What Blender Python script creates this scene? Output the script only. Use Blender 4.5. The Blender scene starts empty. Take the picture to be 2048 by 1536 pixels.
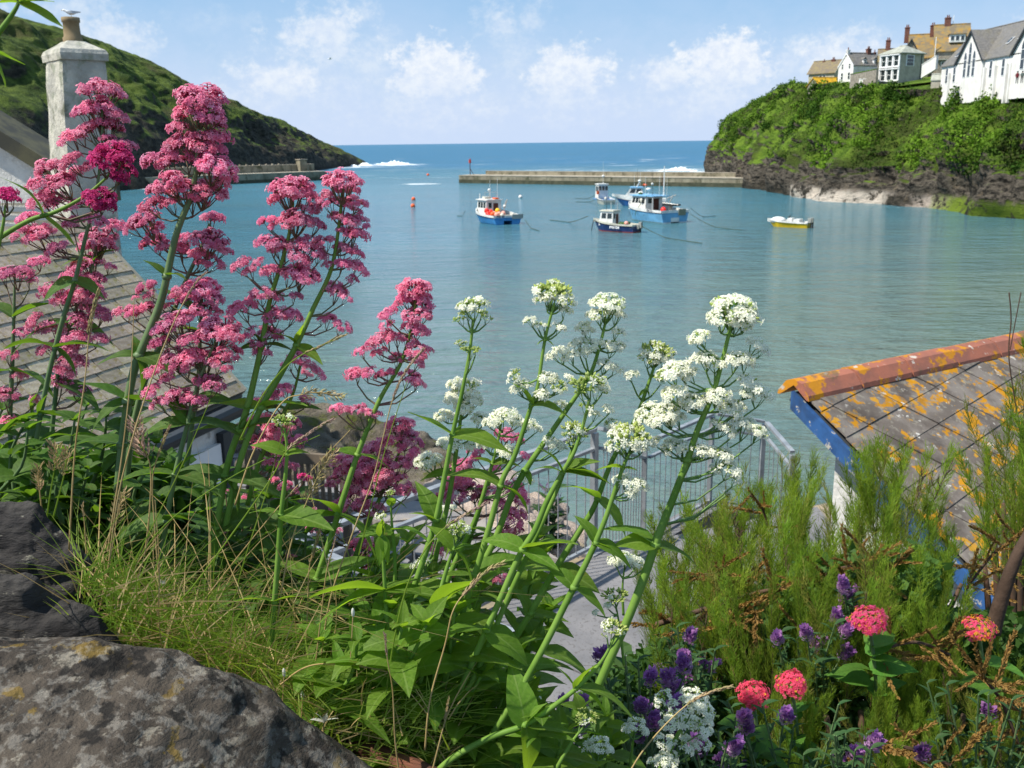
import bpy, math, random
import numpy as np
from mathutils import Vector, Matrix, Quaternion, noise

random.seed(7)
rng = np.random.default_rng(7)
sc = bpy.context.scene
COL = sc.collection
R_ = math.radians

# ------------------------------------------------------------------ camera
H = 11.0
FPX = 1900.0
PITCH = R_(14.24)
ROLL = -0.0125
cam = bpy.data.cameras.new('camera')
cam.sensor_width = 36.0
cam.lens = 36.0 * FPX / 2048.0
cam.clip_start = 0.05
cam.clip_end = 90000
cam.dof.use_dof = True
cam.dof.focus_distance = 1.12
cam.dof.aperture_fstop = 22
camo = bpy.data.objects.new('camera', cam)
COL.objects.link(camo)
camo.matrix_world = Matrix.Translation((0, 0, H)) @ Matrix.Rotation(math.pi/2 - PITCH, 4, 'X') @ Matrix.Rotation(ROLL, 4, 'Z')
sc.camera = camo

def ray(px, py):
    x = (px-1024)/FPX; y = (768-py)/FPX; z = -1.0
    c, s = math.cos(ROLL), math.sin(ROLL)
    x, y = c*x - s*y, s*x + c*y
    a = math.pi/2 - PITCH
    return Vector((x, math.cos(a)*y - math.sin(a)*z, math.sin(a)*y + math.cos(a)*z))
def at(px, py, Y):
    d = ray(px, py); return Vector((0, 0, H)) + d*(Y/d.y)
def atz(px, py, z):
    d = ray(px, py); return Vector((0, 0, H)) + d*((z-H)/d.z)

# ------------------------------------------------------------------ render, sky, sun
sc.view_settings.view_transform = 'Standard'
sc.view_settings.look = 'None'
sc.view_settings.exposure = 0.50
sc.view_settings.gamma = 1.0
sc.view_settings.use_curve_mapping = False

SUN_AZ = R_(-108)      # clockwise from +Y: the sun stands to the left, a little behind the camera
SUN_EL = R_(54)
world = bpy.data.worlds.new('World'); sc.world = world
world.use_nodes = True
wt = world.node_tree; wt.nodes.clear()
def N(t, kind, **kw):
    n = t.nodes.new(kind)
    for k, v in kw.items(): setattr(n, k, v)
    return n
def mth(t, op, a, b=None, c=None, clamp=False):
    n = t.nodes.new('ShaderNodeMath'); n.operation = op; n.use_clamp = clamp
    for i, x in enumerate((a, b, c)):
        if x is None: continue
        if isinstance(x, (int, float)): n.inputs[i].default_value = x
        else: t.links.new(x, n.inputs[i])
    return n.outputs[0]
def sstep(t, x, lo, hi):
    n = t.nodes.new('ShaderNodeMapRange'); n.interpolation_type = 'SMOOTHSTEP'
    n.inputs['From Min'].default_value = lo; n.inputs['From Max'].default_value = hi
    t.links.new(x, n.inputs['Value'])
    return n.outputs[0]
def mixc(t, f, a, b, mode='MIX'):
    n = t.nodes.new('ShaderNodeMix'); n.data_type = 'RGBA'; n.blend_type = mode
    for i, x in ((0, f), (6, a), (7, b)):
        if isinstance(x, (int, float)): n.inputs[i].default_value = x
        elif isinstance(x, tuple): n.inputs[i].default_value = (x[0], x[1], x[2], 1)
        else: t.links.new(x, n.inputs[i])
    return n.outputs[2]
def noisen(t, vec, scale, detail=4, rough=0.55, dist=0.0):
    n = t.nodes.new('ShaderNodeTexNoise')
    n.inputs['Scale'].default_value = scale; n.inputs['Detail'].default_value = detail
    n.inputs['Roughness'].default_value = rough; n.inputs['Distortion'].default_value = dist
    if vec is not None: t.links.new(vec, n.inputs['Vector'])
    return n.outputs['Fac']
def mapv(t, vec, scale=(1, 1, 1), loc=(0, 0, 0), rot=(0, 0, 0)):
    n = t.nodes.new('ShaderNodeMapping')
    n.inputs['Scale'].default_value = scale; n.inputs['Location'].default_value = loc; n.inputs['Rotation'].default_value = rot
    t.links.new(vec, n.inputs['Vector'])
    return n.outputs[0]

sky = N(wt, 'ShaderNodeTexSky', sky_type='NISHITA', sun_disc=False)
sky.sun_elevation = SUN_EL
sky.sun_rotation = SUN_AZ
sky.altitude = 10; sky.air_density = 1.0; sky.dust_density = 0.6; sky.ozone_density = 1.5
tcw = N(wt, 'ShaderNodeTexCoord').outputs['Generated']
sep = N(wt, 'ShaderNodeSeparateXYZ'); wt.links.new(tcw, sep.inputs[0])
az = mth(wt, 'ARCTAN2', sep.outputs[0], sep.outputs[1])
el = mth(wt, 'ARCSINE', sep.outputs[2])
n1 = noisen(wt, mapv(wt, tcw, (1, 1, 1.3)), 34, 8, .6)
n2 = noisen(wt, mapv(wt, tcw, (1, 1, 1.6), (3, 1, 2)), 3.2, 6, .6)
n3 = noisen(wt, mapv(wt, tcw, (1, 1, 1.2), (7, 5, 1)), 95, 6, .65)
wob = mth(wt, 'ADD', mth(wt, 'MULTIPLY', mth(wt, 'SUBTRACT', n1, .5), 2.6), mth(wt, 'MULTIPLY', mth(wt, 'SUBTRACT', n3, .5), 1.5))
def puff(px, py, rx, ry, soft=0.55, wisp=1.0):
    d = ray(px, py).normalized()
    a0 = math.atan2(d.x, d.y); e0 = math.asin(d.z)
    u = mth(wt, 'DIVIDE', mth(wt, 'SUBTRACT', az, a0), rx/FPX)
    v = mth(wt, 'DIVIDE', mth(wt, 'SUBTRACT', el, e0), ry/FPX)
    r = mth(wt, 'SQRT', mth(wt, 'ADD', mth(wt, 'MULTIPLY', u, u), mth(wt, 'MULTIPLY', v, v)))
    r = mth(wt, 'SUBTRACT', r, mth(wt, 'MULTIPLY', wob, wisp*.72))
    m = sstep(wt, mth(wt, 'SUBTRACT', 1.0, r), -0.12, soft)
    # flat-based: fade towards the base
    b = sstep(wt, v, -1.7, 0.35)
    return mth(wt, 'MULTIPLY', m, b)
PUFFS = [(875, 150, 105, 64, .35, 1, .95), (1140, 150, 92, 62, .4, 1, .9), (1455, 130, 100, 64, .35, 1, 1), (1330, 155, 80, 40, .6, 1, .8),
         (1690, 115, 130, 55, .7, 1, .85), (1580, 130, 50, 40, .8, 1, .5), (570, 165, 110, 50, .6, 1, .8), (650, 80, 110, 80, .7, 1.3, .75), (740, 130, 80, 90, .9, 1, .5),
         (1000, 50, 50, 55, .9, 1.5, .6), (1060, 40, 40, 60, .9, 1.6, .45), (735, 20, 35, 50, .9, 1.4, .5), (225, 80, 90, 60, .6, 1.2, .65), (130, 20, 120, 30, .8, 1.2, .5),
         (430, 40, 150, 30, 1.3, 1.6, .25), (1830, 150, 120, 40, .9, 1.2, .5), (880, 215, 190, 75, 1.1, 1.2, .5), (1140, 205, 170, 70, 1.1, 1.2, .5), (1440, 195, 200, 70, 1.1, 1.2, .55), (660, 170, 200, 110, 1.2, 1.3, .5), (480, 215, 170, 60, 1.1, 1.3, .4), (1030, 120, 80, 130, 1.2, 1.4, .4), (1700, 150, 170, 60, 1.1, 1.2, .5), (-250, 60, 260, 90, .6, 1, .8), (2400, 60, 260, 80, .6, 1, .7)]
cm = None
for (px, py, rx, ry, so, wi, st) in PUFFS:
    p = mth(wt, 'MULTIPLY', puff(px, py, rx, ry, so*1.25, wi), st*.92)
    cm = p if cm is None else mth(wt, 'MAXIMUM', cm, p)
# drifting cloud everywhere else in the sky, and the pale bank low over the sea
gen = mth(wt, 'MULTIPLY', mth(wt, 'MULTIPLY', sstep(wt, n2, .47, .68), sstep(wt, el, R_(11), R_(24))), .8)
veil = mth(wt, 'MULTIPLY', sstep(wt, n2, .3, .62), mth(wt, 'MULTIPLY', mth(wt, 'SUBTRACT', 1.0, sstep(wt, el, R_(3), R_(13))), .55))
low = mth(wt, 'SUBTRACT', 1.0, sstep(wt, mth(wt, 'ADD', el, mth(wt, 'MULTIPLY', mth(wt, 'SUBTRACT', n1, .5), .07)), R_(.5), R_(9.6)))
veil = mth(wt, 'MAXIMUM', veil, mth(wt, 'MULTIPLY', low, .92))
skyc = N(wt, 'ShaderNodeHueSaturation'); skyc.inputs['Saturation'].default_value = 1.0; skyc.inputs['Value'].default_value = 1.0
wt.links.new(sky.outputs[0], skyc.inputs['Color'])
c0 = mixc(wt, .55, skyc.outputs[0], (3.5, 6.6, 10.6))     # clear blue of the day
c1 = mixc(wt, veil, c0, (6.2, 7.4, 9.6))
c2 = mixc(wt, mth(wt, 'MAXIMUM', cm, gen), c1, mixc(wt, sstep(wt, n3, .3, .7), (7.4, 8.2, 9.6), (9.4, 9.7, 10.0)))
bg = N(wt, 'ShaderNodeBackground'); bg.inputs['Strength'].default_value = 0.072
wo = N(wt, 'ShaderNodeOutputWorld')
wt.links.new(c2, bg.inputs['Color']); wt.links.new(bg.outputs[0], wo.inputs['Surface'])

sun = bpy.data.lights.new('sun', 'SUN'); sun.energy = 4.9; sun.angle = R_(.8); sun.color = (1.0, .94, .83)
suno = bpy.data.objects.new('sun', sun); COL.objects.link(suno)
sd = Vector((math.sin(SUN_AZ)*math.cos(SUN_EL), math.cos(SUN_AZ)*math.cos(SUN_EL), math.sin(SUN_EL)))
suno.rotation_euler = sd.to_track_quat('Z', 'Y').to_euler(); suno.location = (-20, -10, 60)

# ------------------------------------------------------------------ helpers
ROOT = {}
def tag(o, label=None, cat=None, group=None, kind=None):
    if label: o['label'] = label
    if cat: o['category'] = cat
    if group: o['group'] = group
    if kind: o['kind'] = kind
    return o
def thing(name, label, cat, loc=(0, 0, 0), group=None, rz=0.0):
    o = bpy.data.objects.new(name, None); COL.objects.link(o)
    o.empty_display_size = .1
    o.location = loc; o.rotation_euler = (0, 0, rz)
    tag(o, label, cat, group)
    ROOT[o.name] = (Vector(loc), rz)
    return o
def copy_tree(o, parent=None):
    c = o.copy(); COL.objects.link(c); c.parent = parent
    for ch in list(o.children): copy_tree(ch, c)
    return c
def put(name, mesh, parent=None, loc=(0, 0, 0), rot=None, scale=None):
    o = bpy.data.objects.new(name, mesh); COL.objects.link(o)
    o.location = loc
    if rot is not None:
        o.rotation_mode = 'QUATERNION'; o.rotation_quaternion = rot
    if scale is not None: o.scale = (scale, scale, scale) if isinstance(scale, (int, float)) else scale
    if parent: o.parent = parent
    return o
class MB:
    def __init__(s): s.v = []; s.f = []; s.m = []
    def add(s, vs, fs, m=0):
        n = len(s.v); s.v.extend([tuple(v) for v in vs]); s.f.extend([tuple(i+n for i in f) for f in fs]); s.m.extend([m]*len(fs)); return n
    def box(s, c, d, rz=0.0, m=0, ux=None, uy=None, uz=None):
        c = Vector(c)
        if ux is None:
            ux = Vector((math.cos(rz), math.sin(rz), 0)); uy = Vector((-math.sin(rz), math.cos(rz), 0)); uz = Vector((0, 0, 1))
        vs = [c+ux*(d[0]*.5*a)+uy*(d[1]*.5*b)+uz*(d[2]*.5*e) for e in (-1, 1) for (a, b) in ((-1, -1), (1, -1), (1, 1), (-1, 1))]
        s.add(vs, [(3, 2, 1, 0), (4, 5, 6, 7), (0, 1, 5, 4), (1, 2, 6, 5), (2, 3, 7, 6), (3, 0, 4, 7)], m)
    def quad(s, a, b, c, d, m=0): s.add([a, b, c, d], [(0, 1, 2, 3)], m)
    def prism(s, poly, off, m=0):
        n = len(poly); off = Vector(off)
        vs = [Vector(p) for p in poly]+[Vector(p)+off for p in poly]
        s.add(vs, [tuple(range(n))[::-1], tuple(range(n, 2*n))]+[(i, (i+1) % n, n+(i+1) % n, n+i) for i in range(n)], m)
    def tube(s, pts, rad, n=6, m=0, cap=True):
        pts = [Vector(p) for p in pts]; k = len(pts)
        if isinstance(rad, (int, float)): rad = [rad]*k
        vs = []; prev = None
        for i, p in enumerate(pts):
            t = (pts[min(i+1, k-1)]-pts[max(i-1, 0)])
            if t.length < 1e-9: t = Vector((0, 0, 1))
            t.normalize()
            if prev is None:
                a = t.orthogonal().normalized()
            else:
                a = prev - t*prev.dot(t)
                if a.length < 1e-6: a = t.orthogonal()
                a.normalize()
            prev = a; b = t.cross(a)
            for j in range(n):
                w = 2*math.pi*j/n; vs.append(p+(a*math.cos(w)+b*math.sin(w))*rad[i])
        fs = [(i*n+j, i*n+(j+1) % n, (i+1)*n+(j+1) % n, (i+1)*n+j) for i in range(k-1) for j in range(n)]
        if cap: fs += [tuple(range(n))[::-1], tuple(range((k-1)*n, k*n))]
        s.add(vs, fs, m)
    def loft(s, rings, m=0, closed=True, cap=True):
        n = len(rings[0]); vs = [p for r in rings for p in r]
        e = n if closed else n-1
        fs = [(i*n+j, i*n+(j+1) % n, (i+1)*n+(j+1) % n, (i+1)*n+j) for i in range(len(rings)-1) for j in range(e)]
        if cap and closed: fs += [tuple(range(n))[::-1], tuple(range((len(rings)-1)*n, len(rings)*n))]
        s.add(vs, fs, m)
    def sphere(s, c, r, seg=10, ring=6, m=0, sc=(1, 1, 1)):
        c = Vector(c); rings = []
        for i in range(ring+1):
            ph = math.pi*i/ring; ph = min(max(ph, .02), math.pi-.02)
            rings.append([c+Vector((r*sc[0]*math.sin(ph)*math.cos(2*math.pi*j/seg), r*sc[1]*math.sin(ph)*math.sin(2*math.pi*j/seg), -r*sc[2]*math.cos(ph))) for j in range(seg)])
        s.loft(rings, m)
    def mesh(s, name, mats, smooth=False, off=None):
        me = bpy.data.meshes.new(name)
        vs = s.v
        if off is not None: vs = [(v[0]-off[0], v[1]-off[1], v[2]-off[2]) for v in s.v]
        me.from_pydata(vs, [], s.f)
        if not isinstance(mats, (list, tuple)): mats = [mats]
        for m in mats: me.materials.append(m)
        if len(mats) > 1: me.polygons.foreach_set('material_index', s.m)
        if smooth: me.polygons.foreach_set('use_smooth', [True]*len(me.polygons))
        me.update()
        return me
    def build(s, name, mats, parent=None, smooth=False, local=False):
        """world-space vertices unless local; a top-level parent Empty has no rotation in that case"""
        off = None
        if parent is not None and not local:
            p = parent
            while p.parent: p = p.parent
            off = ROOT[p.name][0] if p.name in ROOT else None
        o = bpy.data.objects.new(name, s.mesh(name, mats, smooth, off)); COL.objects.link(o)
        if parent is not None: o.parent = parent
        return o

# ------------------------------------------------------------------ materials
def mat(name, c1, c2=None, scale=4.0, rough=.7, bump=0.0, bscale=None, trans=0.0, tcol=None, rnd=0.0, spec=.3, c3=None, s3=20.0,
        lo=.38, hi=.62, lo3=.6, hi3=.68, metal=0.0, stretch=(1, 1, 1), detail=5, streak=None, hue=0.0):
    m = bpy.data.materials.new(name); m.use_nodes = True
    t = m.node_tree; t.nodes.clear()
    out = N(t, 'ShaderNodeOutputMaterial'); b = N(t, 'ShaderNodeBsdfPrincipled')
    tc = N(t, 'ShaderNodeTexCoord').outputs['Object']
    vec = mapv(t, tc, stretch)
    col = c1
    if c2 is not None:
        col = mixc(t, sstep(t, noisen(t, vec, scale, detail, .6), lo, hi), c1, c2)
    if c3 is not None:
        col = mixc(t, sstep(t, noisen(t, mapv(t, tc, stretch, (5.3, 2.1, 8.8)), s3, 5, .65), lo3, hi3), col, c3)
    if streak is not None:      # (colour, scale) dirt running down
        col = mixc(t, mth(t, 'MULTIPLY', sstep(t, noisen(t, mapv(t, tc, (1, 1, .12)), streak[1], 5, .6), .45, .75), streak[2]), col, streak[0])
    if rnd or hue:
        oi = N(t, 'ShaderNodeObjectInfo')
        hs = N(t, 'ShaderNodeHueSaturation')
        if isinstance(col, tuple): hs.inputs['Color'].default_value = (*col, 1)
        else: t.links.new(col, hs.inputs['Color'])
        t.links.new(mth(t, 'ADD', mth(t, 'MULTIPLY', oi.outputs['Random'], 2*rnd), 1.0-rnd), hs.inputs['Value'])
        if hue: t.links.new(mth(t, 'ADD', mth(t, 'MULTIPLY', mth(t, 'FRACT', mth(t, 'MULTIPLY', oi.outputs['Random'], 7.3)), 2*hue), .5-hue), hs.inputs['Hue'])
        col = hs.outputs[0]
    if isinstance(col, tuple): b.inputs['Base Color'].default_value = (*col, 1)
    else: t.links.new(col, b.inputs['Base Color'])
    b.inputs['Roughness'].default_value = rough
    b.inputs['Specular IOR Level'].default_value = spec
    b.inputs['Metallic'].default_value = metal
    if bump:
        bn = N(t, 'ShaderNodeBump'); bn.inputs['Strength'].default_value = 1.0; bn.inputs['Distance'].default_value = bump
        t.links.new(noisen(t, vec, bscale or scale*3, 7, .65), bn.inputs['Height'])
        t.links.new(bn.outputs[0], b.inputs['Normal'])
    if trans:
        tr = N(t, 'ShaderNodeBsdfTranslucent'); ms = N(t, 'ShaderNodeMixShader'); ms.inputs[0].default_value = trans
        if tcol is not None: 
            tc2 = tcol
            if rnd or hue:
                hs2 = N(t, 'ShaderNodeHueSaturation'); hs2.inputs['Color'].default_value = (*tcol, 1)
                t.links.new(mth(t, 'ADD', mth(t, 'MULTIPLY', oi.outputs['Random'], 2*rnd), 1.0-rnd), hs2.inputs['Value'])
                t.links.new(hs2.outputs[0], tr.inputs['Color'])
            else: tr.inputs['Color'].default_value = (*tcol, 1)
        elif isinstance(col, tuple): tr.inputs['Color'].default_value = (*col, 1)
        else: t.links.new(col, tr.inputs['Color'])
        t.links.new(b.outputs[0], ms.inputs[1]); t.links.new(tr.outputs[0], ms.inputs[2])
        t.links.new(ms.outputs[0], out.inputs['Surface'])
    else:
        t.links.new(b.outputs[0], out.inputs['Surface'])
    return m
# ================================================================== SEA
def sea_material():
    m = bpy.data.materials.new('sea_water'); m.use_nodes = True; t = m.node_tree; t.nodes.clear()
    out = N(t, 'ShaderNodeOutputMaterial'); b = N(t, 'ShaderNodeBsdfPrincipled')
    geo = N(t, 'ShaderNodeNewGeometry').outputs['Position']
    sp = N(t, 'ShaderNodeSeparateXYZ'); t.links.new(geo, sp.inputs[0])
    X, Y = sp.outputs[0], sp.outputs[1]
    big = noisen(t, mapv(t, geo, (.02, .03, 1)), 1.0, 4, .6)
    # depth of water: shallow green over sand close in and under the right-hand cliff, deep blue outside
    yy = mth(t, 'ADD', Y, mth(t, 'MULTIPLY', mth(t, 'SUBTRACT', big, .5), 50.0))
    deep = sstep(t, mth(t, 'SUBTRACT', yy, mth(t, 'MULTIPLY', X, .55)), 18, 150)
    sand = mth(t, 'SUBTRACT', 1.0, sstep(t, mth(t, 'SUBTRACT', yy, mth(t, 'MULTIPLY', X, 1.2)), -25, 45))
    col = mixc(t, deep, (.120, .175, .145), (.045, .160, .215))
    col = mixc(t, mth(t, 'MULTIPLY', sand, .6), col, (.23, .23, .16))
    col = mixc(t, sstep(t, Y, 330, 520), col, (.028, .14, .26))
    col = mixc(t, mth(t, 'MULTIPLY', sstep(t, noisen(t, mapv(t, geo, (.012, .05, 1)), 1.0, 5, .65), .42, .7), .35), col, (.075, .15, .15))
    wind = noisen(t, mapv(t, geo, (.016, .05, 1), (2, 7, 0), (0, 0, .15)), 1.0, 6, .7)
    col = mixc(t, mth(t, 'MULTIPLY', sstep(t, wind, .40, .62), .32), col, (.03, .10, .14))
    rip = noisen(t, mapv(t, geo, (.35, 1.3, 1), (5, 5, 0), (0, 0, .08)), 1.0, 5, .7)
    col = mixc(t, mth(t, 'MULTIPLY', sstep(t, rip, .5, .72), .22), col, (.02, .06, .075))  # ripple shading painted into the water colour as dark streaks, besides the bump
    # foam
    f1 = noisen(t, mapv(t, geo, (.035, .05, 1)), 1.0, 9, .72, .6)
    f2 = noisen(t, mapv(t, geo, (.22, .5, 1), (3, 4, 0)), 1.0, 6, .75)
    foam = None
    def blob(x, y, rx, ry, lo, hi, amp=1.0):
        nonlocal foam
        u = mth(t, 'DIVIDE', mth(t, 'SUBTRACT', X, x), rx); v = mth(t, 'DIVIDE', mth(t, 'SUBTRACT', Y, y), ry)
        r = mth(t, 'SQRT', mth(t, 'ADD', mth(t, 'MULTIPLY', u, u), mth(t, 'MULTIPLY', v, v)))
        w = mth(t, 'SUBTRACT', 1.0, sstep(t, r, .35, 1.0))
        q = mth(t, 'ADD', mth(t, 'MULTIPLY', f1, .6), mth(t, 'MULTIPLY', f2, .42))
        e = mth(t, 'MULTIPLY', sstep(t, mth(t, 'ADD', q, mth(t, 'MULTIPLY', w, .1)), lo, hi), mth(t, 'MULTIPLY', w, amp))
        foam = e if foam is None else mth(t, 'MAXIMUM', foam, e)
    blob(-72, 545, 40, 45, .55, .67, 1.3)
    blob(-95, 500, 40, 60, .58, .68, 1.2)
    blob(68, 370, 34, 45, .585, .68, 1.3)
    blob(30, 390, 60, 60, .60, .72, .7)
    blob(60, 250, 20, 20, .6, .7, 1)
    blob(-25, 276, 9, 7, .55, .66, 1)
    blob(-102, 268, 26, 8, .58, .68, .9)
    blob(66, 150, 10, 30, .66, .74, .5)
    # streaks of foam drifting outside the breakwaters
    f3 = noisen(t, mapv(t, geo, (.025, .06, 1), (9, 2, 0)), 1.0, 8, .7, 1.0)
    dr = mth(t, 'MULTIPLY', mth(t, 'MULTIPLY', sstep(t, Y, 300, 360), mth(t, 'SUBTRACT', 1.0, sstep(t, Y, 620, 900))), sstep(t, f3, .585, .68))
    foam = mth(t, 'MAXIMUM', foam, mth(t, 'MULTIPLY', dr, .75))
    foam = mth(t, 'MINIMUM', foam, 1.0)
    col = mixc(t, foam, col, (.72, .76, .78))
    t.links.new(col, b.inputs['Base Color'])
    b.inputs['IOR'].default_value = 1.33
    t.links.new(mth(t, 'ADD', mth(t, 'ADD', .10, mth(t, 'MULTIPLY', sstep(t, Y, 60, 600), .32)), mth(t, 'MULTIPLY', foam, .5)), b.inputs['Roughness'])
    # ripples: three sizes, the small ones dying out with distance
    w1 = noisen(t, mapv(t, geo, (.9, 2.0, 1), rot=(0, 0, .12)), 1.0, 4, .6, .3)
    w2 = noisen(t, mapv(t, geo, (.22, .55, 1), rot=(0, 0, -.1)), 1.0, 4, .6, .2)
    w3 = noisen(t, mapv(t, geo, (.045, .12, 1), rot=(0, 0, .05)), 1.0, 5, .6, .2)
    h = mth(t, 'ADD', mth(t, 'ADD', mth(t, 'MULTIPLY', w1, .26), mth(t, 'MULTIPLY', w2, .95)), mth(t, 'MULTIPLY', w3, mth(t, 'ADD', .5, mth(t, 'MULTIPLY', sstep(t, Y, 250, 450), 2.5))))
    bn = N(t, 'ShaderNodeBump'); bn.inputs['Strength'].default_value = 1.0; bn.inputs['Distance'].default_value = 1.0
    t.links.new(h, bn.inputs['Height']); t.links.new(bn.outputs[0], b.inputs['Normal'])
    t.links.new(b.outputs[0], out.inputs['Surface'])
    return m
mb = MB(); mb.quad((-60000, -200, 0), (60000, -200, 0), (60000, 80000, 0), (-60000, 80000, 0))
tag(mb.build('sea', sea_material()), 'blue-green harbour water running out to the open sea', 'water', kind='structure')

# ================================================================== terrain helpers
def fbm(p, oct=5, h=.9, lac=2.1):
    return noise.fractal(p, h, lac, oct)
def resample(poly, n):
    P = [np.array(p, float) for p in poly]
    d = [0]
    for a, b in zip(P, P[1:]): d.append(d[-1]+np.linalg.norm((b-a)[:2]))
    tt = np.linspace(0, d[-1], n); out = []
    A = np.array(P)
    return np.stack([np.interp(tt, d, A[:, k]) for k in range(A.shape[1])], 1)
def grid_mesh(name, G, mats, smooth=True, kind='structure', label=None, cat=None):
    nu, nv = G.shape[:2]
    idx = np.arange(nu*nv).reshape(nu, nv)
    F = np.stack([idx[:-1, :-1], idx[1:, :-1], idx[1:, 1:], idx[:-1, 1:]], -1).reshape(-1, 4)
    me = bpy.data.meshes.new(name); me.from_pydata(G.reshape(-1, 3).tolist(), [], F.tolist())
    for m in (mats if isinstance(mats, list) else [mats]): me.materials.append(m)
    if smooth: me.polygons.foreach_set('use_smooth', [True]*len(me.polygons))
    me.update()
    o = bpy.data.objects.new(name, me); COL.objects.link(o); tag(o, label, cat, kind=kind)
    return o

def cliff_material(name, rock1, rock2, green1, green2, brown, zlo, zhi, sc_, whites=False, slope0=.35):
    """rock low down and where it is steep, plants on the easier slopes"""
    m = bpy.data.materials.new(name); m.use_nodes = True; t = m.node_tree; t.nodes.clear()
    out = N(t, 'ShaderNodeOutputMaterial'); b = N(t, 'ShaderNodeBsdfPrincipled')
    geo = N(t, 'ShaderNodeNewGeometry')
    pos = geo.outputs['Position']
    sp = N(t, 'ShaderNodeSeparateXYZ'); t.links.new(pos, sp.inputs[0])
    sn = N(t, 'ShaderNodeSeparateXYZ'); t.links.new(geo.outputs['Normal'], sn.inputs[0])
    a = noisen(t, mapv(t, pos, (1, 1, 1)), .09*sc_, 6, .62)
    bb = noisen(t, mapv(t, pos, (1, 1, 1), (40, 3, 9)), .35*sc_, 7, .7)
    c = noisen(t, mapv(t, pos, (1, 1, 2.2), (4, 30, 9), (.4, .3, 0)), .8*sc_, 7, .72)
    rock = mixc(t, sstep(t, c, .38, .62), rock1, rock2)
    rock = mixc(t, mth(t, 'MULTIPLY', sstep(t, bb, .56, .68), .5), rock, (rock2[0]*1.5, rock2[1]*1.35, rock2[2]*1.1))
    grn = mixc(t, sstep(t, bb, .36, .64), green1, green2)
    grn = mixc(t, mth(t, 'MULTIPLY', sstep(t, a, .5, .62), .75), grn, brown)
    k = mth(t, 'ADD', mth(t, 'ADD', sstep(t, sp.outputs[2], zlo, zhi), mth(t, 'MULTIPLY', sn.outputs[2], 1.0)), mth(t, 'MULTIPLY', mth(t, 'SUBTRACT', mth(t, 'ADD', mth(t, 'MULTIPLY', a, .6), mth(t, 'MULTIPLY', bb, .4)), .5), 3.2))
    veg = sstep(t, k, slope0+.55, slope0+.95)
    col = mixc(t, veg, rock, grn)
    # dark tidal band
    wet = mth(t, 'SUBTRACT', 1.0, sstep(t, mth(t, 'ADD', sp.outputs[2], mth(t, 'MULTIPLY', mth(t, 'SUBTRACT', bb, .5), 3)), .6, 2.2))
    col = mixc(t, mth(t, 'MULTIPLY', wet, .7), col, (.02, .02, .015))
    if whites:   # quartz-white scoured rock and bright weed along the inner cliff foot
        yn = mth(t, 'ADD', sp.outputs[1], mth(t, 'MULTIPLY', mth(t, 'SUBTRACT', bb, .5), 10))
        zn = mth(t, 'ADD', sp.outputs[2], mth(t, 'MULTIPLY', mth(t, 'SUBTRACT', c, .5), 2.2))
        def band(lo, hi, z0, z1, colr, col, amt=1.0):
            w = mth(t, 'MULTIPLY', mth(t, 'MULTIPLY', sstep(t, yn, lo, lo+4), mth(t, 'SUBTRACT', 1.0, sstep(t, yn, hi-4, hi))), mth(t, 'SUBTRACT', 1.0, sstep(t, zn, z0, z1)))
            return mixc(t, mth(t, 'MULTIPLY', mth(t, 'MULTIPLY', w, sstep(t, bb, .40, .50)), amt), col, colr)
        col = band(163, 197, 1.4, 2.6, (.60, .53, .45), col, .95)
        col = band(149, 161, 1.4, 2.4, (.5, .42, .36), col, .9)
        col = band(104, 157, 1.4, 2.6, (.16, .24, .02), col, .85)
    t.links.new(col, b.inputs['Base Color'])
    b.inputs['Roughness'].default_value = .85; b.inputs['Specular IOR Level'].default_value = .15
    bn = N(t, 'ShaderNodeBump'); bn.inputs['Distance'].default_value = .9/sc_; bn.inputs['Strength'].default_value = 1.0
    t.links.new(mth(t, 'ADD', c, mth(t, 'MULTIPLY', noisen(t, pos, 2.2*sc_, 5, .7), .5)), bn.inputs['Height'])
    t.links.new(bn.outputs[0], b.inputs['Normal'])
    t.links.new(b.outputs[0], out.inputs['Surface'])
    return m

# ------------------------------------------------------------------ left headland
# stations along the shore: far tip first; x of the skyline in the photograph, its height, shore distance, inset of the ridge
sky_px = [(742, 331, 545, 0.5), (728, 322, 542, 3), (700, 308, 530, 9), (650, 285, 500, 18), (600, 258, 465, 27), (560, 239, 440, 34), (520, 229, 420, 40), (470, 208, 398, 46),
          (400, 178, 370, 54), (330, 140, 345, 62), (270, 112, 325, 70), (215, 88, 310, 76), (150, 70, 292, 84), (60, 45, 275, 92), (0, 22, 262, 98),
          (-150, -30, 235, 110), (-350, -70, 200, 120), (-700, -100, 160, 125), (-1200, -120, 120, 125)]
st = []
for (px, py, yb, ins) in sky_px:
    d = ray(px, py)
    rid = at(px, py, yb+ins*.75)
    base = Vector((rid.x+ins*.62, yb-ins*.35, -1.0))
    st.append((base.x, base.y, rid.x, rid.y, rid.z))
S = resample([(a[0], a[1], a[2], a[3], a[4]) for a in st], 420)
prof = [(0, 0), (.06, .13), (.13, .30), (.22, .42), (.36, .56), (.52, .70), (.70, .84), (.86, .95), (1, 1)]
vs_ = np.concatenate([np.linspace(0, 1, 120), [1.06, 1.15, 1.35, 1.7, 2.4]])
G = np.zeros((len(S), len(vs_), 3))
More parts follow.
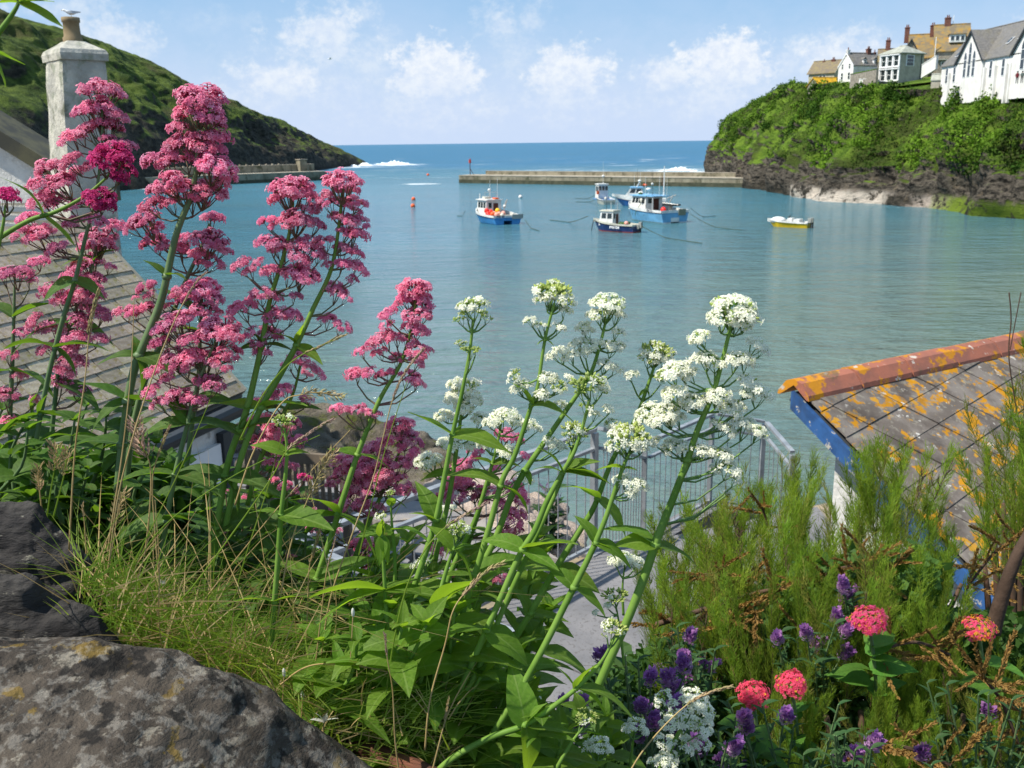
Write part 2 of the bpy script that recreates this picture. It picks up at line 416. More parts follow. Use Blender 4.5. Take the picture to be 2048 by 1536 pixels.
for i, s in enumerate(S):
    bx, by, rx, ry, rz = s
    for j, v in enumerate(vs_):
        if v <= 1:
            hz = np.interp(v, [p[0] for p in prof], [p[1] for p in prof])
            x = bx+(rx-bx)*v; y = by+(ry-by)*v; z = -1+(rz+1)*hz
        else:
            x = rx+(rx-bx)*(v-1); y = ry+(ry-by)*(v-1); z = rz-(v-1)**1.4*.55*(rz+2)-(v-1)*3
        amp = min(1, rz/30)*(4*v*(1-v) if v < 1 else 0)
        edge = min(1.0, v*6)
        p = Vector((x*.028, y*.028, z*.05))
        n_ = fbm(p, 6)
        n2_ = noise.ridged_multi_fractal(Vector((x*.05, y*.05, z*.03)), .9, 2.1, 4, 1, 2)-1.2
        disp = (n_*6.5 + n2_*2.6)*(amp*.8+.12)*edge
        nx, ny, nz = .72, -.35, .55
        G[i, j] = (x+nx*disp, y+ny*disp, z+nz*disp*(.9 if v < .97 else .3)+fbm(Vector((x*.22, y*.22, z*.22)), 4)*.55*min(1, rz/15))
head_mat = cliff_material('headland_ground', (.022, .020, .016), (.085, .075, .055), (.03, .055, .01), (.12, .17, .03), (.09, .08, .035), 2, 48, .42, slope0=.12)
grid_mesh('headland_hill', G, head_mat, label='dark grassy headland with rocky shore on the left of the harbour mouth', cat='hill')

# ------------------------------------------------------------------ right cliff
bpx = [(1418, 341), (1412, 345), (1425, 352), (1452, 364), (1482, 375), (1520, 381), (1565, 388), (1610, 397), (1640, 403), (1700, 406), (1760, 408), (1800, 413), (1850, 415), (1900, 424), (1950, 432), (2000, 434), (2050, 438)]
bp = [atz(x, y, 0) for x, y in bpx]
base = [(bp[0].x+28, bp[0].y+28)]+[(p.x, p.y) for p in bp]+[(73, 122), (76, 108), (74, 92), (70, 78), (62, 60), (52, 45), (40, 34), (28, 24)]
nS = 520
Sb = resample(base, nS)
top_spec_y = [400, 356, 340, 300, 270, 240, 215, 195, 175, 160, 145, 130, 110, 80, 40, 20]
top_spec_z = [20, 20.5, 22.5, 24, 24.2, 23.7, 22.6, 21.1, 19.7, 19.0, 18.6, 18.5, 18.4, 17, 14, 10]
def top_z(y): return float(np.interp(y, top_spec_y[::-1], top_spec_z[::-1]))
def inset(y): return float(np.interp(y, [20, 60, 120, 150, 190, 230, 300, 356, 400], [8, 12, 13, 12, 12, 14, 16, 12, 10]))
# inward direction per station
tan = np.gradient(Sb, axis=0); nrm = np.stack([tan[:, 1], -tan[:, 0]], 1); nrm /= np.linalg.norm(nrm, axis=1)[:, None]
for _ in range(30): nrm[1:-1] = (nrm[:-2]+nrm[1:-1]*2+nrm[2:])/4
if nrm[nS//2, 0] < 0: nrm = -nrm
nrm[:, 0] = np.maximum(nrm[:, 0], .25); nrm /= np.linalg.norm(nrm, axis=1)[:, None]
pv = [0, .08, .18, .30, .42, .55, .70, .85, 1.0]; pi_ = [-.02, .02, .07, .10, .25, .42, .62, .82, 1.0]; ph_ = [-.05, .12, .24, .36, .50, .64, .80, .93, 1.0]
vv = np.concatenate([np.linspace(0, 1, 110), [1.03, 1.08, 1.16, 1.3, 1.6, 2.2, 3.5, 6, 12]])
G = np.zeros((nS, len(vv), 3)); cliffN = None
for i in range(nS):
    bx, by = Sb[i]; nx, ny = nrm[i]
    ins = inset(by); hz = top_z(by)
    for j, v in enumerate(vv):
        if v <= 1: u = np.interp(v, pv, pi_)*ins; z = np.interp(v, pv, ph_)*hz
        else: u = ins+(v-1)*ins*.9; z = hz+(v-1)*1.2
        x = bx+nx*u; y = by+ny*u
        if v > 1.3 :
            k = (v-1.3); x = bx+nx*ins*1.27+k*11; y = by+ny*ins*1.27+ k*1.0
        e = min(1, v*16) if v < .95 else max(0, 1-(v-.95)*9)
        a = fbm(Vector((x*.07+3, y*.07, z*.05)), 5)
        rdg = noise.ridged_multi_fractal(Vector((x*.11, y*.11, z*.07+5)), .95, 2.2, 5, 1, 2)-1.25
        lump = fbm(Vector((x*.33, y*.33, z*.33)), 4)
        soft = 1 if v > .4 else 0
        gul = noise.ridged_multi_fractal(Vector((y*.045+1, z*.012, 4.4)), 1.0, 2.0, 2, 1, 2)-1.1
        d = -(a*3.0*e + gul*2.6*e*min(1, v*2+.3) + (rdg*1.5 if v < .42 else rdg*.55)*e) - lump*(.75)*min(1, v*6)*(1 if v < 1 else .4)
        gx = fbm(Vector((x*.9, y*.9, z*.9)), 3)*.35*min(1, v*8)
        G[i, j] = (x+nx*(d+gx), y+ny*(d+gx), z-.45*(d+gx)*(1 if v < 1 else .6))
cl_mat = cliff_material('cliff_ground', (.015, .014, .012), (.145, .125, .10), (.05, .10, .01), (.15, .24, .025), (.035, .042, .012), 2.0, 8.5, 1.0, whites=True, slope0=.38)
CLG = G
cliff = grid_mesh('cliff', G, cl_mat, label='steep cliff with dark rock foot and green overgrown slope on the right', cat='cliff')

# bushes and undergrowth clothing the cliff: leaf clumps spread over the slope, one mass
veg_m = mat('cliff_leaves', (.03, .075, .008), (.13, .24, .02), scale=.13, rough=.8, trans=.25, spec=.1, c3=(.05, .06, .018), s3=.09, lo=.42, hi=.60, lo3=.54, hi3=.64, detail=7)
def leaf_scatter(pts, nrms, size, per, rnd_):
    """pts/nrms arrays -> many small bent leaf-clump faces"""
    n = len(pts)*per
    P = np.repeat(pts, per, 0); Nn = np.repeat(nrms, per, 0)
    s = size*rnd_.uniform(.5, 1.3, n)
    P = P + rnd_.normal(0, 1, (n, 3))*size*.7 + Nn*(rnd_.uniform(-.2, 1.2, n)*size)[:, None]
    a = rnd_.normal(0, 1, (n, 3)); a /= np.linalg.norm(a, axis=1)[:, None]
    D = Nn*.5+rnd_.normal(0, 1, (n, 3))*.7; D /= np.linalg.norm(D, axis=1)[:, None]
    U = np.cross(D, a); U /= np.linalg.norm(U, axis=1)[:, None]; V = np.cross(D, U)
    q = np.stack([P-U*s[:, None]*.5-V*s[:, None]*.35, P+U*s[:, None]*.5-V*s[:, None]*.3, P+U*s[:, None]*.3+V*s[:, None]*.5+D*s[:, None]*.2, P-U*s[:, None]*.35+V*s[:, None]*.4], 1)
    return q.reshape(-1, 3)
def quads_obj(name, Q, m, **kw):
    n = len(Q)//4
    me = bpy.data.meshes.new(name)
    me.vertices.add(len(Q)); me.vertices.foreach_set('co', Q.astype(np.float32).ravel())
    me.loops.add(n*4); me.loops.foreach_set('vertex_index', np.arange(n*4, dtype=np.int32))
    me.polygons.add(n); me.polygons.foreach_set('loop_start', np.arange(0, n*4, 4, dtype=np.int32))
    me.polygons.foreach_set('loop_total', np.full(n, 4, dtype=np.int32))
    me.materials.append(m); me.update(calc_edges=True)
    o = bpy.data.objects.new(name, me); COL.objects.link(o); tag(o, **kw)
    return o
def grid_normals(G):
    du = np.gradient(G, axis=0); dv = np.gradient(G, axis=1); n = np.cross(du, dv); n /= (np.linalg.norm(n, axis=2)[..., None]+1e-9)
    return n
GN = grid_normals(CLG)
if GN[200, 60, 0] > 0: GN = -GN
vmask = lambda x, y, z: fbm(Vector((x*.12+9, y*.12, z*.12)), 4)
sets = {0: [], 1: []}; ns_ = {0: [], 1: []}
for i in range(8, nS-60):
    for j in range(30, 112):
        x, y, z = CLG[i, j]
        if y > 370: continue
        g = vmask(x, y, z)
        f_ = (z-(3.6 if y < 205 else 7.0))/4+g*3.4+(.0 if y < 225 else -1.0-(.6 if z < 17 else 0))
        if f_ <= .1: continue
        bush = fbm(Vector((x*.16+30, y*.13, z*.16)), 3)+.25*fbm(Vector((x*.5, y*.5, z*.5)), 2)
        if bush > .10:
            if random.random() < .85: sets[0].append((x, y, z)); ns_[0].append(GN[i, j]*(1+min(1.2, (bush-.10)*6)))
        elif random.random() < .75: sets[1].append((x, y, z)); ns_[1].append(GN[i, j])
bp0 = np.array(sets[0]); bn0 = np.array(ns_[0]); bl = np.linalg.norm(bn0, axis=1)[:, None]
Q1 = leaf_scatter(bp0+bn0/bl*(bl-1)*.45, bn0/bl, .36, 6, np.random.default_rng(3))
Q2 = leaf_scatter(np.array(sets[1]), np.array(ns_[1]), .24, 4, np.random.default_rng(4))
Q = np.concatenate([Q1, Q2])
quads_obj('cliff_undergrowth', Q, veg_m, label='dense green undergrowth covering the right-hand cliff', cat='undergrowth', kind='stuff')

# broken surf where the swell meets the two points
foam_m = mat('surf_foam', (.80, .84, .86), (.62, .70, .74), scale=.6, rough=.8, spec=.1)
def surf(cx, cy, lx, ly, hmax, label, seed):
    nx, ny = 90, 46; G = np.zeros((nx, ny, 3))
    for i in range(nx):
        for j in range(ny):
            u = -1+2*i/(nx-1); v = -1+2*j/(ny-1); x = cx+u*lx; y = cy+v*ly
            w = max(0, 1-(u*u+v*v))**.6
            n_ = fbm(Vector((x*.12+seed, y*.16, 0)), 5)*.9+.25*fbm(Vector((x*.8, y*.8, seed)), 3)
            G[i, j] = (x, y, -.5+w*(.45+max(0, n_)*hmax*1.6) - (1-w)*.4)
    grid_mesh('surf', G, foam_m, kind='stuff', label=label, cat='surf')
surf(-66, 556, 14, 10, 2.6, 'white surf breaking off the tip of the dark headland', 1.0)
surf(-80, 522, 9, 12, 1.8, 'low white surf along the inner side of the headland tip', 4.0)
surf(64, 366, 9, 12, 2.2, 'white surf breaking at the foot of the right-hand cliff beyond the breakwater', 7.0)
# ================================================================== BREAKWATERS
conc = mat('harbour_concrete', (.30, .27, .20), (.21, .185, .135), scale=.35, rough=.9, c3=(.10, .10, .06), s3=.5, lo3=.52, hi3=.7, streak=((.07, .07, .045), .6, .7), bump=.05, bscale=2, spec=.1)
conc_top = mat('harbour_concrete_top', (.40, .36, .29), (.31, .27, .21), scale=.5, rough=.9, spec=.1)
conc_wet = mat('harbour_concrete_wet', (.085, .085, .055), (.05, .055, .035), scale=.8, rough=.7, spec=.2)
def breakwater(name, A, B, width, qz, pz, pw, label, blocks, wet_z=1.0):
    A = Vector(A); B = Vector(B); d = (B-A); L = d.length; u = d.normalized(); n = Vector((-u.y, u.x, 0))
    if n.y < 0: n = -n
    r = thing(name, label, 'breakwater', A)
    k = blocks
    wl = MB(); wl.box(A+u*L/2+n*width/2+Vector((0, 0, wet_z/2-.5)), (L, width+.12, wet_z+1), ux=u, uy=n, uz=Vector((0, 0, 1)))
    wl.build('waterline_course', conc_wet, r)
    for i in range(k):
        a = A+u*(L*i/k+.04); ln = L/k-.08
        off = random.uniform(-.05, .05)
        b = MB(); b.box(a+u*ln/2+n*(width/2)+Vector((0, 0, (wet_z+qz)/2)), (ln, width+off, qz-wet_z), ux=u, uy=n, uz=Vector((0, 0, 1)))
        b.build('wall_block', conc, r)
        b = MB(); b.box(a+u*ln/2+n*(width/2)+Vector((0, 0, qz+.09)), (ln, width+.16, .18), ux=u, uy=n, uz=Vector((0, 0, 1)))
        b.build('coping', conc_top, r)
        if i > 0 or pw == 0:
            b = MB(); b.box(a+u*ln/2+n*(width-pw/2)+Vector((0, 0, (qz+pz)/2+.09)), (ln, pw, pz-qz-.18), ux=u, uy=n, uz=Vector((0, 0, 1)))
            b.box(a+u*ln/2+n*(width-pw/2)+Vector((0, 0, pz+.06)), (ln, pw+.1, .12), m=1, ux=u, uy=n, uz=Vector((0, 0, 1)))
            b.build('parapet', [conc, conc_top], r)
    return r, u, n
A = atz(918, 366, 0); B = atz(1486, 375, 0); B = B+(B-A).normalized()*4
bw, bu, bn_ = breakwater('breakwater', A, B, 7.5, 2.05, 3.15, 1.2, 'long low concrete breakwater reaching across from the right-hand cliff', 18)
lad = MB()
lp = A+bu*(A-B).length*.72-bn_*.12
for s_ in (-.25, .25): lad.tube([lp+bu*s_+Vector((0, 0, .1)), lp+bu*s_+Vector((0, 0, 2.7))], .05, 5)
for q in range(8): lad.tube([lp-bu*.25+Vector((0, 0, .2+q*.3)), lp+bu*.25+Vector((0, 0, .2+q*.3))], .035, 4)
rust = mat('rusty_iron', (.16, .06, .035), (.08, .035, .025), scale=6, rough=.85)
lad.build('ladder', rust, bw)
# beacon on the pier head
red = mat('beacon_red', (.5, .05, .035), rough=.5)
iron = mat('beacon_iron', (.09, .035, .03), rough=.7)
bpnt = atz(934, 353, 2.2)
bpnt = A+bu*2.6+bn_*2.0+Vector((0, 0, 2.24))
bea = thing('harbour_beacon', 'red topped iron beacon on the end of the right-hand breakwater', 'beacon', bpnt)
b = MB(); b.tube([bpnt, bpnt+Vector((0, 0, 3.4))], .11, 6); b.build('post', iron, bea)
b = MB(); b.tube([bpnt+Vector((1.1, 0, 0)), bpnt+Vector((0, 0, 1.7))], .08, 5); b.build('stay', iron, bea)
b = MB(); b.tube([bpnt+Vector((0, 0, 3.3)), bpnt+Vector((0, 0, 4.3))], .34, 8); b.build('topmark', red, bea)
b = MB(); b.tube([bpnt+Vector((0, 0, 4.3)), bpnt+Vector((0, 0, 4.75))], .09, 6); b.build('lamp', red, bea)

A2 = atz(655, 360, 0); B2 = atz(268, 377, 0)
bw2, bu2, bn2 = breakwater('breakwater', B2, A2, 9, 2.7, 5.0, 2.2, 'concrete breakwater under the dark headland on the left', 22)
# small tower block and wall posts near its end
tb = A2-bu2*5.5+bn2*6
b = MB(); b.box(tb+Vector((0, 0, 4.6)), (2.6, 2.2, 3.8), ux=bu2, uy=bn2, uz=Vector((0, 0, 1))); b.box(tb+Vector((0, 0, 6.6)), (3.0, 2.6, .25), m=1, ux=bu2, uy=bn2, uz=Vector((0, 0, 1)))
b.build('end_pillar', [conc, conc_top], bw2)
L2 = (A2-B2).length
for i in range(20):
    p = B2+bu2*(L2*(.12+.72*i/20))+bn2*7.9+Vector((0, 0, 5.1))
    b = MB(); b.box(p+Vector((0, 0, .2)), (.5, .5, .42), ux=bu2, uy=bn2, uz=Vector((0, 0, 1))); b.build('parapet_block', conc_top, bw2)

# ================================================================== BOATS
def paint(name, c, rough=.35, dirt=.25):
    return mat(name, c, (c[0]*.8, c[1]*.8, c[2]*.8), scale=1.2, rough=rough, spec=.5, streak=((c[0]*.45, c[1]*.42, c[2]*.38), 3.5, dirt))
white_p = paint('white_gelcoat', (.76, .76, .73)); cream_p = paint('cream_paint', (.62, .60, .50))
blue_p = paint('bright_blue_paint', (.06, .27, .60)); lblue_p = paint('light_blue_paint', (.17, .42, .66)); navy_p = paint('navy_paint', (.02, .045, .16))
mblue_p = paint('mid_blue_paint', (.05, .17, .45)); yellow_p = paint('yellow_paint', (.80, .52, .01)); cyan_p = paint('pale_blue_paint', (.22, .48, .72))
glass = mat('dark_window_glass', (.02, .03, .035), rough=.08, spec=.8)
deckm = mat('deck_grey', (.30, .30, .27), (.22, .21, .18), scale=2, rough=.85)
blackm = mat('black_rubber', (.02, .02, .02), rough=.7)
steel = mat('boat_steel', (.45, .45, .43), rough=.45, metal=.3)
orange_m = mat('orange_float', (.75, .12, .03), rough=.45); pink_m = mat('pink_float', (.80, .36, .28), rough=.5); redf = mat('red_float', (.80, .03, .02), rough=.4)
yel_m = mat('yellow_float', (.85, .50, .02), rough=.4); green_net = mat('green_net', (.03, .10, .04), (.07, .09, .02), scale=8, rough=.95, bump=.03)
brown_m = mat('brown_door', (.10, .03, .02), rough=.6); redboot = paint('red_boot_top', (.35, .05, .04)); greyp = paint('grey_panel', (.33, .33, .30))

class Boat:
    """x forward, y to port, z up; waterline at z=0"""
    def __init__(s, name, label, pos, yaw, L, B, fb, fs, hull, top, cat='boat', rake=1.0, transom=.9, boot=None, tunnel=False, keel=-.35, topband=.36):
        s.L, s.B = L, B
        s.r = thing(name, label, cat, pos, rz=yaw)
        n = 13
        def half(t):  # half beam at deck, t 0 stern .. 1 bow
            return B/2*(transom+(1-transom)*min(1, t/.35)) * (1-max(0, (t-.45)/.55)**2.2)
        def sheer(t): return fs+(fb-fs)*t**1.8
        s.half, s.sheer = half, sheer
        def ring(t, z0f, z1f, grow=0.0):
            pass
        def X(t, z): # rake of the stem
            return -L/2+L*t - max(0, (t-.7)/.3)*rake*(1-min(1, max(0, z)/fb))*.9
        levels = [keel, 0.0, .12, None, None]
        def section(t):
            h = half(t); sh = sheer(t); band = sh-topband*(.7+.3*t)
            zz = [keel*(1-t*.4), .0, .14, band, band+.012, sh]
            w = [.55*(1-.8*t**3), .80*(1-.35*t**2), .84*(1-.3*t**2), .97, .99, 1.0]
            return [(X(t, z), max(h*k, .02), z) for z, k in zip(zz, w)]
        secs = [section(i/(n-1)) for i in range(n)]
        s.secs = secs
        def strip(a, b_, m, name, inset=0):
            mb = MB()
            for side in (1, -1):
                rows = [[(p[0], side*p[1], p[2]) for p in sec[a:b_+1]] for sec in secs]
                k = b_-a+1; vs = [q for r in rows for q in r]
                fs_ = [(i*k+j, (i+1)*k+j, (i+1)*k+j+1, i*k+j+1) for i in range(n-1) for j in range(k-1)]
                if side < 0: fs_ = [f[::-1] for f in fs_]
                mb.add(vs, fs_)
            sec = secs[0][a:b_+1]
            if tunnel and a <= 1:
                # transom with a tunnel between the two hulls
                tw = B*.13; ht = fs*.42
                for side in (1, -1):
                    outer = [(p[0], side*p[1], p[2]) for p in sec]
                    inner = [(sec[0][0], side*tw, sec[-1][2]), (sec[0][0], side*tw, sec[0][2])]
                    mb.add(outer+inner, [tuple(range(len(outer)+2))])
                mb.add([(sec[0][0], -tw, ht), (sec[0][0], tw, ht), (sec[0][0], tw, sec[-1][2]), (sec[0][0], -tw, sec[-1][2])], [(0, 1, 2, 3)])
                # tunnel lining
                mb.add([(sec[0][0], -tw, keel), (sec[0][0], -tw, ht), (sec[0][0], tw, ht), (sec[0][0], tw, keel), (L*.2, -tw, keel), (L*.2, -tw, ht*.9), (L*.2, tw, ht*.9), (L*.2, tw, keel)],
                       [(0, 1, 5, 4), (1, 2, 6, 5), (2, 3, 7, 6), (4, 5, 6, 7)])
            else:
                pts = [(p[0], p[1], p[2]) for p in sec]+[(p[0], -p[1], p[2]) for p in sec[::-1]]
                mb.add(pts, [tuple(range(len(pts)))])
            o = mb.build(name, m, s.r, smooth=False, local=True); return o
        s.hull = strip(1 if boot else 0, 3, hull, 'hull')
        if boot: strip(0, 2, boot, 'boot_top').scale = (1.002, 1.004, 1)
        strip(3, 5, top, 'gunwale_band')
        # rubbing strake
        mb = MB()
        for side in (1, -1): mb.tube([(p[3][0], side*(p[3][1]+.02), p[3][2]) for p in secs], .045, 4)
        mb.build('rubbing_strake', blackm if hull is not yellow_p else white_p, s.r, local=True)
        # inner bulwark, rail and deck
        mb = MB(); dz = .42
        for side in (1, -1):
            rows = [[(p[5][0], side*p[5][1], p[5][2]), (p[5][0]-.02, side*max(p[5][1]-.12, .0), p[5][2]), (p[5][0]-.05, side*max(p[5][1]-.14, 0), p[5][2]-dz)] for p in secs]
            vs = [q for r in rows for q in r]
            mb.add(vs, [(i*3+j, (i+1)*3+j, (i+1)*3+j+1, i*3+j+1) for i in range(n-1) for j in range(2)])
        mb.add([(-L/2, -secs[0][5][1], secs[0][5][2]), (-L/2, secs[0][5][1], secs[0][5][2]), (-L/2+.1, secs[0][5][1], secs[0][5][2]), (-L/2+.1, -secs[0][5][1], secs[0][5][2])], [(0, 1, 2, 3)])
        mb.add([(-L/2+.1, -secs[0][5][1], secs[0][5][2]), (-L/2+.1, secs[0][5][1], secs[0][5][2]), (-L/2+.1, secs[0][5][1], secs[0][5][2]-dz), (-L/2+.1, -secs[0][5][1], secs[0][5][2]-dz)], [(0, 1, 2, 3)])
        mb.build('bulwark', top, s.r, local=True)
        mb = MB()
        vs = [];
        for p in secs: vs += [(p[5][0]-.05, max(p[5][1]-.13, 0), p[5][2]-dz), (p[5][0]-.05, -max(p[5][1]-.13, 0), p[5][2]-dz)]
        mb.add(vs, [(2*i, 2*i+2, 2*i+3, 2*i+1) for i in range(n-1)])
        mb.build('deck', deckm if top is not white_p else deckm, s.r, local=True)
    def cabin(s, x0, x1, w, z0, h, m, roofm, rake=.35, winf=2, wins=(3,), over=.18, frame=None, backdoor=True):
        mb = MB()
        y = w/2
        P = [(x0, y), (x1, y), (x1, -y), (x0, -y)]
        vs = [(x0, -y, z0), (x1, -y, z0), (x1, y, z0), (x0, y, z0), (x0, -y*.93, z0+h), (x1-rake, -y*.93, z0+h), (x1-rake, y*.93, z0+h), (x0, y*.93, z0+h)]
        mb.add(vs, [(3, 2, 1, 0), (4, 5, 6, 7), (0, 1, 5, 4), (1, 2, 6, 5), (2, 3, 7, 6), (3, 0, 4, 7)])
        wh = mb.build('wheelhouse', m, s.r, local=True)
        rb = MB(); cx = (x0+x1-rake)/2; rb.box((cx, 0, z0+h+.06), (x1-x0-rake+2*over+.1, w+2*over*.6, .12)); rb.box((cx, 0, z0+h+.14), (x1-x0-rake, w*.8, .06))
        rb.build('cabin_roof', roofm, s.r, local=True)
        V = [Vector(v) for v in vs]
        def win(a, b_, c, d, u0, u1, v0, v1, nrm, name='window'):
            q = lambda u, v: (a*(1-u)+b_*u)*(1-v)+(d*(1-u)+c*u)*v + nrm*.02
            m_ = MB(); m_.quad(q(u0, v0), q(u1, v0), q(u1, v1), q(u0, v1)); m_.build(name, glass, s.r, local=True)
        k = wins[0]
        for i in range(k):
            u0 = .08+i*.88/k; u1 = u0+.88/k*.78
            win(V[0], V[1], V[5], V[4], u0, u1, .5, .88, Vector((0, -1, .05)))
            win(V[3], V[2], V[6], V[7], u0, u1, .5, .88, Vector((0, 1, .05)))
        for i in range(winf):
            u0 = .06+i*.9/winf; win(V[1], V[2], V[6], V[5], u0, u0+.9/winf*.85, .48, .9, Vector((1, 0, .2)))
        if backdoor:
            m_ = MB(); m_.box((x0-.02, -w*.12, z0+h*.42), (.05, w*.3, h*.8)); m_.build('cabin_door', brown_m, s.r, local=True)
            win(V[3], V[0], V[4], V[7], .14, .36, .5, .85, Vector((-1, 0, 0)))
        return wh
    def pole(s, x, y, z0, h, r=.03, m=None, name='aerial', lean=(0, 0)):
        mb = MB(); mb.tube([(x, y, z0), (x+lean[0], y+lean[1], z0+h)], [r, r*.6], 5); mb.build(name, m or white_p, s.r, local=True)
    def ball(s, x, y, z, r, m, name='float', sc=(1, 1, 1)):
        mb = MB(); mb.sphere((x, y, z), r, 10, 7, sc=sc); mb.build(name, m, s.r, smooth=True, local=True)
    def box(s, c, d, m, name):
        mb = MB(); mb.box(c, d); mb.build(name, m, s.r, local=True)
    def tubes(s, lst, r, m, name):
        mb = MB()
        for l in lst: mb.tube(l, r, 5)
        mb.build(name, m, s.r, local=True)
    def text(s, txt, p, xdir, size, m):
        cu = bpy.data.curves.new('lettering', 'FONT'); cu.body = txt; cu.size = size; cu.extrude = .004; cu.offset = .012
        o = bpy.data.objects.new('tmp', cu); COL.objects.link(o)
        dg = bpy.context.evaluated_depsgraph_get(); me = bpy.data.meshes.new_from_object(o.evaluated_get(dg)); bpy.data.objects.remove(o)
        me.materials.clear(); me.materials.append(m)
        l = put('lettering', me, s.r, loc=p)
        xd = Vector(xdir).normalized(); up = Vector((0, 0, 1)); zd = xd.cross(up)
        l.rotation_euler = Matrix((xd, up, zd)).transposed().to_euler()
def heading(a, b):   # yaw so that local +x runs from stern point a to bow point b
    d = b-a; return math.atan2(d.y, d.x)
lettw = mat('white_lettering', (.8, .8, .8), rough=.5); lettd = mat('dark_lettering', (.03, .04, .08), rough=.5)

# 1  bright blue catamaran on the left
sc_ = atz(1014, 449, 0)
b1 = Boat('fishing_boat', 'bright blue and white catamaran with a heap of orange and pink floats, leftmost fishing boat', sc_+Vector((-1.9, 3.9, 0)), R_(90+27), 9.0, 4.9, 2.15, 1.25, blue_p, white_p, cat='boat', tunnel=True, topband=.42)
b1.cabin(-.1, 3.0, 2.5, 1.0, 2.1, white_p, white_p, rake=.2, wins=(3,))
b1.box((1.6, .3, 3.42), (1.0, .9, .32), cream_p, 'liferaft_box'); b1.box((.3, -.5, 3.36), (.9, .6, .18), orange_m, 'rescue_board')
b1.pole(2.1, -.5, 3.2, 2.7, .035); b1.pole(.5, -.9, 3.2, 3.0, .035)
b1.pole(1.3, 0, 3.2, 1.2, .045, steel, 'radar_post'); b1.ball(1.3, 0, 4.5, .26, white_p, 'radar_dome', (1, 1, .8)); b1.pole(2.6, .9, 3.2, .8, .08, white_p, 'horn')
b1.tubes([[(.9, -.9, 3.2), (.9, -.9, 4.2), (.9, .9, 4.2), (.9, .9, 3.2)]], .035, steel, 'roof_gantry')
for (x, y, z, r, m) in [(-.9, .9, 1.5, .42, redf), (-1.1, 1.4, 1.35, .40, redf), (-1.5, .7, 1.35, .36, pink_m), (-1.9, 1.1, 1.3, .38, orange_m), (-2.1, .2, 1.3, .36, pink_m), (-1.5, .1, 1.75, .36, yel_m),
                        (-2.4, .7, 1.25, .36, pink_m), (-2.3, -.4, 1.4, .34, pink_m), (-1.4, 1.5, 1.2, .36, redf), (-2.9, .1, 1.2, .3, cream_p), (-.8, 1.5, 1.75, .36, redf)]:
    b1.ball(x, y, z, r, m)
b1.tubes([[(-1.2, -1.0, 1.0), (-1.3, -1.1, 2.5), (-2.0, -1.2, 3.3)], [(-2.0, -1.2, 3.3), (-1.6, -1.1, 2.4)]], .07, steel, 'pot_hauler'); b1.ball(-1.35, -1.1, 2.3, .24, white_p, 'hauler_motor')
b1.box((-4.56, -1.5, 1.05), (.08, 1.7, .62), greyp, 'stern_gate')
b1.text('PW 45', (-4.53, 1.75, .98), (0, -1, 0), .42, lettd)

# 2  big light blue catamaran
sc_ = atz(1346, 446, 0)
b2 = Boat('fishing_boat', 'big light blue catamaran with a pale blue cabin roof, tall mast and red ball fender', sc_+Vector((-2.3, 4.9, 0)), R_(90+27), 11.2, 5.3, 2.5, 1.75, lblue_p, white_p, tunnel=True, boot=white_p, topband=.5)
b2.cabin(-.6, 3.6, 3.0, 1.5, 1.95, white_p, cyan_p, rake=.9, wins=(4,), over=.3)
b2.box((-1.5, 0, 3.5), (1.6, 3.1, .1), cyan_p, 'awning'); b2.tubes([[(-2.25, s_*1.45, 1.5), (-2.25, s_*1.45, 3.5)] for s_ in (-1, 1)], .05, white_p, 'awning_posts')
b2.pole(-1.9, -.7, 3.5, 4.1, .11, white_p, 'mast'); b2.pole(2.2, -.4, 3.5, 2.7, .03); b2.pole(-.4, .2, 3.5, 3.4, .03, blackm); b2.pole(-.8, -.7, 3.5, 2.8, .03); b2.pole(-2.2, -1.0, 3.5, 2.6, .025); b2.pole(2.8, .8, 3.5, 1.4, .025)
b2.ball(1.1, -.2, 4.35, .42, white_p, 'radar_dome', (1, 1, .5)); b2.pole(1.1, -.2, 3.5, .8, .06, white_p, 'radar_post'); b2.ball(.5, -.4, 5.1, .18, white_p, 'satellite_dome')
b2.ball(2.2, .4, 3.75, .4, white_p, 'tank', (1.2, 1, .7)); b2.ball(1.7, .8, 3.72, .3, green_net, 'net_bundle', (1.2, 1, .7))
b2.ball(-5.0, 1.55, 1.75, .42, redf, 'ball_fender', (1, 1, 1.15))
b2.tubes([[(-2.6, -.9, 1.6), (-2.5, -.9, 3.2), (-4.0, -1.3, 3.7)], [(-2.6, 0, 2.6), (-4.9, -1.0, 2.4)], [(-3.4, -.6, 2.6), (-3.8, -.9, 3.6)]], .07, steel, 'pot_hauler')
b2.box((-3.6, -.8, 2.35), (2.3, 1.5, .22), blackm, 'hauling_table'); b2.box((-3.4, -.8, 1.9), (.4, .4, .8), steel, 'table_leg')
b2.box((-5.66, -1.15, 1.45), (.07, 1.2, .85), mat('stern_mesh_gate', (.16, .17, .10), (.28, .27, .2), scale=9, rough=.9), 'stern_gate')
b2.text('PW 92', (-2.6, 2.66, 1.52), (-1, 0, 0), .42, lettd)
b2.ball(.2, 1.7, 2.9, .3, cream_p, 'lifebuoy', (1, .3, 1)); b2.tubes([[(.1, 1.75, 2.5), (.0, 2.75, 1.3), (.0, 2.75, .8)]], .05, green_net, 'hanging_rope')
for x in (1.6, .9, -1.9): b2.ball(x, 2.62, .98, .07, blackm, 'scupper', (1, .4, 1))

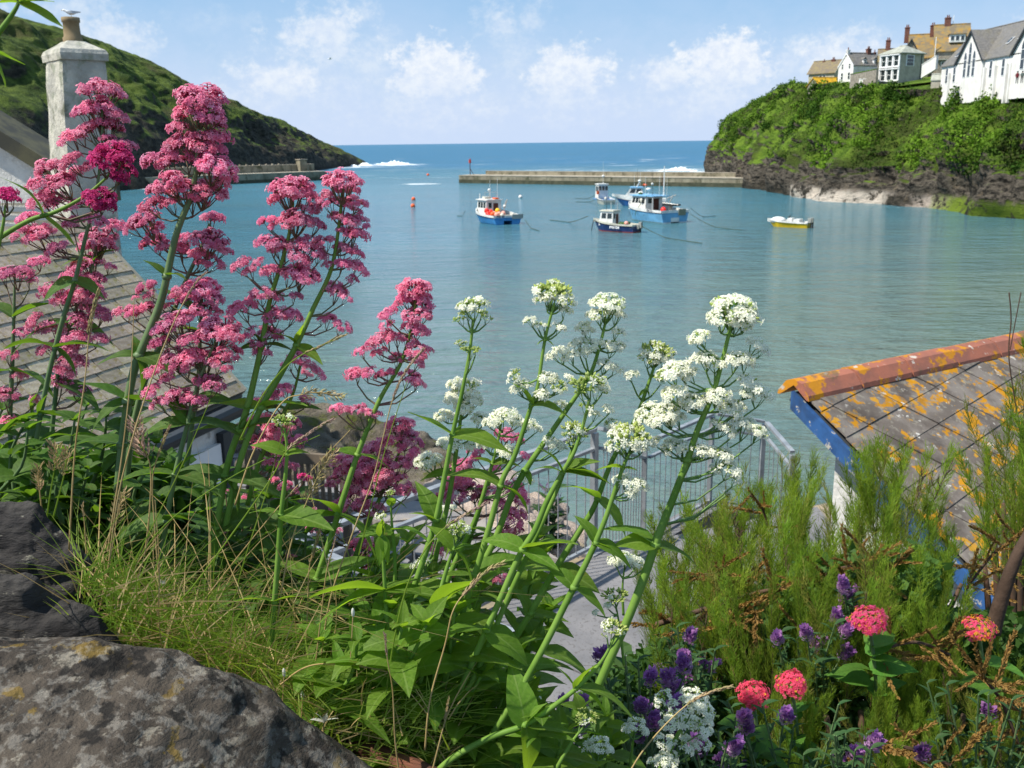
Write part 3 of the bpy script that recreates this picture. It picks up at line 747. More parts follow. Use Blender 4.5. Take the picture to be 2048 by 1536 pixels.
# 3  navy boat
sc_ = atz(1226, 464, 0)
b3 = Boat('fishing_boat', 'small navy blue and cream boat with a white wheelhouse, nearest of the moored fishing boats', sc_+Vector((.3, .9, 0)), R_(90+50), 6.6, 2.6, 1.55, 1.0, navy_p, cream_p, boot=redboot, topband=.3, transom=.85)
b3.cabin(-.2, 1.9, 1.6, .75, 1.75, white_p, cream_p, rake=.25, wins=(2,), over=.1)
b3.pole(1.2, .1, 2.6, 1.9, .03, blackm); b3.pole(-.1, -.4, 2.6, 1.7, .035, steel); b3.pole(.9, -.5, 2.6, 1.0, .03); b3.pole(.2, .6, 2.6, 1.1, .03)
b3.ball(-1.3, .1, 1.0, .5, green_net, 'net_heap', (1.4, 1, .5)); b3.ball(-2.2, .7, 1.15, .27, pink_m); b3.ball(-1.8, -.5, 1.1, .2, green_net, 'net_heap')
b3.box((-3.42, -.35, .72), (.45, .95, .5), greyp, 'outboard_bracket'); b3.box((-3.72, -.2, .95), (.35, .4, .7), greyp, 'outboard_engine'); b3.box((-3.72, -.2, .3), (.12, .15, .8), blackm, 'outboard_leg')
b3.text('PW104', (-.1, 1.33, .46), (-1, 0, 0), .48, lettw)
b3.tubes([[(3.25, 0, 1.3), (3.5, .1, .0)]], .05, blackm, 'bow_fender')

# 4  blue and white cruiser behind
sc_ = atz(1246, 413, 0)
b4 = Boat('fishing_boat', 'white boat with deep blue hull and sloping windscreen behind the light blue catamaran', sc_+Vector((3.0, 2.2, 0)), R_(180-38+30), 9.5, 3.4, 2.1, 1.2, mblue_p, white_p, topband=.75, rake=2.2)
b4.cabin(-.6, 2.6, 2.3, 1.4, 1.7, white_p, cyan_p, rake=1.2, wins=(2,), over=.1)
b4.pole(.4, .3, 3.1, 1.0, .14, white_p, 'radar_arch', (-.5, 0)); b4.ball(-.1, .3, 4.3, .3, white_p, 'radar_dome', (1, 1, .6)); b4.ball(-1.0, -.2, 3.5, .34, orange_m, 'float', (1.3, 1, .7))
b4.pole(.3, -.3, 3.1, 3.2, .03, blackm); b4.pole(-.2, -.6, 3.1, 2.9, .03); b4.pole(.8, .7, 3.1, 2.6, .03)

# 5  small white boat furthest back
sc_ = atz(1207, 409, 0)
b5 = Boat('fishing_boat', 'small white boat with a boxy glazed wheelhouse, furthest back of the moored group', sc_+Vector((.3, 2.5, 0)), R_(90+12), 6.4, 2.7, 1.6, .9, cream_p, white_p, topband=.25)
b5.box((0, 0, .78), (5.4, 2.5, .12), mblue_p, 'blue_band')
b5.cabin(.4, 2.4, 1.9, .9, 2.5, white_p, white_p, rake=.1, winf=3, wins=(2,), over=.12, backdoor=False)
for i in range(3):
    b5.box((.37, -.6+i*.6, 2.75), (.05, .45, .75), glass, 'rear_window')
b5.box((.2, 1.1, 2.0), (.3, .4, .6), orange_m, 'lifejackets'); b5.pole(1.2, -.2, 3.4, 1.5, .04, white_p, 'radar_post'); b5.ball(1.2, -.2, 4.9, .3, white_p, 'radar_dome', (1, 1, .7)); b5.pole(1.2, -.2, 5.0, 2.6, .025)
b5.ball(-2.0, .3, 1.0, .3, cream_p)

# 6  yellow and white open boat
sc_ = atz(1573, 455, 0)
b6 = Boat('motor_boat', 'small yellow and white open boat with outboard engines moored alone by the cliff', sc_+Vector((.4, .8, 0)), R_(90+55), 5.6, 2.1, 1.05, .72, yellow_p, white_p, cat='boat', topband=.2, transom=.92)
mb = MB(); mb.sphere((1.3, 0, .85), .8, 12, 8, sc=(1.25, 1.0, .55)); mb.build('cuddy_cover', white_p, b6.r, smooth=True, local=True)
b6.box((-.35, 0, .85), (.6, 1.1, .6), white_p, 'console'); b6.box((-1.3, 0, .8), (.8, 1.5, .5), white_p, 'seat'); b6.tubes([[(.3, -.8, .9), (-.1, -.8, 1.5)], [(.3, -.8, .9), (.0, -.5, 1.45)]], .04, blackm, 'grab_rail')
for y in (-.35, .4):
    b6.box((-2.95, y, .95), (.42, .36, .55), greyp, 'outboard_engine'); b6.box((-3.1, y, .35), (.14, .14, .8), blackm, 'outboard_leg')
b6.box((1.2, -.75, .95), (.7, .06, .22), glass, 'window')

# buoys
def buoy(px, py, r, m, label, g=None):
    p = atz(px, py, 0); t = thing('mooring_buoy', label, 'buoy', p, g)
    mb = MB(); mb.sphere(p+Vector((0, 0, r*.45)), r, 10, 8); mb.build('float', m, t, smooth=True)
    mb = MB(); mb.tube([p+Vector((0, 0, r*1.3)), p+Vector((0, 0, r*1.8))], r*.16, 6); mb.build('eye', steel, t)
buoy(1041, 396, .42, white_p, 'white mooring buoy right of the blue catamaran', 'mooring buoys')
buoy(827, 400, .42, orange_m, 'orange mooring buoy in open water, upper of the close pair', 'mooring buoys')
buoy(826, 414, .42, orange_m, 'orange mooring buoy in open water, lower of the close pair', 'mooring buoys')
buoy(856, 351, .5, orange_m, 'distant orange buoy between the two breakwaters', 'mooring buoys')
buoy(1229, 427, .3, white_p, 'white buoy floating between the navy boat and the light blue catamaran', 'mooring buoys')
# mooring lines
weed = mat('weedy_rope', (.025, .04, .025), (.05, .06, .02), scale=2, rough=.9)
def line(px0, py0, z0, px1, py1, label, r=.055, weeds=3):
    a = atz(px0, py0, z0); b_ = atz(px1, py1, 0.0)
    pts = [a.lerp(b_, i/14)+Vector((0, 0, -(.30+.25*z0)*math.sin(math.pi*i/14)*(1 if z0 > .5 else .2))) for i in range(15)]
    pts = [Vector((p.x, p.y, max(p.z, .02))) for p in pts]
    t = thing('mooring_rope', label, 'rope', b_)
    mb = MB(); mb.tube(pts, r*.65, 5); mb.build('line', weed, t)
    for k in range(weeds):
        p = pts[13-k*3]; mb = MB(); mb.tube([p, p+Vector((.05, 0, -.25)), p+Vector((0, 0, -.45))], [r*1.4, r*1.8, .02], 5); mb.build('weed_clump', weed, t)
line(1283, 452, 1.0, 1404, 487, 'weedy mooring rope running to the right from the stern of the navy boat', .06)
line(1381, 428, 1.4, 1484, 461, 'weedy mooring rope running right from the stern of the light blue catamaran', .055)
line(1381, 416, 1.5, 1432, 432, 'shorter upper mooring rope behind the light blue catamaran', .05)
line(1176, 432, 1.2, 1100, 440, 'weedy mooring rope running left from the bow of the navy boat', .07)
line(1051, 440, .9, 1079, 462, 'mooring rope slanting into the water off the stern of the blue catamaran', .06)
line(1193, 388, 1.0, 1150, 397, 'upper mooring rope left of the small white boat', .06, 1)
line(1193, 398, .6, 1152, 404, 'lower mooring rope left of the small white boat', .06, 1)
line(931, 421, 1.0, 914, 431, 'mooring rope at the bow of the bright blue catamaran', .05, 0)

# ================================================================== HOUSES ON THE CLIFF
wallw = mat('white_render', (.76, .74, .71), (.66, .64, .60), scale=.6, rough=.85, spec=.15, streak=((.45, .43, .38), 1.2, .35))
stone_w = mat('grey_stone_wall', (.30, .27, .22), (.20, .18, .15), scale=2.5, rough=.9, c3=(.38, .34, .27), s3=4, spec=.1)
cream_w = mat('buff_render', (.46, .42, .34), (.36, .33, .27), scale=1.2, rough=.9, spec=.1)
slate_g = mat('grey_slate', (.12, .115, .11), (.18, .17, .16), scale=3, rough=.6, spec=.3, streak=((.2, .17, .08), .8, .35))
slate_o = mat('ochre_lichen_roof', (.25, .185, .085), (.17, .14, .10), scale=.9, rough=.9, c3=(.32, .19, .05), s3=.7, lo3=.5, hi3=.62, spec=.1)
slate_b = mat('brown_slate', (.17, .14, .11), (.22, .18, .10), scale=1.5, rough=.85, spec=.1)
slate_y = mat('orange_lichen_roof', (.55, .31, .02), (.42, .25, .03), scale=1.2, rough=.9, spec=.1)
leadm = mat('pale_lead_roof', (.38, .39, .34), (.28, .29, .24), scale=1.5, rough=.7)
brickm = mat('chimney_brick', (.20, .085, .06), (.13, .06, .05), scale=3, rough=.9)
trim = mat('white_trim', (.78, .78, .78), rough=.5)
barge = mat('dark_barge_board', (.03, .035, .04), rough=.6)
class House:
    """x = along the ridge, y = depth, z up, in a frame turned by yaw"""
    def __init__(s, name, label, o, yaw, cat='house'):
        s.r = thing(name, label, cat, o, rz=yaw)
    def block(s, x0, x1, y0, y1, h, rise, wm, rm, gable=True, over=.3, hip=(0, 0), z0=-3.5, bargem=None, ridge_tiles=False, barged=.28):
        ym = (y0+y1)/2
        mb = MB()
        mb.add([(x0, y0, z0), (x1, y0, z0), (x1, y1, z0), (x0, y1, z0), (x0, y0, h), (x1, y0, h), (x1, y1, h), (x0, y1, h)], [(0, 1, 5, 4), (1, 2, 6, 5), (2, 3, 7, 6), (3, 0, 4, 7), (4, 5, 6, 7)])
        if hip[0] == 0: mb.add([(x0, y0, h), (x0, y1, h), (x0, ym, h+rise)], [(0, 1, 2)])
        if hip[1] == 0: mb.add([(x1, y0, h), (x1, y1, h), (x1, ym, h+rise)], [(0, 1, 2)])
        mb.build('wall', wm, s.r, local=True)
        t = .16; k = rise/((y1-y0)/2); xa = x0-over if hip[0] == 0 else x0-over; xb = x1+over
        ya, yb = y0-over, y1+over; zl = h-over*k
        ra, rb = (x0-over if hip[0] == 0 else x0+hip[0]), (x1+over if hip[1] == 0 else x1-hip[1])
        mb = MB()
        for (ye, sg) in ((ya, -1), (yb, 1)):
            P = [(xa, ye, zl+.03), (xb, ye, zl+.03), (rb, ym, h+rise+.03), (ra, ym, h+rise+.03)]
            if sg > 0: P = P[::-1]
            mb.prism(P, (0, 0, t))
        if hip[0]: mb.prism([(xa, yb, zl+.03), (xa, ya, zl+.03), (ra, ym, h+rise+.03)], (0, 0, t))
        if hip[1]: mb.prism([(xb, ya, zl+.03), (xb, yb, zl+.03), (rb, ym, h+rise+.03)], (0, 0, t))
        mb.build('roof', rm, s.r, local=True)
        mb = MB(); mb.tube([(ra, ym, h+rise+t+.04), (rb, ym, h+rise+t+.04)], .13, 6); mb.build('ridge', rm, s.r, local=True)
        if bargem:
            for xe, hp in ((x0-over-.04, hip[0]), (x1+over+.04, hip[1])):
                if hp: continue
                mb = MB()
                for ye in (ya, yb):
                    mb.prism([(xe, ye, zl-.12), (xe, ym, h+rise-.12), (xe, ym, h+rise+t+.06), (xe, ye, zl+t+.06)], (.07, 0, 0))
                mb.build('barge_board', bargem, s.r, local=True)
    def win(s, face, c, w, h, z, fixed, arch=False, frame=True, bars=1, gm=None, depth=.10):
        """face: 'x-','x+','y-','y+' outward direction; fixed = plane coordinate"""
        n = {'x-': Vector((-1, 0, 0)), 'x+': Vector((1, 0, 0)), 'y-': Vector((0, -1, 0)), 'y+': Vector((0, 1, 0))}[face]
        u = Vector((0, 0, 1)).cross(n)
        o = (Vector((fixed, c, z)) if face[0] == 'x' else Vector((c, fixed, z)))
        pts = [(-w/2, 0), (w/2, 0), (w/2, h)]
        if arch:
            pts = [(-w/2, 0), (w/2, 0), (w/2, h*.8), (w*.3, h*.93), (0, h), (-w*.3, h*.93), (-w/2, h*.8)]
        else: pts += [(-w/2, h)]
        f = MB(); f.prism([o+u*(a*1.28)+Vector((0, 0, b_+(.1 if b_ > 0 else -.1)))-n*.02 for a, b_ in pts], n*.07)
        fr = f.build('window', trim, s.r, local=True)
        g = MB(); g.prism([o+u*a+Vector((0, 0, b_))+n*.052 for a, b_ in pts], n*.02)
        g.build('pane', glass if gm is None else gm, fr, local=True)
        if bars:
            m_ = MB()
            for k in range(bars): m_.box(o+Vector((0, 0, h*(k+1)/(bars+1)))+n*.085, (w, .05, .07), ux=u, uy=n, uz=Vector((0, 0, 1)))
            m_.build('glazing_bar', trim, fr, local=True)
    def part(s, name, m, c, d):
        mb = MB(); mb.box(c, d); return mb.build(name, m, s.r, local=True)
    def chimney(s, x, y, z, h, w=.8, d=.6, pots=2, m=None):
        mb = MB(); mb.box((x, y, z+h/2), (w, d, h)); mb.box((x, y, z+h-.12), (w+.14, d+.14, .16))
        c = mb.build('chimney', m or brickm, s.r, local=True)
        for i in range(pots):
            mb = MB(); mb.tube([(x+(i-(pots-1)/2)*.32, y, z+h-.05), (x+(i-(pots-1)/2)*.32, y, z+h+.5)], [.13, .10], 7); mb.build('chimney_pot', brickm, c, local=True)

# chapel: local x runs along -Y (towards the camera), local y = inland (+X). yaw = -90deg: x -> -Y, y -> +X
ch = House('chapel', 'large white chapel with grey slate roofs and pointed windows at the right', (74.5, 171.2, 19.9), R_(-90), 'chapel')
ch.block(0, 48, 0, 10, 2.95, 5.2, wallw, slate_g, bargem=barge, over=.25)
def gable_front(hs, c, w, h, rise, depth, y0, wm, rm):
    # gable facing -y local, ridge along y
    mb = MB()
    mb.add([(c-w/2, y0, -3.5), (c+w/2, y0, -3.5), (c+w/2, y0, h), (c, y0, h+rise), (c-w/2, y0, h)], [(0, 1, 2, 3, 4)])
    mb.add([(c-w/2, y0, -3.5), (c-w/2, y0, h), (c-w/2, y0+.6, h), (c-w/2, y0+.6, -3.5)], [(0, 1, 2, 3)]); mb.add([(c+w/2, y0, -3.5), (c+w/2, y0, h), (c+w/2, y0+.6, h), (c+w/2, y0+.6, -3.5)], [(3, 2, 1, 0)])
    hs.gw = mb.build('gable_wall', wm, hs.r, local=True)
    k = rise/(w/2); ov = .3; mb = MB()
    for sg in (-1, 1):
        P = [(c+sg*(w/2+ov), y0-ov, h-ov*k+.03), (c, y0-ov, h+rise+.03), (c, y0+depth, h+rise+.03), (c+sg*(w/2+ov), y0+depth*.35, h-ov*k+.03)]
        if sg < 0: P = P[::-1]
        mb.prism(P, (0, 0, .16))
    mb.build('gable_roof', rm, hs.r, local=True)
    mb = MB()
    for sg in (-1, 1): mb.prism([(c+sg*(w/2+ov), y0-ov-.05, h-ov*k-.25), (c, y0-ov-.05, h+rise-.25), (c, y0-ov-.05, h+rise+.2), (c+sg*(w/2+ov), y0-ov-.05, h-ov*k+.2)], (0, .07, 0))
    mb.build('barge_board', barge, hs.r, local=True)
gable_front(ch, 10.6, 9.1, 2.95, 4.6, 5.5, -.25, wallw, slate_g)
gable_front(ch, 28.9, 9.6, 2.95, 4.8, 5.5, -.25, wallw, slate_g)
for dx, zz, hh in ((-1.5, .6, 3.9), (0, .6, 5.3), (1.5, .6, 3.9)):
    ch.win('y-', 10.6+dx, .8, hh, zz, -.25, arch=True, bars=2)
for dx, hh in ((-1.8, 4.0), (0, 5.5), (1.8, 4.0)): ch.win('y-', 28.9+dx, .95, hh, .6, -.25, arch=True, bars=2)
for x in (2.2, 5.0, 17.4, 21.2): ch.win('y-', x, .7, 2.3, .1, 0, bars=1)
for x in (3.6, 16.0, 19.3, 22.8, 24.0): ch.part('buttress', wallw, (x, -.22, -1.2), (.4, .44, 5.6))
def skylight(hs, x, f, h, rise, w2):   # f: fraction up the y- slope
    y = w2*f; z = h+rise*f
    mb = MB(); n = Vector((0, -rise, w2)).normalized(); v = Vector((0, w2, rise)).normalized()
    mb.box(Vector((x, y, z))+n*.26, (.8, 1.3, .08), ux=Vector((1, 0, 0)), uy=v, uz=n); o = mb.build('skylight', trim, hs.r, local=True)
    mb = MB(); mb.box(Vector((x, y, z))+n*.31, (.6, 1.1, .04), ux=Vector((1, 0, 0)), uy=v, uz=n); mb.build('pane', glass, o, local=True)
skylight(ch, 3.0, .3, 2.95, 5.2, 5); skylight(ch, 18.6, .42, 2.95, 5.2, 5); skylight(ch, 21.2, .5, 2.95, 5.2, 5)
ch.chimney(17.5, 8.5, 4.5, 5.0, 1.1, .8)
# generic placement of the others: pixel + distance of the front lower left corner
def wpt(px, py, D):
    d = ray(px, py); return Vector((0, 0, H))+d*(D/math.hypot(d.x, d.y))
def zat(py, px, D): return wpt(px, py, D).z

def wY(px, py, Y): return at(px, py, Y)
# bay house (grey, tall two-storey bay with white windows)
o = at(1757, 168, 190)
bh = House('bay_house', 'tall grey house with two storeys of white bay windows in the middle of the row', o, R_(-62))
bh.block(0, 4.7, 0, 6.3, 5.3, 1.3, cream_w, leadm, hip=(1.6, 1.6), over=.35)
for fl in (.6, 3.1):
    for k in range(3): bh.win('y-', .9+k*1.45, .85, 1.75, fl, 0, bars=1)
    bh.part('window_band', trim, (2.35, -.16, fl-.22), (4.5, .34, .16)); bh.part('window_band', trim, (2.35, -.16, fl+1.95), (4.5, .34, .16))
for x in (.15, 1.62, 3.08, 4.55):
    bh.part('mullion', trim, (x, -.1, 2.7), (.28, .2, 4.6))
bh.win('x+', 2.6, 1.7, 1.8, 3.1, 4.7, bars=2)
bh.part('downpipe', barge, (4.77, 5.6, 2.0), (.1, .1, 6.6))
o = at(1786, 150, 197)
om = House('terrace_house', 'rambling stone house with ochre lichened roofs and brick chimneys behind the bay house', o, R_(-18))
om.block(3, 7.3, 2, 11, 3.3, 4.5, stone_w, slate_o, over=.3)
om.block(7.4, 13.5, .5, 10, 4.3, 5.0, stone_w, slate_o, over=.3)
gable_front(om, 3.0, 3.2, 3.9, 2.8, 3.5, 1.8, stone_w, slate_o)
om.block(-2.6, 2.9, 4, 10, 2.9, 2.4, stone_w, slate_b)
om.chimney(2.4, 7.0, 6.5, 3.0, .9, .7); om.chimney(-1.0, 7, 4.6, 2.6, .9, .7); om.chimney(7.1, 6.2, 7.3, 2.3, 1.0, .8); om.chimney(9.6, 5.3, 8.6, 2.2, 1.1, .8)
om.part('vent_pipe', trim, (7.3, .1, 4.6), (.12, .12, 4.4)); om.part('vent_pipe', trim, (10.6, 5.3, 10.2), (.12, .12, 2.0))
om.part('dormer', trim, (11.2, 2.0, 6.5), (2.8, 1.8, 1.4)); om.part('dormer_roof', slate_b, (11.2, 2.1, 7.28), (3.2, 2.4, .18))
for k in range(3): om.win('y-', 10.3+k*.9, .55, .8, 6.15, 1.1, bars=0)
om.part('lean_to_roof', leadm, (9.6, -1.2, 2.4), (4.2, 3.4, .16)); om.part('porch_wall', stone_w, (9.6, -1.0, -.2), (3.8, 2.8, 5.0))
om.win('y-', 8.9, .9, 1.0, .9, -2.4, bars=0); om.win('y-', 10.4, .9, 1.0, .9, -2.4, bars=0)
om.part('flat_roof_wing', leadm, (4.6, .6, 1.4), (3.6, 2.6, 1.1)); om.part('flat_wing_wall', stone_w, (4.6, .7, -1.2), (3.4, 2.4, 4)); om.win('y-', 5.2, .7, 1.1, -.7, -.5, bars=1)
om.win('y-', 6.6, .7, 1.0, 1.9, 2.0, bars=1)
o = at(1705, 161, 211)
wc = House('white_cottage', 'white gabled cottage with slate roof and two small dormers, second from the left', o, R_(17))
wc.block(0, 7.2, 0, 5.2, 3.0, 2.6, wallw, slate_g, over=.1, bargem=trim)
for x in (3.0, 5.6):
    wc.part('dormer', trim, (x, .9, 3.9), (.8, 1.2, .9)); gm = MB(); gm.prism([(x-.55, .25, 4.3), (x+.55, .25, 4.3), (x, .25, 4.85)], (0, 1.8, 0)); gm.build('dormer_roof', slate_g, wc.r, local=True)
    wc.win('y-', x, .4, .6, 3.6, .3, bars=1)
for x in (2.6, 5.4): wc.win('y-', x, .7, 1.1, .9, 0, bars=1)
for y in (1.3, 3.7): wc.win('x-', y, .6, 1.3, .4, 0, bars=1); wc.win('x-', y, .45, .9, 2.6, 0, bars=1)
wc.chimney(.3, 2.6, 5.0, 1.4, .6, .6, 1, m=wallw); wc.chimney(5.4, 2.6, 5.0, 1.7, .9, .7); wc.chimney(7.0, 2.6, 5.0, 1.0, .5, .5, 1)
wc.part('porch', mat('porch_glass', (.30, .42, .44), rough=.3), (6.2, -1.0, .9), (2.4, 2.0, 2.2)); wc.part('porch_roof', slate_g, (6.2, -1.0, 2.1), (2.7, 2.3, .15))
o = at(1616, 172, 242)
gh = House('grey_house', 'low brown-roofed stone house at the left end of the row', o, R_(-45))
gh.block(0, 6.6, 0, 5.8, 2.9, 2.7, cream_w, slate_b, over=.35, bargem=cream_w)
gh.win('y-', 3.2, .6, 1.3, 1.0, 0, bars=0); gh.win('y-', 4.1, .6, 1.3, 1.0, 0, bars=0); gh.win('x+', 2.8, .5, .7, 1.8, 6.4, bars=0)
gh.chimney(2.4, 2.8, 4.7, 1.0, .5, .5, 1); gh.chimney(4.8, 2.8, 4.7, 1.3, .9, .6)
o = at(1638, 182, 226)
sh = House('stone_shed', 'small stone shed with a bright orange lichened roof below the grey house', o, R_(18))
sh.block(0, 9.4, 0, 4.6, 1.2, 1.7, stone_w, slate_y, over=.2)
sh.part('doorway', barge, (3.2, -.03, .2), (.8, .08, 1.5))
# walls and small outhouses
def garden_wall(px0, py0, px1, py1, D0, D1, h, m, label, t=.4, name='garden_wall', cap=None):
    a = wpt(px0, py0, D0); b_ = wpt(px1, py1, D1); d = b_-a
    r = thing(name, label, 'wall', a); n = Vector((-d.y, d.x, 0)).normalized()
    mb = MB(); z = Vector((0, 0, 1))
    mb.prism([a-z*1.2, b_-z*1.2, b_+z*h, a+z*h], n*t); mb.build('wall', m, r)
    mb = MB(); mb.prism([a+z*(h+.01)-n*.06, b_+z*(h+.01)-n*.06, b_+z*(h+.13)-n*.06, a+z*(h+.13)-n*.06], n*(t+.12)); mb.build('coping', cap or m, r)
garden_wall(1700, 164, 1752, 154, 208, 200, 1.4, stone_w, 'grassy-topped stone garden wall between the cottage and the bay house', cap=veg_m)
garden_wall(1717, 176, 1731, 176, 205, 203, 1.6, wallw, 'short white garden wall below the cottage')
garden_wall(1843, 142, 1872, 124, 193, 190, 1.0, wallw, 'white stepped garden wall climbing the slope beside the chapel')
o = at(1862, 167, 174)
gsh = House('glass_shed', 'little pale roofed lean-to at the left corner of the chapel', (o.x, o.y, o.z), R_(-30), 'shed')
gsh.block(0, 2.2, 0, 1.6, .5, .9, cream_w, leadm, over=.1, z0=-1)
# two people by the chapel
def person(px, py, D, shirt, legs, label, hgt=1.7):
    o = at(px, py, D)
    r = thing('person', label, 'person', o)
    me = bpy.data.meshes.new('body'); 
    V = [(0, 0, .95), (0, 0, 1.2), (0, 0, 1.45), (0, 0, 1.52), (0, 0, 1.66), (.12, 0, .9), (.13, .03, .5), (.13, 0, .06), (-.12, 0, .9), (-.13, -.03, .5), (-.13, 0, .06), (.2, 0, 1.42), (.27, .02, 1.15), (.25, -.12, .93), (-.2, 0, 1.42), (-.27, .02, 1.15), (-.25, -.12, .93)]
    E = [(0, 1), (1, 2), (2, 3), (3, 4), (0, 5), (5, 6), (6, 7), (0, 8), (8, 9), (9, 10), (2, 11), (11, 12), (12, 13), (2, 14), (14, 15), (15, 16)]
    Rr = [.15, .15, .16, .07, .12, .1, .07, .055, .1, .07, .055, .07, .05, .04, .07, .05, .04]
    me.from_pydata([tuple(Vector(v)*hgt/1.75) for v in V], E, [])
    ob = bpy.data.objects.new('body', me); COL.objects.link(ob); ob.parent = r
    sk = ob.modifiers.new('skin', 'SKIN')
    for i, rr in enumerate(Rr): me.skin_vertices[0].data[i].radius = (rr, rr*.8)
    me.skin_vertices[0].data[0].use_root = True
    ob.modifiers.new('sub', 'SUBSURF').levels = 1
    dg = bpy.context.evaluated_depsgraph_get(); m2 = bpy.data.meshes.new_from_object(ob.evaluated_get(dg)); ob.modifiers.clear(); ob.data = m2
    m2.materials.clear()
    for mm in (legs, shirt, skin): m2.materials.append(mm)
    for p in m2.polygons:
        z = p.center.z; p.material_index = 2 if z > 1.5 or (z < 1.02 and abs(p.center.x) > .21) else (1 if z > .9 else 0); p.use_smooth = True
    mb = MB(); mb.sphere((0, .02, 1.70*hgt/1.75), .135, 8, 6, sc=(1, 1.05, .9)); mb.build('hair', barge, r, smooth=True, local=True)
skin = mat('skin', (.5, .3, .22), rough=.6)
person(2033, 168, 141, mat('dark_red_jacket', (.16, .02, .03), rough=.9), barge, 'person in a dark red jacket standing by the chapel wall')
person(2043, 167, 142, mat('grey_green_jacket', (.10, .13, .12), rough=.9), barge, 'person in a grey jacket at the far right end by the chapel')
# gull in the air
gullw = mat('gull_white', (.8, .8, .8), rough=.7); gullg = mat('gull_grey', (.50, .52, .55), rough=.7); gully = mat('gull_bill', (.7, .45, .03), rough=.5)
def gull(p, label, flying, s, yaw):
    r = thing('gull', label, 'bird', p, rz=yaw)
    mb = MB(); prof_ = [(-.24, .008, .03), (-.16, .035, .02), (-.06, .062, .0), (.05, .066, .0), (.13, .045, .03), (.18, .036, .065), (.215, .032, .075), (.245, .012, .07)]
    rings = [[(x*s, rr*s*math.cos(a), (z+rr*1.05*math.sin(a))*s) for a in [2*math.pi*k/10 for k in range(10)]] for x, rr, z in prof_]
    mb.loft(rings); mb.build('body', gullw, r, smooth=True, local=True)
    mb = MB(); mb.tube([(.24*s, 0, .07*s), (.29*s, 0, .06*s)], [.01*s, .004*s], 5); mb.build('bill', gully, r, local=True)
    for sg in (-1, 1):
        mb = MB()
        if flying: P = [[(.06, .04, .03), (-.08, .04, .03)], [(.10, .25, .12), (-.05, .26, .11)], [(.05, .45, .13), (-.04, .45, .12)], [(-.08, .66, .08), (-.10, .66, .08)]]
        else: P = [[(.10, .05, .05), (.06, .062, -.01)], [(-.02, .066, .06), (-.04, .072, -.02)], [(-.16, .05, .05), (-.16, .05, .0)], [(-.30, .02, .035), (-.30, .02, .03)]]
        rings = [[(a[0]*s, sg*a[1]*s, a[2]*s), (b_[0]*s, sg*b_[1]*s, b_[2]*s), (b_[0]*s, sg*b_[1]*s*.97, (b_[2]-.012)*s), (a[0]*s, sg*a[1]*s*.97, (a[2]-.012)*s)] for a, b_ in P]
        mb.loft(rings); mb.build('wing', gullg, r, local=True)
    if not flying:
        for sg in (-1, 1):
            mb = MB(); mb.tube([(0, sg*.025*s, -.05*s), (0, sg*.025*s, -.15*s)], .005*s, 5); mb.build('leg', gully, r, local=True)
gull(at(660, 118, 110), 'gull flying high over the harbour entrance', True, 1.1, R_(20))
# second lichen layer (grey-white spots)
def add_spots(m, col_, s_, lo, hi, seed=(1, 2, 3), amt=1.0):
    t = m.node_tree; b = next(n for n in t.nodes if n.type == 'BSDF_PRINCIPLED'); src = b.inputs['Base Color'].links[0].from_socket
    tc = N(t, 'ShaderNodeNewGeometry').outputs['Position']
    c_ = mixc(t, mth(t, 'MULTIPLY', sstep(t, noisen(t, mapv(t, tc, (1, 1, 1), seed), s_, 5, .6), lo, hi), amt), src, col_)
    t.links.new(c_, b.inputs['Base Color'])
# ================================================================== TERRACE, PATIO, SEA WALL
TZ = 7.6
pav = mat('terrace_slab', (.155, .155, .165), (.205, .20, .205), scale=1.4, rough=.9, c3=(.13, .125, .125), s3=30, lo3=.55, hi3=.62, bump=.004, bscale=60, rnd=.06, spec=.15, streak=((.11, .11, .105), 2.5, .4))
joint = mat('sandy_joint', (.30, .24, .16), (.20, .17, .12), scale=9, rough=.95)
crazy = mat('crazy_paving_stone', (.26, .24, .225), (.19, .185, .19), scale=2.2, rough=.9, c3=(.30, .25, .19), s3=5, bump=.01, bscale=18, rnd=.16, spec=.1)
cstone = mat('sea_wall_stone', (.14, .12, .10), (.24, .21, .17), scale=1.2, rough=.9, bump=.04, bscale=5)
mb = MB()
# ground body under terrace and patio, ending in a sea wall
edge = [(-9, 12.5), (-3.2, 10.6), (-1.2, 9.9), (.15, 8.7), (.72, 7.62), (1.50, 7.95), (3.0, 8.7), (9, 12), (9, -4), (-14, -4), (-14, 12.5)]
mb.add([(x, y, TZ-.06) for x, y in edge], [tuple(range(len(edge)))[::-1]])
mb.build('terrace_bed', joint).data.name = 'terrace_bed'
tag(bpy.data.objects['terrace_bed'], kind='structure')
mb = MB(); m_ = len(edge)
mb.add([(x, y, TZ-.07) for x, y in edge]+[(x+(.0 if y < 0 else .25), y+(.5 if y > 0 else 0), -1) for x, y in edge], [(i, (i+1) % m_, m_+(i+1) % m_, m_+i) for i in range(m_)])
tag(mb.build('sea_wall', cstone), kind='structure')
Kc = Vector((.678, 7.51, TZ)); Lc = Vector((-1.32, 5.30, TZ))
def inside(p, poly):
    c = False; j = len(poly)-1
    for i in range(len(poly)):
        if ((poly[i][1] > p[1]) != (poly[j][1] > p[1])) and (p[0] < (poly[j][0]-poly[i][0])*(p[1]-poly[i][1])/(poly[j][1]-poly[i][1])+poly[i][0]): c = not c
        j = i
    return c
main_poly = [(-1.34, 5.28), (.66, 7.50), (1.46, 7.86), (2.9, 8.5), (2.9, 1.6), (-1.34, 1.6)]
pt = thing('terrace_paving', 'smooth grey paved terrace beyond the railing corner and under the white flowers', 'paving', (0.6, 5, TZ))
ux = (Kc-Lc).normalized(); uy = Vector((-ux.y, ux.x, 0))
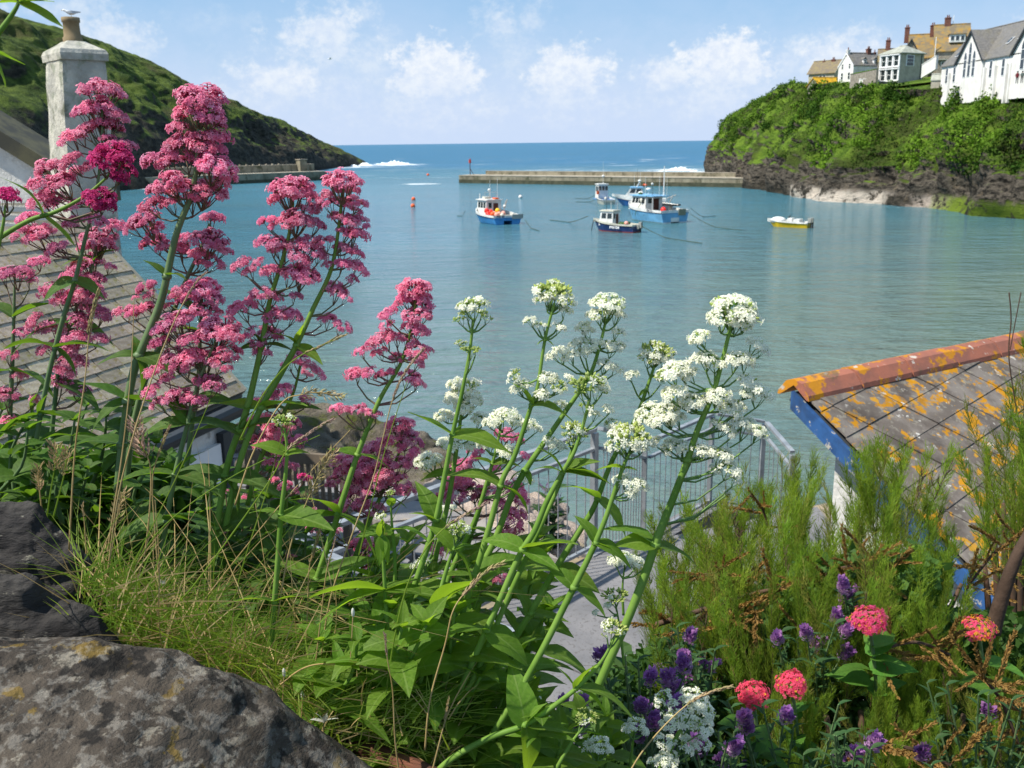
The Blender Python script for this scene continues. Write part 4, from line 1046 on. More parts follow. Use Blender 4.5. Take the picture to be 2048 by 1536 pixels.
def clip(poly, a, b, keep=1):
    out = []
    for i in range(len(poly)):
        p, q = poly[i], poly[(i+1) % len(poly)]
        sp_ = ((b[0]-a[0])*(p[1]-a[1])-(b[1]-a[1])*(p[0]-a[0]))*keep; sq = ((b[0]-a[0])*(q[1]-a[1])-(b[1]-a[1])*(q[0]-a[0]))*keep
        if sp_ >= 0: out.append(p)
        if (sp_ >= 0) != (sq >= 0):
            t_ = sp_/(sp_-sq); out.append((p[0]+(q[0]-p[0])*t_, p[1]+(q[1]-p[1])*t_))
    return out
def clip_poly(poly, region):
    for i in range(len(region)):
        poly = clip(poly, region[i], region[(i+1) % len(region)], -1)
        if len(poly) < 3: return None
    return poly
sw, sl = 1.55, 1.05
for i in range(-4, 6):
    for j in range(-6, 3):
        sh_ = .5*sl if i % 2 else 0
        g = .012
        P = [(a, b_) for a, b_ in ((j*sl+sh_+g, i*sw+g), (j*sl+sh_+sl-g, i*sw+g), (j*sl+sh_+sl-g, i*sw+sw-g), (j*sl+sh_+g, i*sw+sw-g))]
        W = [(Kc.x+ux.x*a*1.0+uy.x*b_ - .0, Kc.y+ux.y*a+uy.y*b_) for a, b_ in P]
        W = clip_poly(W, main_poly)
        if not W: continue
        mb = MB(); dz = random.uniform(-.004, .004)
        mb.prism([(x, y, TZ-.05) for x, y in W], (0, 0, .05+dz)); mb.build('paving_slab', pav, pt)
# crazy paving on the patio
ct = thing('crazy_paving', 'irregular stone crazy paving of the patio behind the left railing', 'paving', (-2.5, 7.5, TZ))
patio = [(-6.0, 11.2), (-3.2, 10.4), (-1.2, 9.7), (.10, 8.55), (.60, 7.56), (-1.42, 5.34), (-1.42, 3.4), (-6.0, 3.4)]
gx, gy = .52, .46; pj = {}
for i in range(-1, 14):
    for j in range(-1, 20): pj[i, j] = (-6.2+i*gx+random.uniform(-.13, .13)+(j % 2)*.2, 3.2+j*gy+random.uniform(-.12, .12))
for i in range(0, 13):
    for j in range(0, 18):
        q = [pj[i, j], pj[i+1, j], pj[i+1, j+1], pj[i, j+1]]
        cx = sum(p[0] for p in q)/4; cy = sum(p[1] for p in q)/4
        if not inside((cx, cy), patio): continue
        if cy < 5.5 and cx < -3.8: continue
        k = .93; W = [(cx+(p[0]-cx)*k, cy+(p[1]-cy)*k) for p in q]
        V = []
        for a in range(4):
            p, r_ = W[a], W[(a+1) % 4]
            V.append((p[0]*.88+r_[0]*.12, p[1]*.88+r_[1]*.12)); V.append((p[0]*.12+r_[0]*.88, p[1]*.12+r_[1]*.88))
        V = [v for v in V if inside(v, patio)]
        if len(V) < 3: continue
        mb = MB(); mb.prism([(x, y, TZ-.05) for x, y in V], (0, 0, .055+random.uniform(-.006, .01))); mb.build('paving_stone', crazy, ct)

# ------------------------------------------------------------------ boulders
def boulder_mesh(name, seed, m, sub=4, amp=.22, fine=.05, sc_=(1, 1, 1)):
    import bmesh
    bm = bmesh.new(); bmesh.ops.create_icosphere(bm, subdivisions=sub, radius=1)
    o = Vector((seed*3.1, seed*1.7, seed*.9))
    for v in bm.verts:
        p = v.co.copy(); n_ = p.normalized()
        d = fbm(p*.9+o, 3)*amp*1.6 + noise.voronoi(p*1.3+o)[0][0]*amp*1.2 + fbm(p*4+o, 4)*fine
        q = n_*(1+d); v.co = Vector((q.x*sc_[0], q.y*sc_[1], q.z*sc_[2]))
    me = bpy.data.meshes.new(name); bm.to_mesh(me); bm.free(); me.materials.append(m)
    me.polygons.foreach_set('use_smooth', [True]*len(me.polygons)); return me
rk_brown = mat('mossy_rock', (.10, .085, .06), (.20, .17, .13), scale=1.2, rough=.9, c3=(.10, .11, .02), s3=1.6, lo3=.52, hi3=.62, bump=.10, bscale=9, rnd=.12)
rk_pale = mat('pale_pink_rock', (.50, .40, .33), (.38, .31, .26), scale=1.4, rough=.9, c3=(.24, .2, .15), s3=4, bump=.04, bscale=9, rnd=.12)
bmesh_b = [boulder_mesh('boulder', k+1, rk_brown, 5, .30, .11) for k in range(3)]
bmesh_p = [boulder_mesh('boulder', k+5, rk_pale, 4, .26, .12) for k in range(3)]
def boulder(px, py, Y, r, kind, label, group=None, sc_=(1, 1, .75), lower=.3):
    p = at(px, py, Y); o = put('boulder', (bmesh_b if kind == 'b' else bmesh_p)[int(px) % 3], None, p, Quaternion((0, 0, 1), random.uniform(0, 6.28)), tuple(r*s_ for s_ in sc_))
    tag(o, label, 'boulder', group); return o
boulder(640, 925, 10.2, .55, 'b', 'dark mossy boulder behind the wooden garden bench, leftmost of the rocks', sc_=(1.3, 1, .8))
boulder(715, 915, 10.4, .45, 'b', 'brown boulder with moss on the sea wall behind the big pink flower mass', sc_=(1.2, 1, .9))
boulder(785, 930, 10.2, .40, 'b', 'low mossy boulder between the pink blooms at the edge of the patio', sc_=(1.2, 1, .7))
boulder(870, 975, 9.5, .42, 'b', 'boulder touching the top rail left of the white flower stems', sc_=(1.2, 1, .6))
boulder(575, 890, 10.8, .5, 'b', 'boulder far left on the sea wall near the white house wall', sc_=(1.3, 1, .8))
boulder(945, 1000, 8.9, .38, 'p', 'pale boulder under the sloping top rail', sc_=(1.2, 1, .6))
for (px, py, Y, r, w_) in [(1030, 1035, 8.35, .26, 'second row, left, under the pink blooms'), (1065, 1070, 8.1, .24, 'in the middle of the heap'), (1100, 1105, 7.8, .22, 'right of the middle, close to the bottom rail'), (1045, 1110, 7.9, .2, 'lower middle, against the bottom rail'),
    (1140, 1120, 7.7, .17, 'nearest the foot of the corner post'), (1085, 1140, 7.6, .18, 'lowest of the heap'), (1000, 1080, 8.2, .24, 'left side, beside the crazy paving'), (1010, 1130, 7.9, .16, 'small, lowest on the left side'), (1120, 1080, 8.3, .2, 'right side, at the edge of the water'), (1070, 1040, 8.8, .3, 'topmost and farthest, against the water')]:
    boulder(px, py, Y, r, 'p', 'pale pinkish boulder '+w_, 'pale boulders heaped outside the railing')
# scrubby plants growing out of the rocks by the rail are made with the other plants

# ------------------------------------------------------------------ railing
galv = mat('galvanised_steel', (.36, .38, .40), (.25, .27, .29), scale=9, rough=.45, metal=.35, c3=(.18, .18, .18), s3=40, spec=.4)
def railing(a, b, label, top=1.1, gap=.115, posts=(True, True), base=True, bot=.06, bar_r=.0052, footing=0):
    """a, b: points at floor level (may be at different heights)"""
    r = thing('railing', label, 'railing', a)
    d = b-a; L = Vector((d.x, d.y, 0)).length; u = Vector((d.x, d.y, 0)).normalized(); n = Vector((-u.y, u.x, 0)); sl_ = d.z/L
    dd = Vector((u.x, u.y, sl_)).normalized(); nn = dd.cross(n)
    def rail(z, w, h, name):
        m_ = MB(); m_.box((a+b)/2+Vector((0, 0, z)), ((b-a).length, w, h), ux=dd, uy=n, uz=-nn); m_.build(name, galv, r)
    rail(top, .052, .03, 'top_rail'); rail(top-.17, .034, .026, 'upper_rail'); rail(bot, .034, .026, 'bottom_rail')
    for e, on in ((a, posts[0]), (b, posts[1])):
        if on:
            m_ = MB(); m_.box(e+Vector((0, 0, top/2-.015)), (.05, .05, top-.03), ux=u, uy=n, uz=Vector((0, 0, 1))); m_.build('post', galv, r)
            m_ = MB(); m_.box(e+Vector((0, 0, .008)), (.17, .13, .012), ux=u, uy=n, uz=Vector((0, 0, 1))); m_.build('base_plate', galv, r)
    k = int(L/gap)
    for i in range(1, k):
        p = a+Vector((u.x, u.y, sl_))*(L*i/k)
        m_ = MB(); m_.tube([p+Vector((0, 0, bot)), p+Vector((0, 0, top-.17))], bar_r, 5, cap=False); m_.build('bar', galv, r)
railing(Lc, Kc, 'grey metal railing climbing from the bench to the corner post along the terrace edge', posts=(True, True))
E1 = atz(980, 1330, TZ); 
e1 = Vector((-.705, 4.76, TZ)); e2 = e1+(e1-Lc).normalized()*1.0; e2.z = TZ
railing(Lc+Vector((.03, -.03, 0)), e2, 'nearer grey metal railing in front of the bench, half hidden by green leaves', posts=(False, True))
def rtop(px, py, Y): p = at(px, py, Y); p.z -= 1.1; return p
P1 = rtop(1290, 884, 9.2); Pm = rtop(1425, 828, 10.3); P2 = rtop(1528, 843, 10.4); P3 = rtop(1585, 904, 9.6)
railing(Kc+Vector((.05, .02, 0)), P1, 'grey metal railing running down from the corner post behind the white flowers', posts=(False, True))
railing(P1+Vector((.05, .02, .0)), Pm, 'short grey railing beyond the white flowers rising to the right', posts=(False, True))
railing(Pm+Vector((.05, .0, .0)), P2, 'grey railing panel furthest from the terrace between the white flowers and the slate shed', posts=(False, True))
railing(P2+Vector((.02, -.05, 0)), P3, 'grey railing end sloping down to the right towards the slate shed', posts=(False, True))
mb = MB(); n_ = Vector((0, 0, 1))
for a, b in ((Kc, P1), (P1, Pm), (Pm, P2), (P2, P3)):
    d = Vector(((b-a).x, (b-a).y, 0)).normalized(); s_ = Vector((-d.y, d.x, 0))*.14
    mb.add([a-s_, b-s_, b+s_, a+s_, a-s_-n_*8.5, b-s_-n_*8, b+s_-n_*8, a+s_-n_*8.5], [(0, 1, 2, 3), (0, 4, 5, 1), (2, 6, 7, 3), (1, 5, 6, 2), (3, 7, 4, 0)])
o = mb.build('ramp_wall', pav); tag(o, 'narrow concrete wall carrying the railing down from the terrace corner', 'wall')

# ------------------------------------------------------------------ garden bench (wooden chair with slatted back)
wood = mat('weathered_wood', (.20, .155, .11), (.12, .095, .07), scale=3, rough=.85, stretch=(1, 1, .15), bump=.002, bscale=30)
bp_ = atz(607, 1122, TZ)
be = thing('garden_bench', 'weathered wooden garden bench with slatted back on the patio', 'bench', bp_, rz=R_(-14))
def bx(name, c, d, m=wood):
    m_ = MB(); m_.box(c, d); return m_.build(name, m, be, local=True)
for x in (-.42, .42): bx('leg', (x, 0, .22), (.06, .06, .44)); bx('leg', (x, .42, .24), (.06, .06, .48)); bx('back_post', (x, -.03, .68), (.05, .04, .5)); bx('arm', (x, .2, .64), (.07, .5, .03)); bx('arm_post', (x, .40, .53), (.05, .05, .22))
bx('back_top_rail', (0, -.03, .93), (.86, .035, .09)); bx('back_bottom_rail', (0, -.02, .52), (.80, .03, .06))
for i in range(13): bx('back_slat', (-.35+i*.0583, -.025, .72), (.032, .015, .34))
for i in range(5): bx('seat_slat', (0, .04+i*.09, .45), (.86, .075, .02))
bx('apron', (0, 0, .40), (.80, .025, .07))

# ------------------------------------------------------------------ LEFT HOUSE: roof of small slates, wall, chimney
slate1 = mat('old_slate', (.27, .225, .17), (.37, .32, .245), scale=3, rough=.8, c3=(.24, .20, .07), s3=7, lo3=.53, hi3=.63, rnd=.26, hue=.02, bump=.004, bscale=25, spec=.2)
render_w = mat('rough_white_render', (.70, .69, .66), (.58, .575, .55), scale=3.5, rough=.9, c3=(.34, .33, .30), s3=6, lo3=.58, hi3=.72, bump=.012, bscale=22, spec=.1)
render_g = mat('weathered_chimney_render', (.52, .50, .43), (.37, .36, .32), scale=5, rough=.95, c3=(.28, .29, .23), s3=9, lo3=.5, hi3=.66, bump=.02, bscale=18, spec=.1, streak=((.30, .30, .27), 6, .5))
add_spots(render_g, (.10, .11, .07), 4.5, .57, .68, (3, 3, 3), .75)
V2 = at(485, 785, 7.0)
ang = R_(17.5); r3 = Vector((math.sin(ang), math.cos(ang), 0)); q3 = Vector((-math.cos(ang), math.sin(ang), 0))
# slope found so that the verge runs up through the foot of the chimney
t_, h_ = .95, .925
V1 = V2+q3*t_+Vector((0, 0, h_))
up3 = (V1-V2).normalized(); nr3 = up3.cross(r3).normalized()
if nr3.z < 0: nr3 = -nr3
Ls = (V1-V2).length
lh = thing('slate_roofed_house', 'low whitewashed house with an old brownish slate roof at the left edge', 'house', V2-Vector((0, 0, V2.z-TZ)))
totU = Ls*1.36; depth_ = 5.2
mb = MB(); a = V2-up3*.02; mb.add([a-nr3*.02, a-r3*depth_-nr3*.02, a-r3*depth_+up3*totU-nr3*.02, a+up3*totU-nr3*.02, a-nr3*.10, a-r3*depth_-nr3*.10, a-r3*depth_+up3*totU-nr3*.10, a+up3*totU-nr3*.10],
    [(0, 1, 2, 3), (4, 7, 6, 5), (0, 4, 5, 1), (1, 5, 6, 2), (2, 6, 7, 3), (3, 7, 4, 0)]); mb.build('roof_deck', mat('roof_mortar', (.16, .14, .11), rough=.95), lh)
rows = 17; ex = totU/rows; cnt = 0; rest = MB()
slv = []
for v_ in range(6):
    m_ = MB(); w_ = 1.0; j = [random.uniform(-.05, .05) for _ in range(4)]
    m_.prism([(.02, -.06+j[0]*.5, 0), (.98, -.06+j[1]*.5, 0), (.98+j[2]*.1, 1.25, 0), (.02+j[3]*.1, 1.25, 0)], (0, 0, 1))
    slv.append(m_.mesh('slate', slate1))
for i in range(rows):
    x = 0.0
    while x < depth_:
        w_ = random.uniform(.15, .25)*(1 - .0)
        p = V2-r3*(x+w_)+up3*(ex*i)+nr3*(.012+random.uniform(-.002, .003))
        # slate leans a touch: tail proud
        X_, Y_, Z_ = r3, (up3-nr3*.07).normalized(), None
        Z_ = X_.cross(Y_).normalized()
        M_ = Matrix((X_*w_, Y_*ex, Z_*.010)).transposed().to_4x4(); M_.translation = p+nr3*.012-lh.location
        far = V2-r3*x+up3*(ex*i)
        if cnt < 298 and x < 2.6:
            o = bpy.data.objects.new('slate', slv[random.randrange(6)]); COL.objects.link(o); o.parent = lh; o.matrix_local = M_; cnt += 1
        else:
            me_ = slv[random.randrange(6)]; W_ = Matrix.Translation(lh.location) @ M_
            rest.add([W_ @ v.co for v in me_.vertices], [tuple(p_.vertices) for p_ in me_.polygons])
        x += w_
o = rest.build('slates', slate1, lh); o['kind'] = 'stuff'
vm = mat('verge_mortar', (.33, .30, .23), (.22, .2, .15), scale=9, rough=.95)
mb = MB(); mb.prism([V2+r3*.0-nr3*.05, V2+up3*totU-nr3*.05, V2+up3*totU+nr3*.03, V2+nr3*.03], r3*.035); mb.build('verge', vm, lh)
# fascia, gutter and wall under the eaves
darkp = mat('dark_grey_paint', (.05, .055, .06), rough=.5); 
z3 = Vector((0, 0, 1)); ev = V2-up3*.03
mb = MB(); mb.prism([ev-nr3*.02-r3*depth_, ev-nr3*.02, ev-nr3*.02-z3*.13, ev-nr3*.02-z3*.13-r3*depth_], -q3*.02); mb.build('fascia', darkp, lh)
mb = MB(); mb.tube([ev-q3*.06-z3*.04, ev-q3*.06-z3*.06-r3*depth_], .045, 8); mb.build('gutter', darkp, lh)
wl0 = V2+q3*.12; gz = TZ
mb = MB()
ftop = V2+q3*.10-z3*.12
def wp(s_, z_): return Vector((ftop.x, ftop.y, 0))-r3*s_+z3*z_
mb.prism([wp(0.06, gz-.3), wp(depth_, gz-.3), wp(depth_, ftop.z), wp(0.06, ftop.z)], q3*.25); mb.build('front_wall', render_w, lh)
# far gable wall below the verge
gp = [wp(.06, gz-3), wp(.06, ftop.z)+z3*.05, V2-r3*.06+up3*totU-nr3*.12, V2-r3*.06+q3*2.9-z3*4.5]
mb = MB(); mb.prism(gp, -r3*.2); mb.build('gable_wall', render_w, lh)
# white door frame, windows
wpaint = mat('white_paint', (.80, .80, .80), (.74, .75, .77), scale=2, rough=.4)
def wallbox(s0, s1, z0, z1, t0, m, name):
    m_ = MB(); m_.prism([wp(s0, gz+z0)-q3*.003, wp(s1, gz+z0)-q3*.003, wp(s1, gz+z1)-q3*.003, wp(s0, gz+z1)-q3*.003], -q3*t0); return m_.build(name, m, lh)
dr_ = wallbox(.25, .95, .0, 1.25, .04, wpaint, 'door'); 
wallbox(.14, .24, 0, 1.32, .06, darkp, 'door_frame'); wallbox(.96, 1.06, 0, 1.32, .06, darkp, 'door_frame')
for k in range(3):
    w0 = 1.35+k*1.0
    wallbox(w0, w0+.8, .35, 1.2, .05, wpaint, 'window_frame'); wallbox(w0+.07, w0+.73, .42, 1.13, .062, glass, 'pane')
wallbox(1.2, 4.6, .18, .26, .16, wpaint, 'sill')
# chimney stack at the gable
ck = thing('chimney_stack', 'tall weathered white rendered chimney with a clay pot at the left', 'chimney', V1-Vector((0, 0, .6)))
cY = 7.75
def cpt(px, py, Y): return at(px, py, Y)
tl, tm, tr = cpt(88, 112, 7.95), cpt(124, 118, 7.62), cpt(212, 112, 7.85)
bl, bm_, br = cpt(106, 560, 7.95), cpt(146, 580, 7.62), cpt(250, 560, 7.85)
trk = tl+(tr-tm); brk = bl+(br-bm_)
# continue the stack's lean-free sides straight down behind the roof
def down(a, b, z): t2 = (z-b.z)/(a.z-b.z); return b+(a-b)*t2
rings = []
C4t = [tl, tm, tr, trk]; C4b = [bl, bm_, br, brk]
C4t = [Vector((p.x, p.y, 0))+Vector((0, 0, (tl.z+tm.z+tr.z)/3)) for p in C4t]; C4b = [Vector((p.x, p.y, C4b[0].z)) for p in C4b]
nseg = 26; rings = []
for i in range(nseg+1):
    f_ = i/nseg*1.5; ring = []
    for k in range(4):
        for e in range(8):
            a_ = C4t[k].lerp(C4b[k], f_) if f_ <= 1 else C4b[k]+(C4b[k]-C4t[k])*(f_-1)
            nx_ = (k+1) % 4; b__ = C4t[nx_].lerp(C4b[nx_], f_) if f_ <= 1 else C4b[nx_]+(C4b[nx_]-C4t[nx_])*(f_-1)
            p = a_.lerp(b__, e/8); p = p+Vector((1, 1, 0))*0
            cc = sum((C4t[j] for j in range(4)), Vector())/4
            d_ = fbm(p*3.5, 4)*.012
            dirv = Vector((p.x-cc.x, p.y-cc.y, 0)).normalized(); corner = .012 if e == 0 else 0
            ring.append(p+dirv*(d_-corner))
    rings.append(ring)
mb = MB(); mb.loft(rings); mb.build('stack', render_g, ck, smooth=False)
cc = sum(C4t, Vector())/4
mb = MB(); rr = []
for z_, s_ in ((-.03, 1.07), (.02, 1.09), (.05, 1.02), (.10, .55), (.12, .4)):
    rr.append([cc+(p-cc)*s_+Vector((0, 0, z_)) for p in C4t])
mb.loft(rr); mb.build('flaunching', render_g, ck)
potm = mat('buff_clay_pot', (.24, .18, .10), (.16, .12, .07), scale=6, rough=.85, c3=(.3, .28, .2), s3=9)
pc = Vector((cc.x, cc.y, cc.z+.10))
mb = MB(); R0 = .063; prof_ = [(R0*1.15, 0), (R0*1.15, .05), (R0, .06), (R0*.95, .16), (R0*1.08, .165), (R0*1.08, .20), (R0*.85, .20), (R0*.85, .05)]
mb.loft([[pc+Vector((r_*math.cos(2*math.pi*k/14), r_*math.sin(2*math.pi*k/14), z_)) for k in range(14)] for r_, z_ in prof_], cap=False); mb.build('chimney_pot', potm, ck, smooth=True)
gull(pc+Vector((.01, 0, .235)), 'gull perched on the pot of the white chimney', False, .24, R_(200))
# whitewashed gable of the neighbouring building, its dark verge climbing to the left
nb = thing('whitewashed_building', 'white gabled building with a dark roof verge at the left edge, behind the chimney', 'building', at(-60, 600, 9.4))
Yb = 9.2
g0, g1, g2 = at(-420, 20, Yb), at(118, 345, Yb-.1), at(195, 400, Yb-.1)
mb = MB(); mb.prism([at(-420, 700, Yb), at(200, 700, Yb-.1), at(200, 405, Yb-.1), g1, g0], (.03, .1, 0)); mb.build('gable_wall', render_w, nb)
mb = MB(); mb.prism([g0+Vector((0, -.12, -.05)), g2+Vector((0, -.12, -.03)), g2+Vector((0, -.12, .13)), g0+Vector((0, -.12, .12))], (.03, .6, 0)); mb.build('roof_verge', mat('dark_wet_slate', (.045, .045, .035), (.09, .085, .05), scale=6, rough=.8), nb)
for k in range(5):
    mb = MB(); y_ = 405+k*17; mb.prism([at(-300, y_, Yb-.02), at(198, y_+2, Yb-.13), at(198, y_+5, Yb-.13), at(-300, y_+3, Yb-.02)], (0, -.012, 0)); mb.build('board_joint', vm, nb)

# ------------------------------------------------------------------ RIGHT SHED: diamond slates, red ridge tiles
R1 = at(1592, 778, 4.8); ang = R_(57); rr_ = Vector((math.sin(ang), math.cos(ang), 0)); qq = Vector((math.cos(ang), -math.sin(ang), 0))
dn = (qq*1.18+Vector((0, 0, -.70))).normalized(); nr = rr_.cross(dn).normalized()
if nr.z < 0: nr = -nr
slate_r = mat('lichened_slate', (.12, .10, .085), (.19, .165, .145), scale=6, rough=.85, c3=(.42, .19, .008), s3=7.5, lo3=.545, hi3=.585, rnd=.14, bump=.003, bscale=40, spec=.15, detail=6)
add_spots(slate_r, (.50, .47, .42), 14, .63, .66)
add_spots(slate_r, (.46, .23, .015), 12, .60, .63, (8, 1, 4), .9)
add_spots(slate_r, (.26, .24, .19), 26, .56, .62, (3, 1, 9), .6)
add_spots(slate_r, (.05, .04, .035), 3.0, .52, .66, (6, 6, 2), .55)
sr = thing('slate_shed', 'small white shed with diamond slate roof spotted with orange lichen at the right', 'shed', Vector((R1.x, R1.y, TZ)))
Lr, Ld = 4.6, 2.35
mb = MB(); a = R1-nr*.02
mb.add([a, a+rr_*Lr, a+rr_*Lr+dn*Ld, a+dn*Ld, a-nr*.06, a+rr_*Lr-nr*.06, a+rr_*Lr+dn*Ld-nr*.06, a+dn*Ld-nr*.06], [(0, 1, 2, 3), (4, 7, 6, 5), (0, 4, 5, 1), (1, 5, 6, 2), (2, 6, 7, 3), (3, 7, 4, 0)]); mb.build('roof_deck', darkp, sr)
# slates laid in a skewed diamond lattice, clipped by the roof outline
cntd = 0
roofp = [(0, 0), (Lr, 0), (Lr, Ld), (0, Ld)]
E1v, E2v = Vector((.525, .85, 0))*.20, Vector((.984, -.176, 0))*.37
for i in range(-6, 24):
    for j in range(-14, 26):
        b0 = E1v*j+E2v*i; j_ = random.uniform(-.012, .012)
        P = [b0, b0+E2v, b0+E2v+E1v, b0+E1v]; cP = b0+E1v*.5+E2v*.5
        P = [(cP.x+(p.x-cP.x)*.994+j_*.25, cP.y+(p.y-cP.y)*.994) for p in P]; Q = P
        for e_ in range(4):
            Q = clip(Q, roofp[e_], roofp[(e_+1) % 4], 1)
            if len(Q) < 3: break
        if len(Q) < 3 or cntd >= 300: continue
        jz = random.uniform(-.002, .003)
        pts = [R1+rr_*px_+dn*py_+nr*(.006+jz+.011*(((py_-b0.y)/.17)*.6+((b0.x+.37-px_)/.37)*.25)) for px_, py_ in Q]
        m_ = MB(); m_.prism(pts, nr*.009); m_.build('diamond_slate', slate_r, sr); cntd += 1
ridgem = mat('terracotta_ridge', (.34, .12, .075), (.25, .10, .07), scale=5, rough=.85, c3=(.48, .20, .01), s3=7, lo3=.535, hi3=.575, rnd=.1, bump=.003, bscale=30)
add_spots(ridgem, (.48, .42, .36), 16, .64, .67)
add_spots(ridgem, (.12, .09, .05), 7, .58, .66, (4, 4, 1), .7)
tl_ = .44
for i in range(int(Lr/tl_)+1):
    a = R1+rr_*(i*tl_-.02)+Vector((0, 0, .035))+nr*.0; a = a+z3*random.uniform(-.006, .006); b = a+rr_*(tl_-.014)+z3*random.uniform(-.004, .004); side = Vector((qq.x, qq.y, 0))
    def prof_r(p, s1=1.0):
        return [p+side*.105*s1-z3*.078, p+side*.098*s1-z3*.052, p+side*.05*s1+z3*.005, p+z3*.02, p-side*.05*s1+z3*.005, p-side*.098*s1-z3*.052, p-side*.105*s1-z3*.078, p-side*.088*s1-z3*.078, p-z3*.012, p+side*.088*s1-z3*.078]
    m_ = MB(); m_.loft([prof_r(a), prof_r(a+rr_*.03, 1.0), prof_r(b)]); m_.build('ridge_tile', ridgem, sr)
bluep = mat('flaking_blue_paint', (.03, .10, .27), (.02, .06, .16), scale=9, rough=.6, c3=(.40, .38, .33), s3=14, lo3=.57, hi3=.62, streak=((.03, .05, .09), 14, .6))
mb = MB(); o0 = R1-rr_*.03-nr*.01
mb.prism([o0, o0+dn*Ld, o0+dn*Ld-z3*.09, o0-z3*.095], rr_*.025); mb.build('barge_board', bluep, sr)
# walls set in under the verge
wi = rr_*.16; zf = TZ-.4
g = [R1+wi-z3*.12, R1+wi+dn*1.95-z3*.12]; g2_ = R1+wi+dn*1.95
mb = MB(); mb.prism([Vector((R1.x, R1.y, zf))+wi+qq*.16, Vector((g2_.x, g2_.y, zf)), g[1], g[0]+dn*.18], rr_*.2); mb.build('gable_wall', render_w, sr)
e0 = Vector((g2_.x, g2_.y, 0)); mb = MB(); mb.prism([e0+z3*zf, e0+rr_*Lr+z3*zf, e0+rr_*Lr+z3*(g[1].z), e0+z3*g[1].z], -qq*.2); mb.build('front_wall', render_w, sr)
mb = MB(); o1 = R1+dn*Ld-z3*.02; mb.prism([o1, o1+rr_*Lr, o1+rr_*Lr-z3*.14, o1-z3*.14], qq*.025); mb.build('fascia', bluep, sr)
# ================================================================== PLANTS
# ------------------------------------------------------------------ near ground: bank of soil falling from the wall to the terrace
soil = mat('bank_soil', (.035, .028, .018), (.06, .05, .03), scale=8, rough=.95, bump=.02, bscale=30, c3=(.03, .05, .012), s3=5)
def gz_(x, y):
    left = 1/(1+math.exp((x-.05)*9))       # 1 on the left, 0 on the right
    zl = 10.30-.30*max(0, y-.9)-.9*max(0, y-1.5)
    zr = 9.72-.72*max(0, y-.7)
    if x > .55: zr = zr + min(1, (x-.55)*1.5)*.25*max(0, 1-(abs(y-1.8))/1.4)
    return max(TZ-.05, zl*left+zr*(1-left)) + .02*fbm(Vector((x*4, y*4, 0)), 3)
NX, NY = 110, 90
G = np.zeros((NX, NY, 3))
for i in range(NX):
    for j in range(NY):
        x = -4+8.5*i/(NX-1); y = -1.5+6.2*j/(NY-1); G[i, j] = (x, y, gz_(x, y))
for i in range(NX):
    for j in range(NY):
        if G[i, j, 2] <= TZ+.01: G[i, j, 2] = TZ-.15
grid_mesh('bank_ground', G, soil, label='dark soil bank under the flowers', cat='ground')

# ------------------------------------------------------------------ the three stones of the wall top
stone_m = mat('lichened_slate_rock', (.034, .028, .023), (.085, .07, .055), scale=7, rough=.9, c3=(.20, .18, .145), s3=26, lo3=.56, hi3=.62, bump=.012, bscale=38, spec=.2, stretch=(1, 1, 2.2))
add_spots(stone_m, (.42, .39, .34), 4.2, .56, .62, (0, 0, 0), .5)
add_spots(stone_m, (.20, .13, .02), 22, .62, .65, (5, 2, 1), .6)
add_spots(stone_m, (.30, .28, .245), 75, .50, .60, (2, 8, 5), .35)
add_spots(stone_m, (.012, .011, .010), 30, .55, .62, (9, 2, 5), .9)
add_spots(stone_m, (.03, .024, .018), 5, .50, .62, (9, 9, 5), .8)
stone_d = mat('dark_slate_rock', (.022, .02, .02), (.05, .046, .042), scale=9, rough=.85, c3=(.16, .15, .12), s3=30, lo3=.62, hi3=.66, bump=.010, bscale=34, spec=.3, stretch=(1, 1, 3))
add_spots(stone_d, (.30, .19, .02), 9, .64, .67, (3, 2, 7), .7)
def wall_stone(outline, Yc, front, back, drop, m, label, seed, top_tilt=.25):
    pts = [at(px, py, Yc) for px, py in outline]
    xs = [p.x for p in pts]; zs = [p.z for p in pts]
    nx, ny = 190, 90; G = np.zeros((nx, ny, 3)); bottom = 11-1.5
    for i in range(nx):
        x = xs[0]+(xs[-1]-xs[0])*i/(nx-1); zc = float(np.interp(x, xs, zs))
        for j in range(ny):
            t_ = -1+2*j/(ny-1)
            if t_ < 0: y = Yc+t_*front; z = zc - drop*(abs(t_)**2.2) - top_tilt*front*abs(t_)*.4
            else: y = Yc+t_*back; z = zc - (t_**2.0)*(.10+drop)
            p = Vector((x*6+seed, y*6, z*9))
            n_ = fbm(p, 5)*.016+fbm(Vector((x*24, y*24, z*40)), 5)*.006
            lay = noise.noise(Vector((x*3+seed, y*9, z*34)))*.006
            G[i, j] = (x+n_*.3, y-n_*.5-lay, z+n_+lay*.4)
    # rims fall to the ground
    first = G[:1].copy(); first[..., 2] = bottom; last = G[-1:].copy(); last[..., 2] = bottom
    G = np.concatenate([first, G, last], 0)
    f0 = G[:, :1].copy(); f0[..., 2] = bottom; f1 = G[:, -1:].copy(); f1[..., 2] = bottom
    G = np.concatenate([f0, G, f1], 1)
    o = grid_mesh('wall_stone', G, m, kind=None); tag(o, label, 'stone'); return o
wall_stone([(-700, 1240), (-300, 1265), (0, 1287), (60, 1288), (130, 1293), (200, 1302), (265, 1312), (330, 1322), (430, 1372), (500, 1405), (560, 1442), (640, 1492), (740, 1545), (860, 1640)], .80, .42, .16, .20, stone_m, 'big grey lichened wall stone filling the bottom left corner', 1.0)
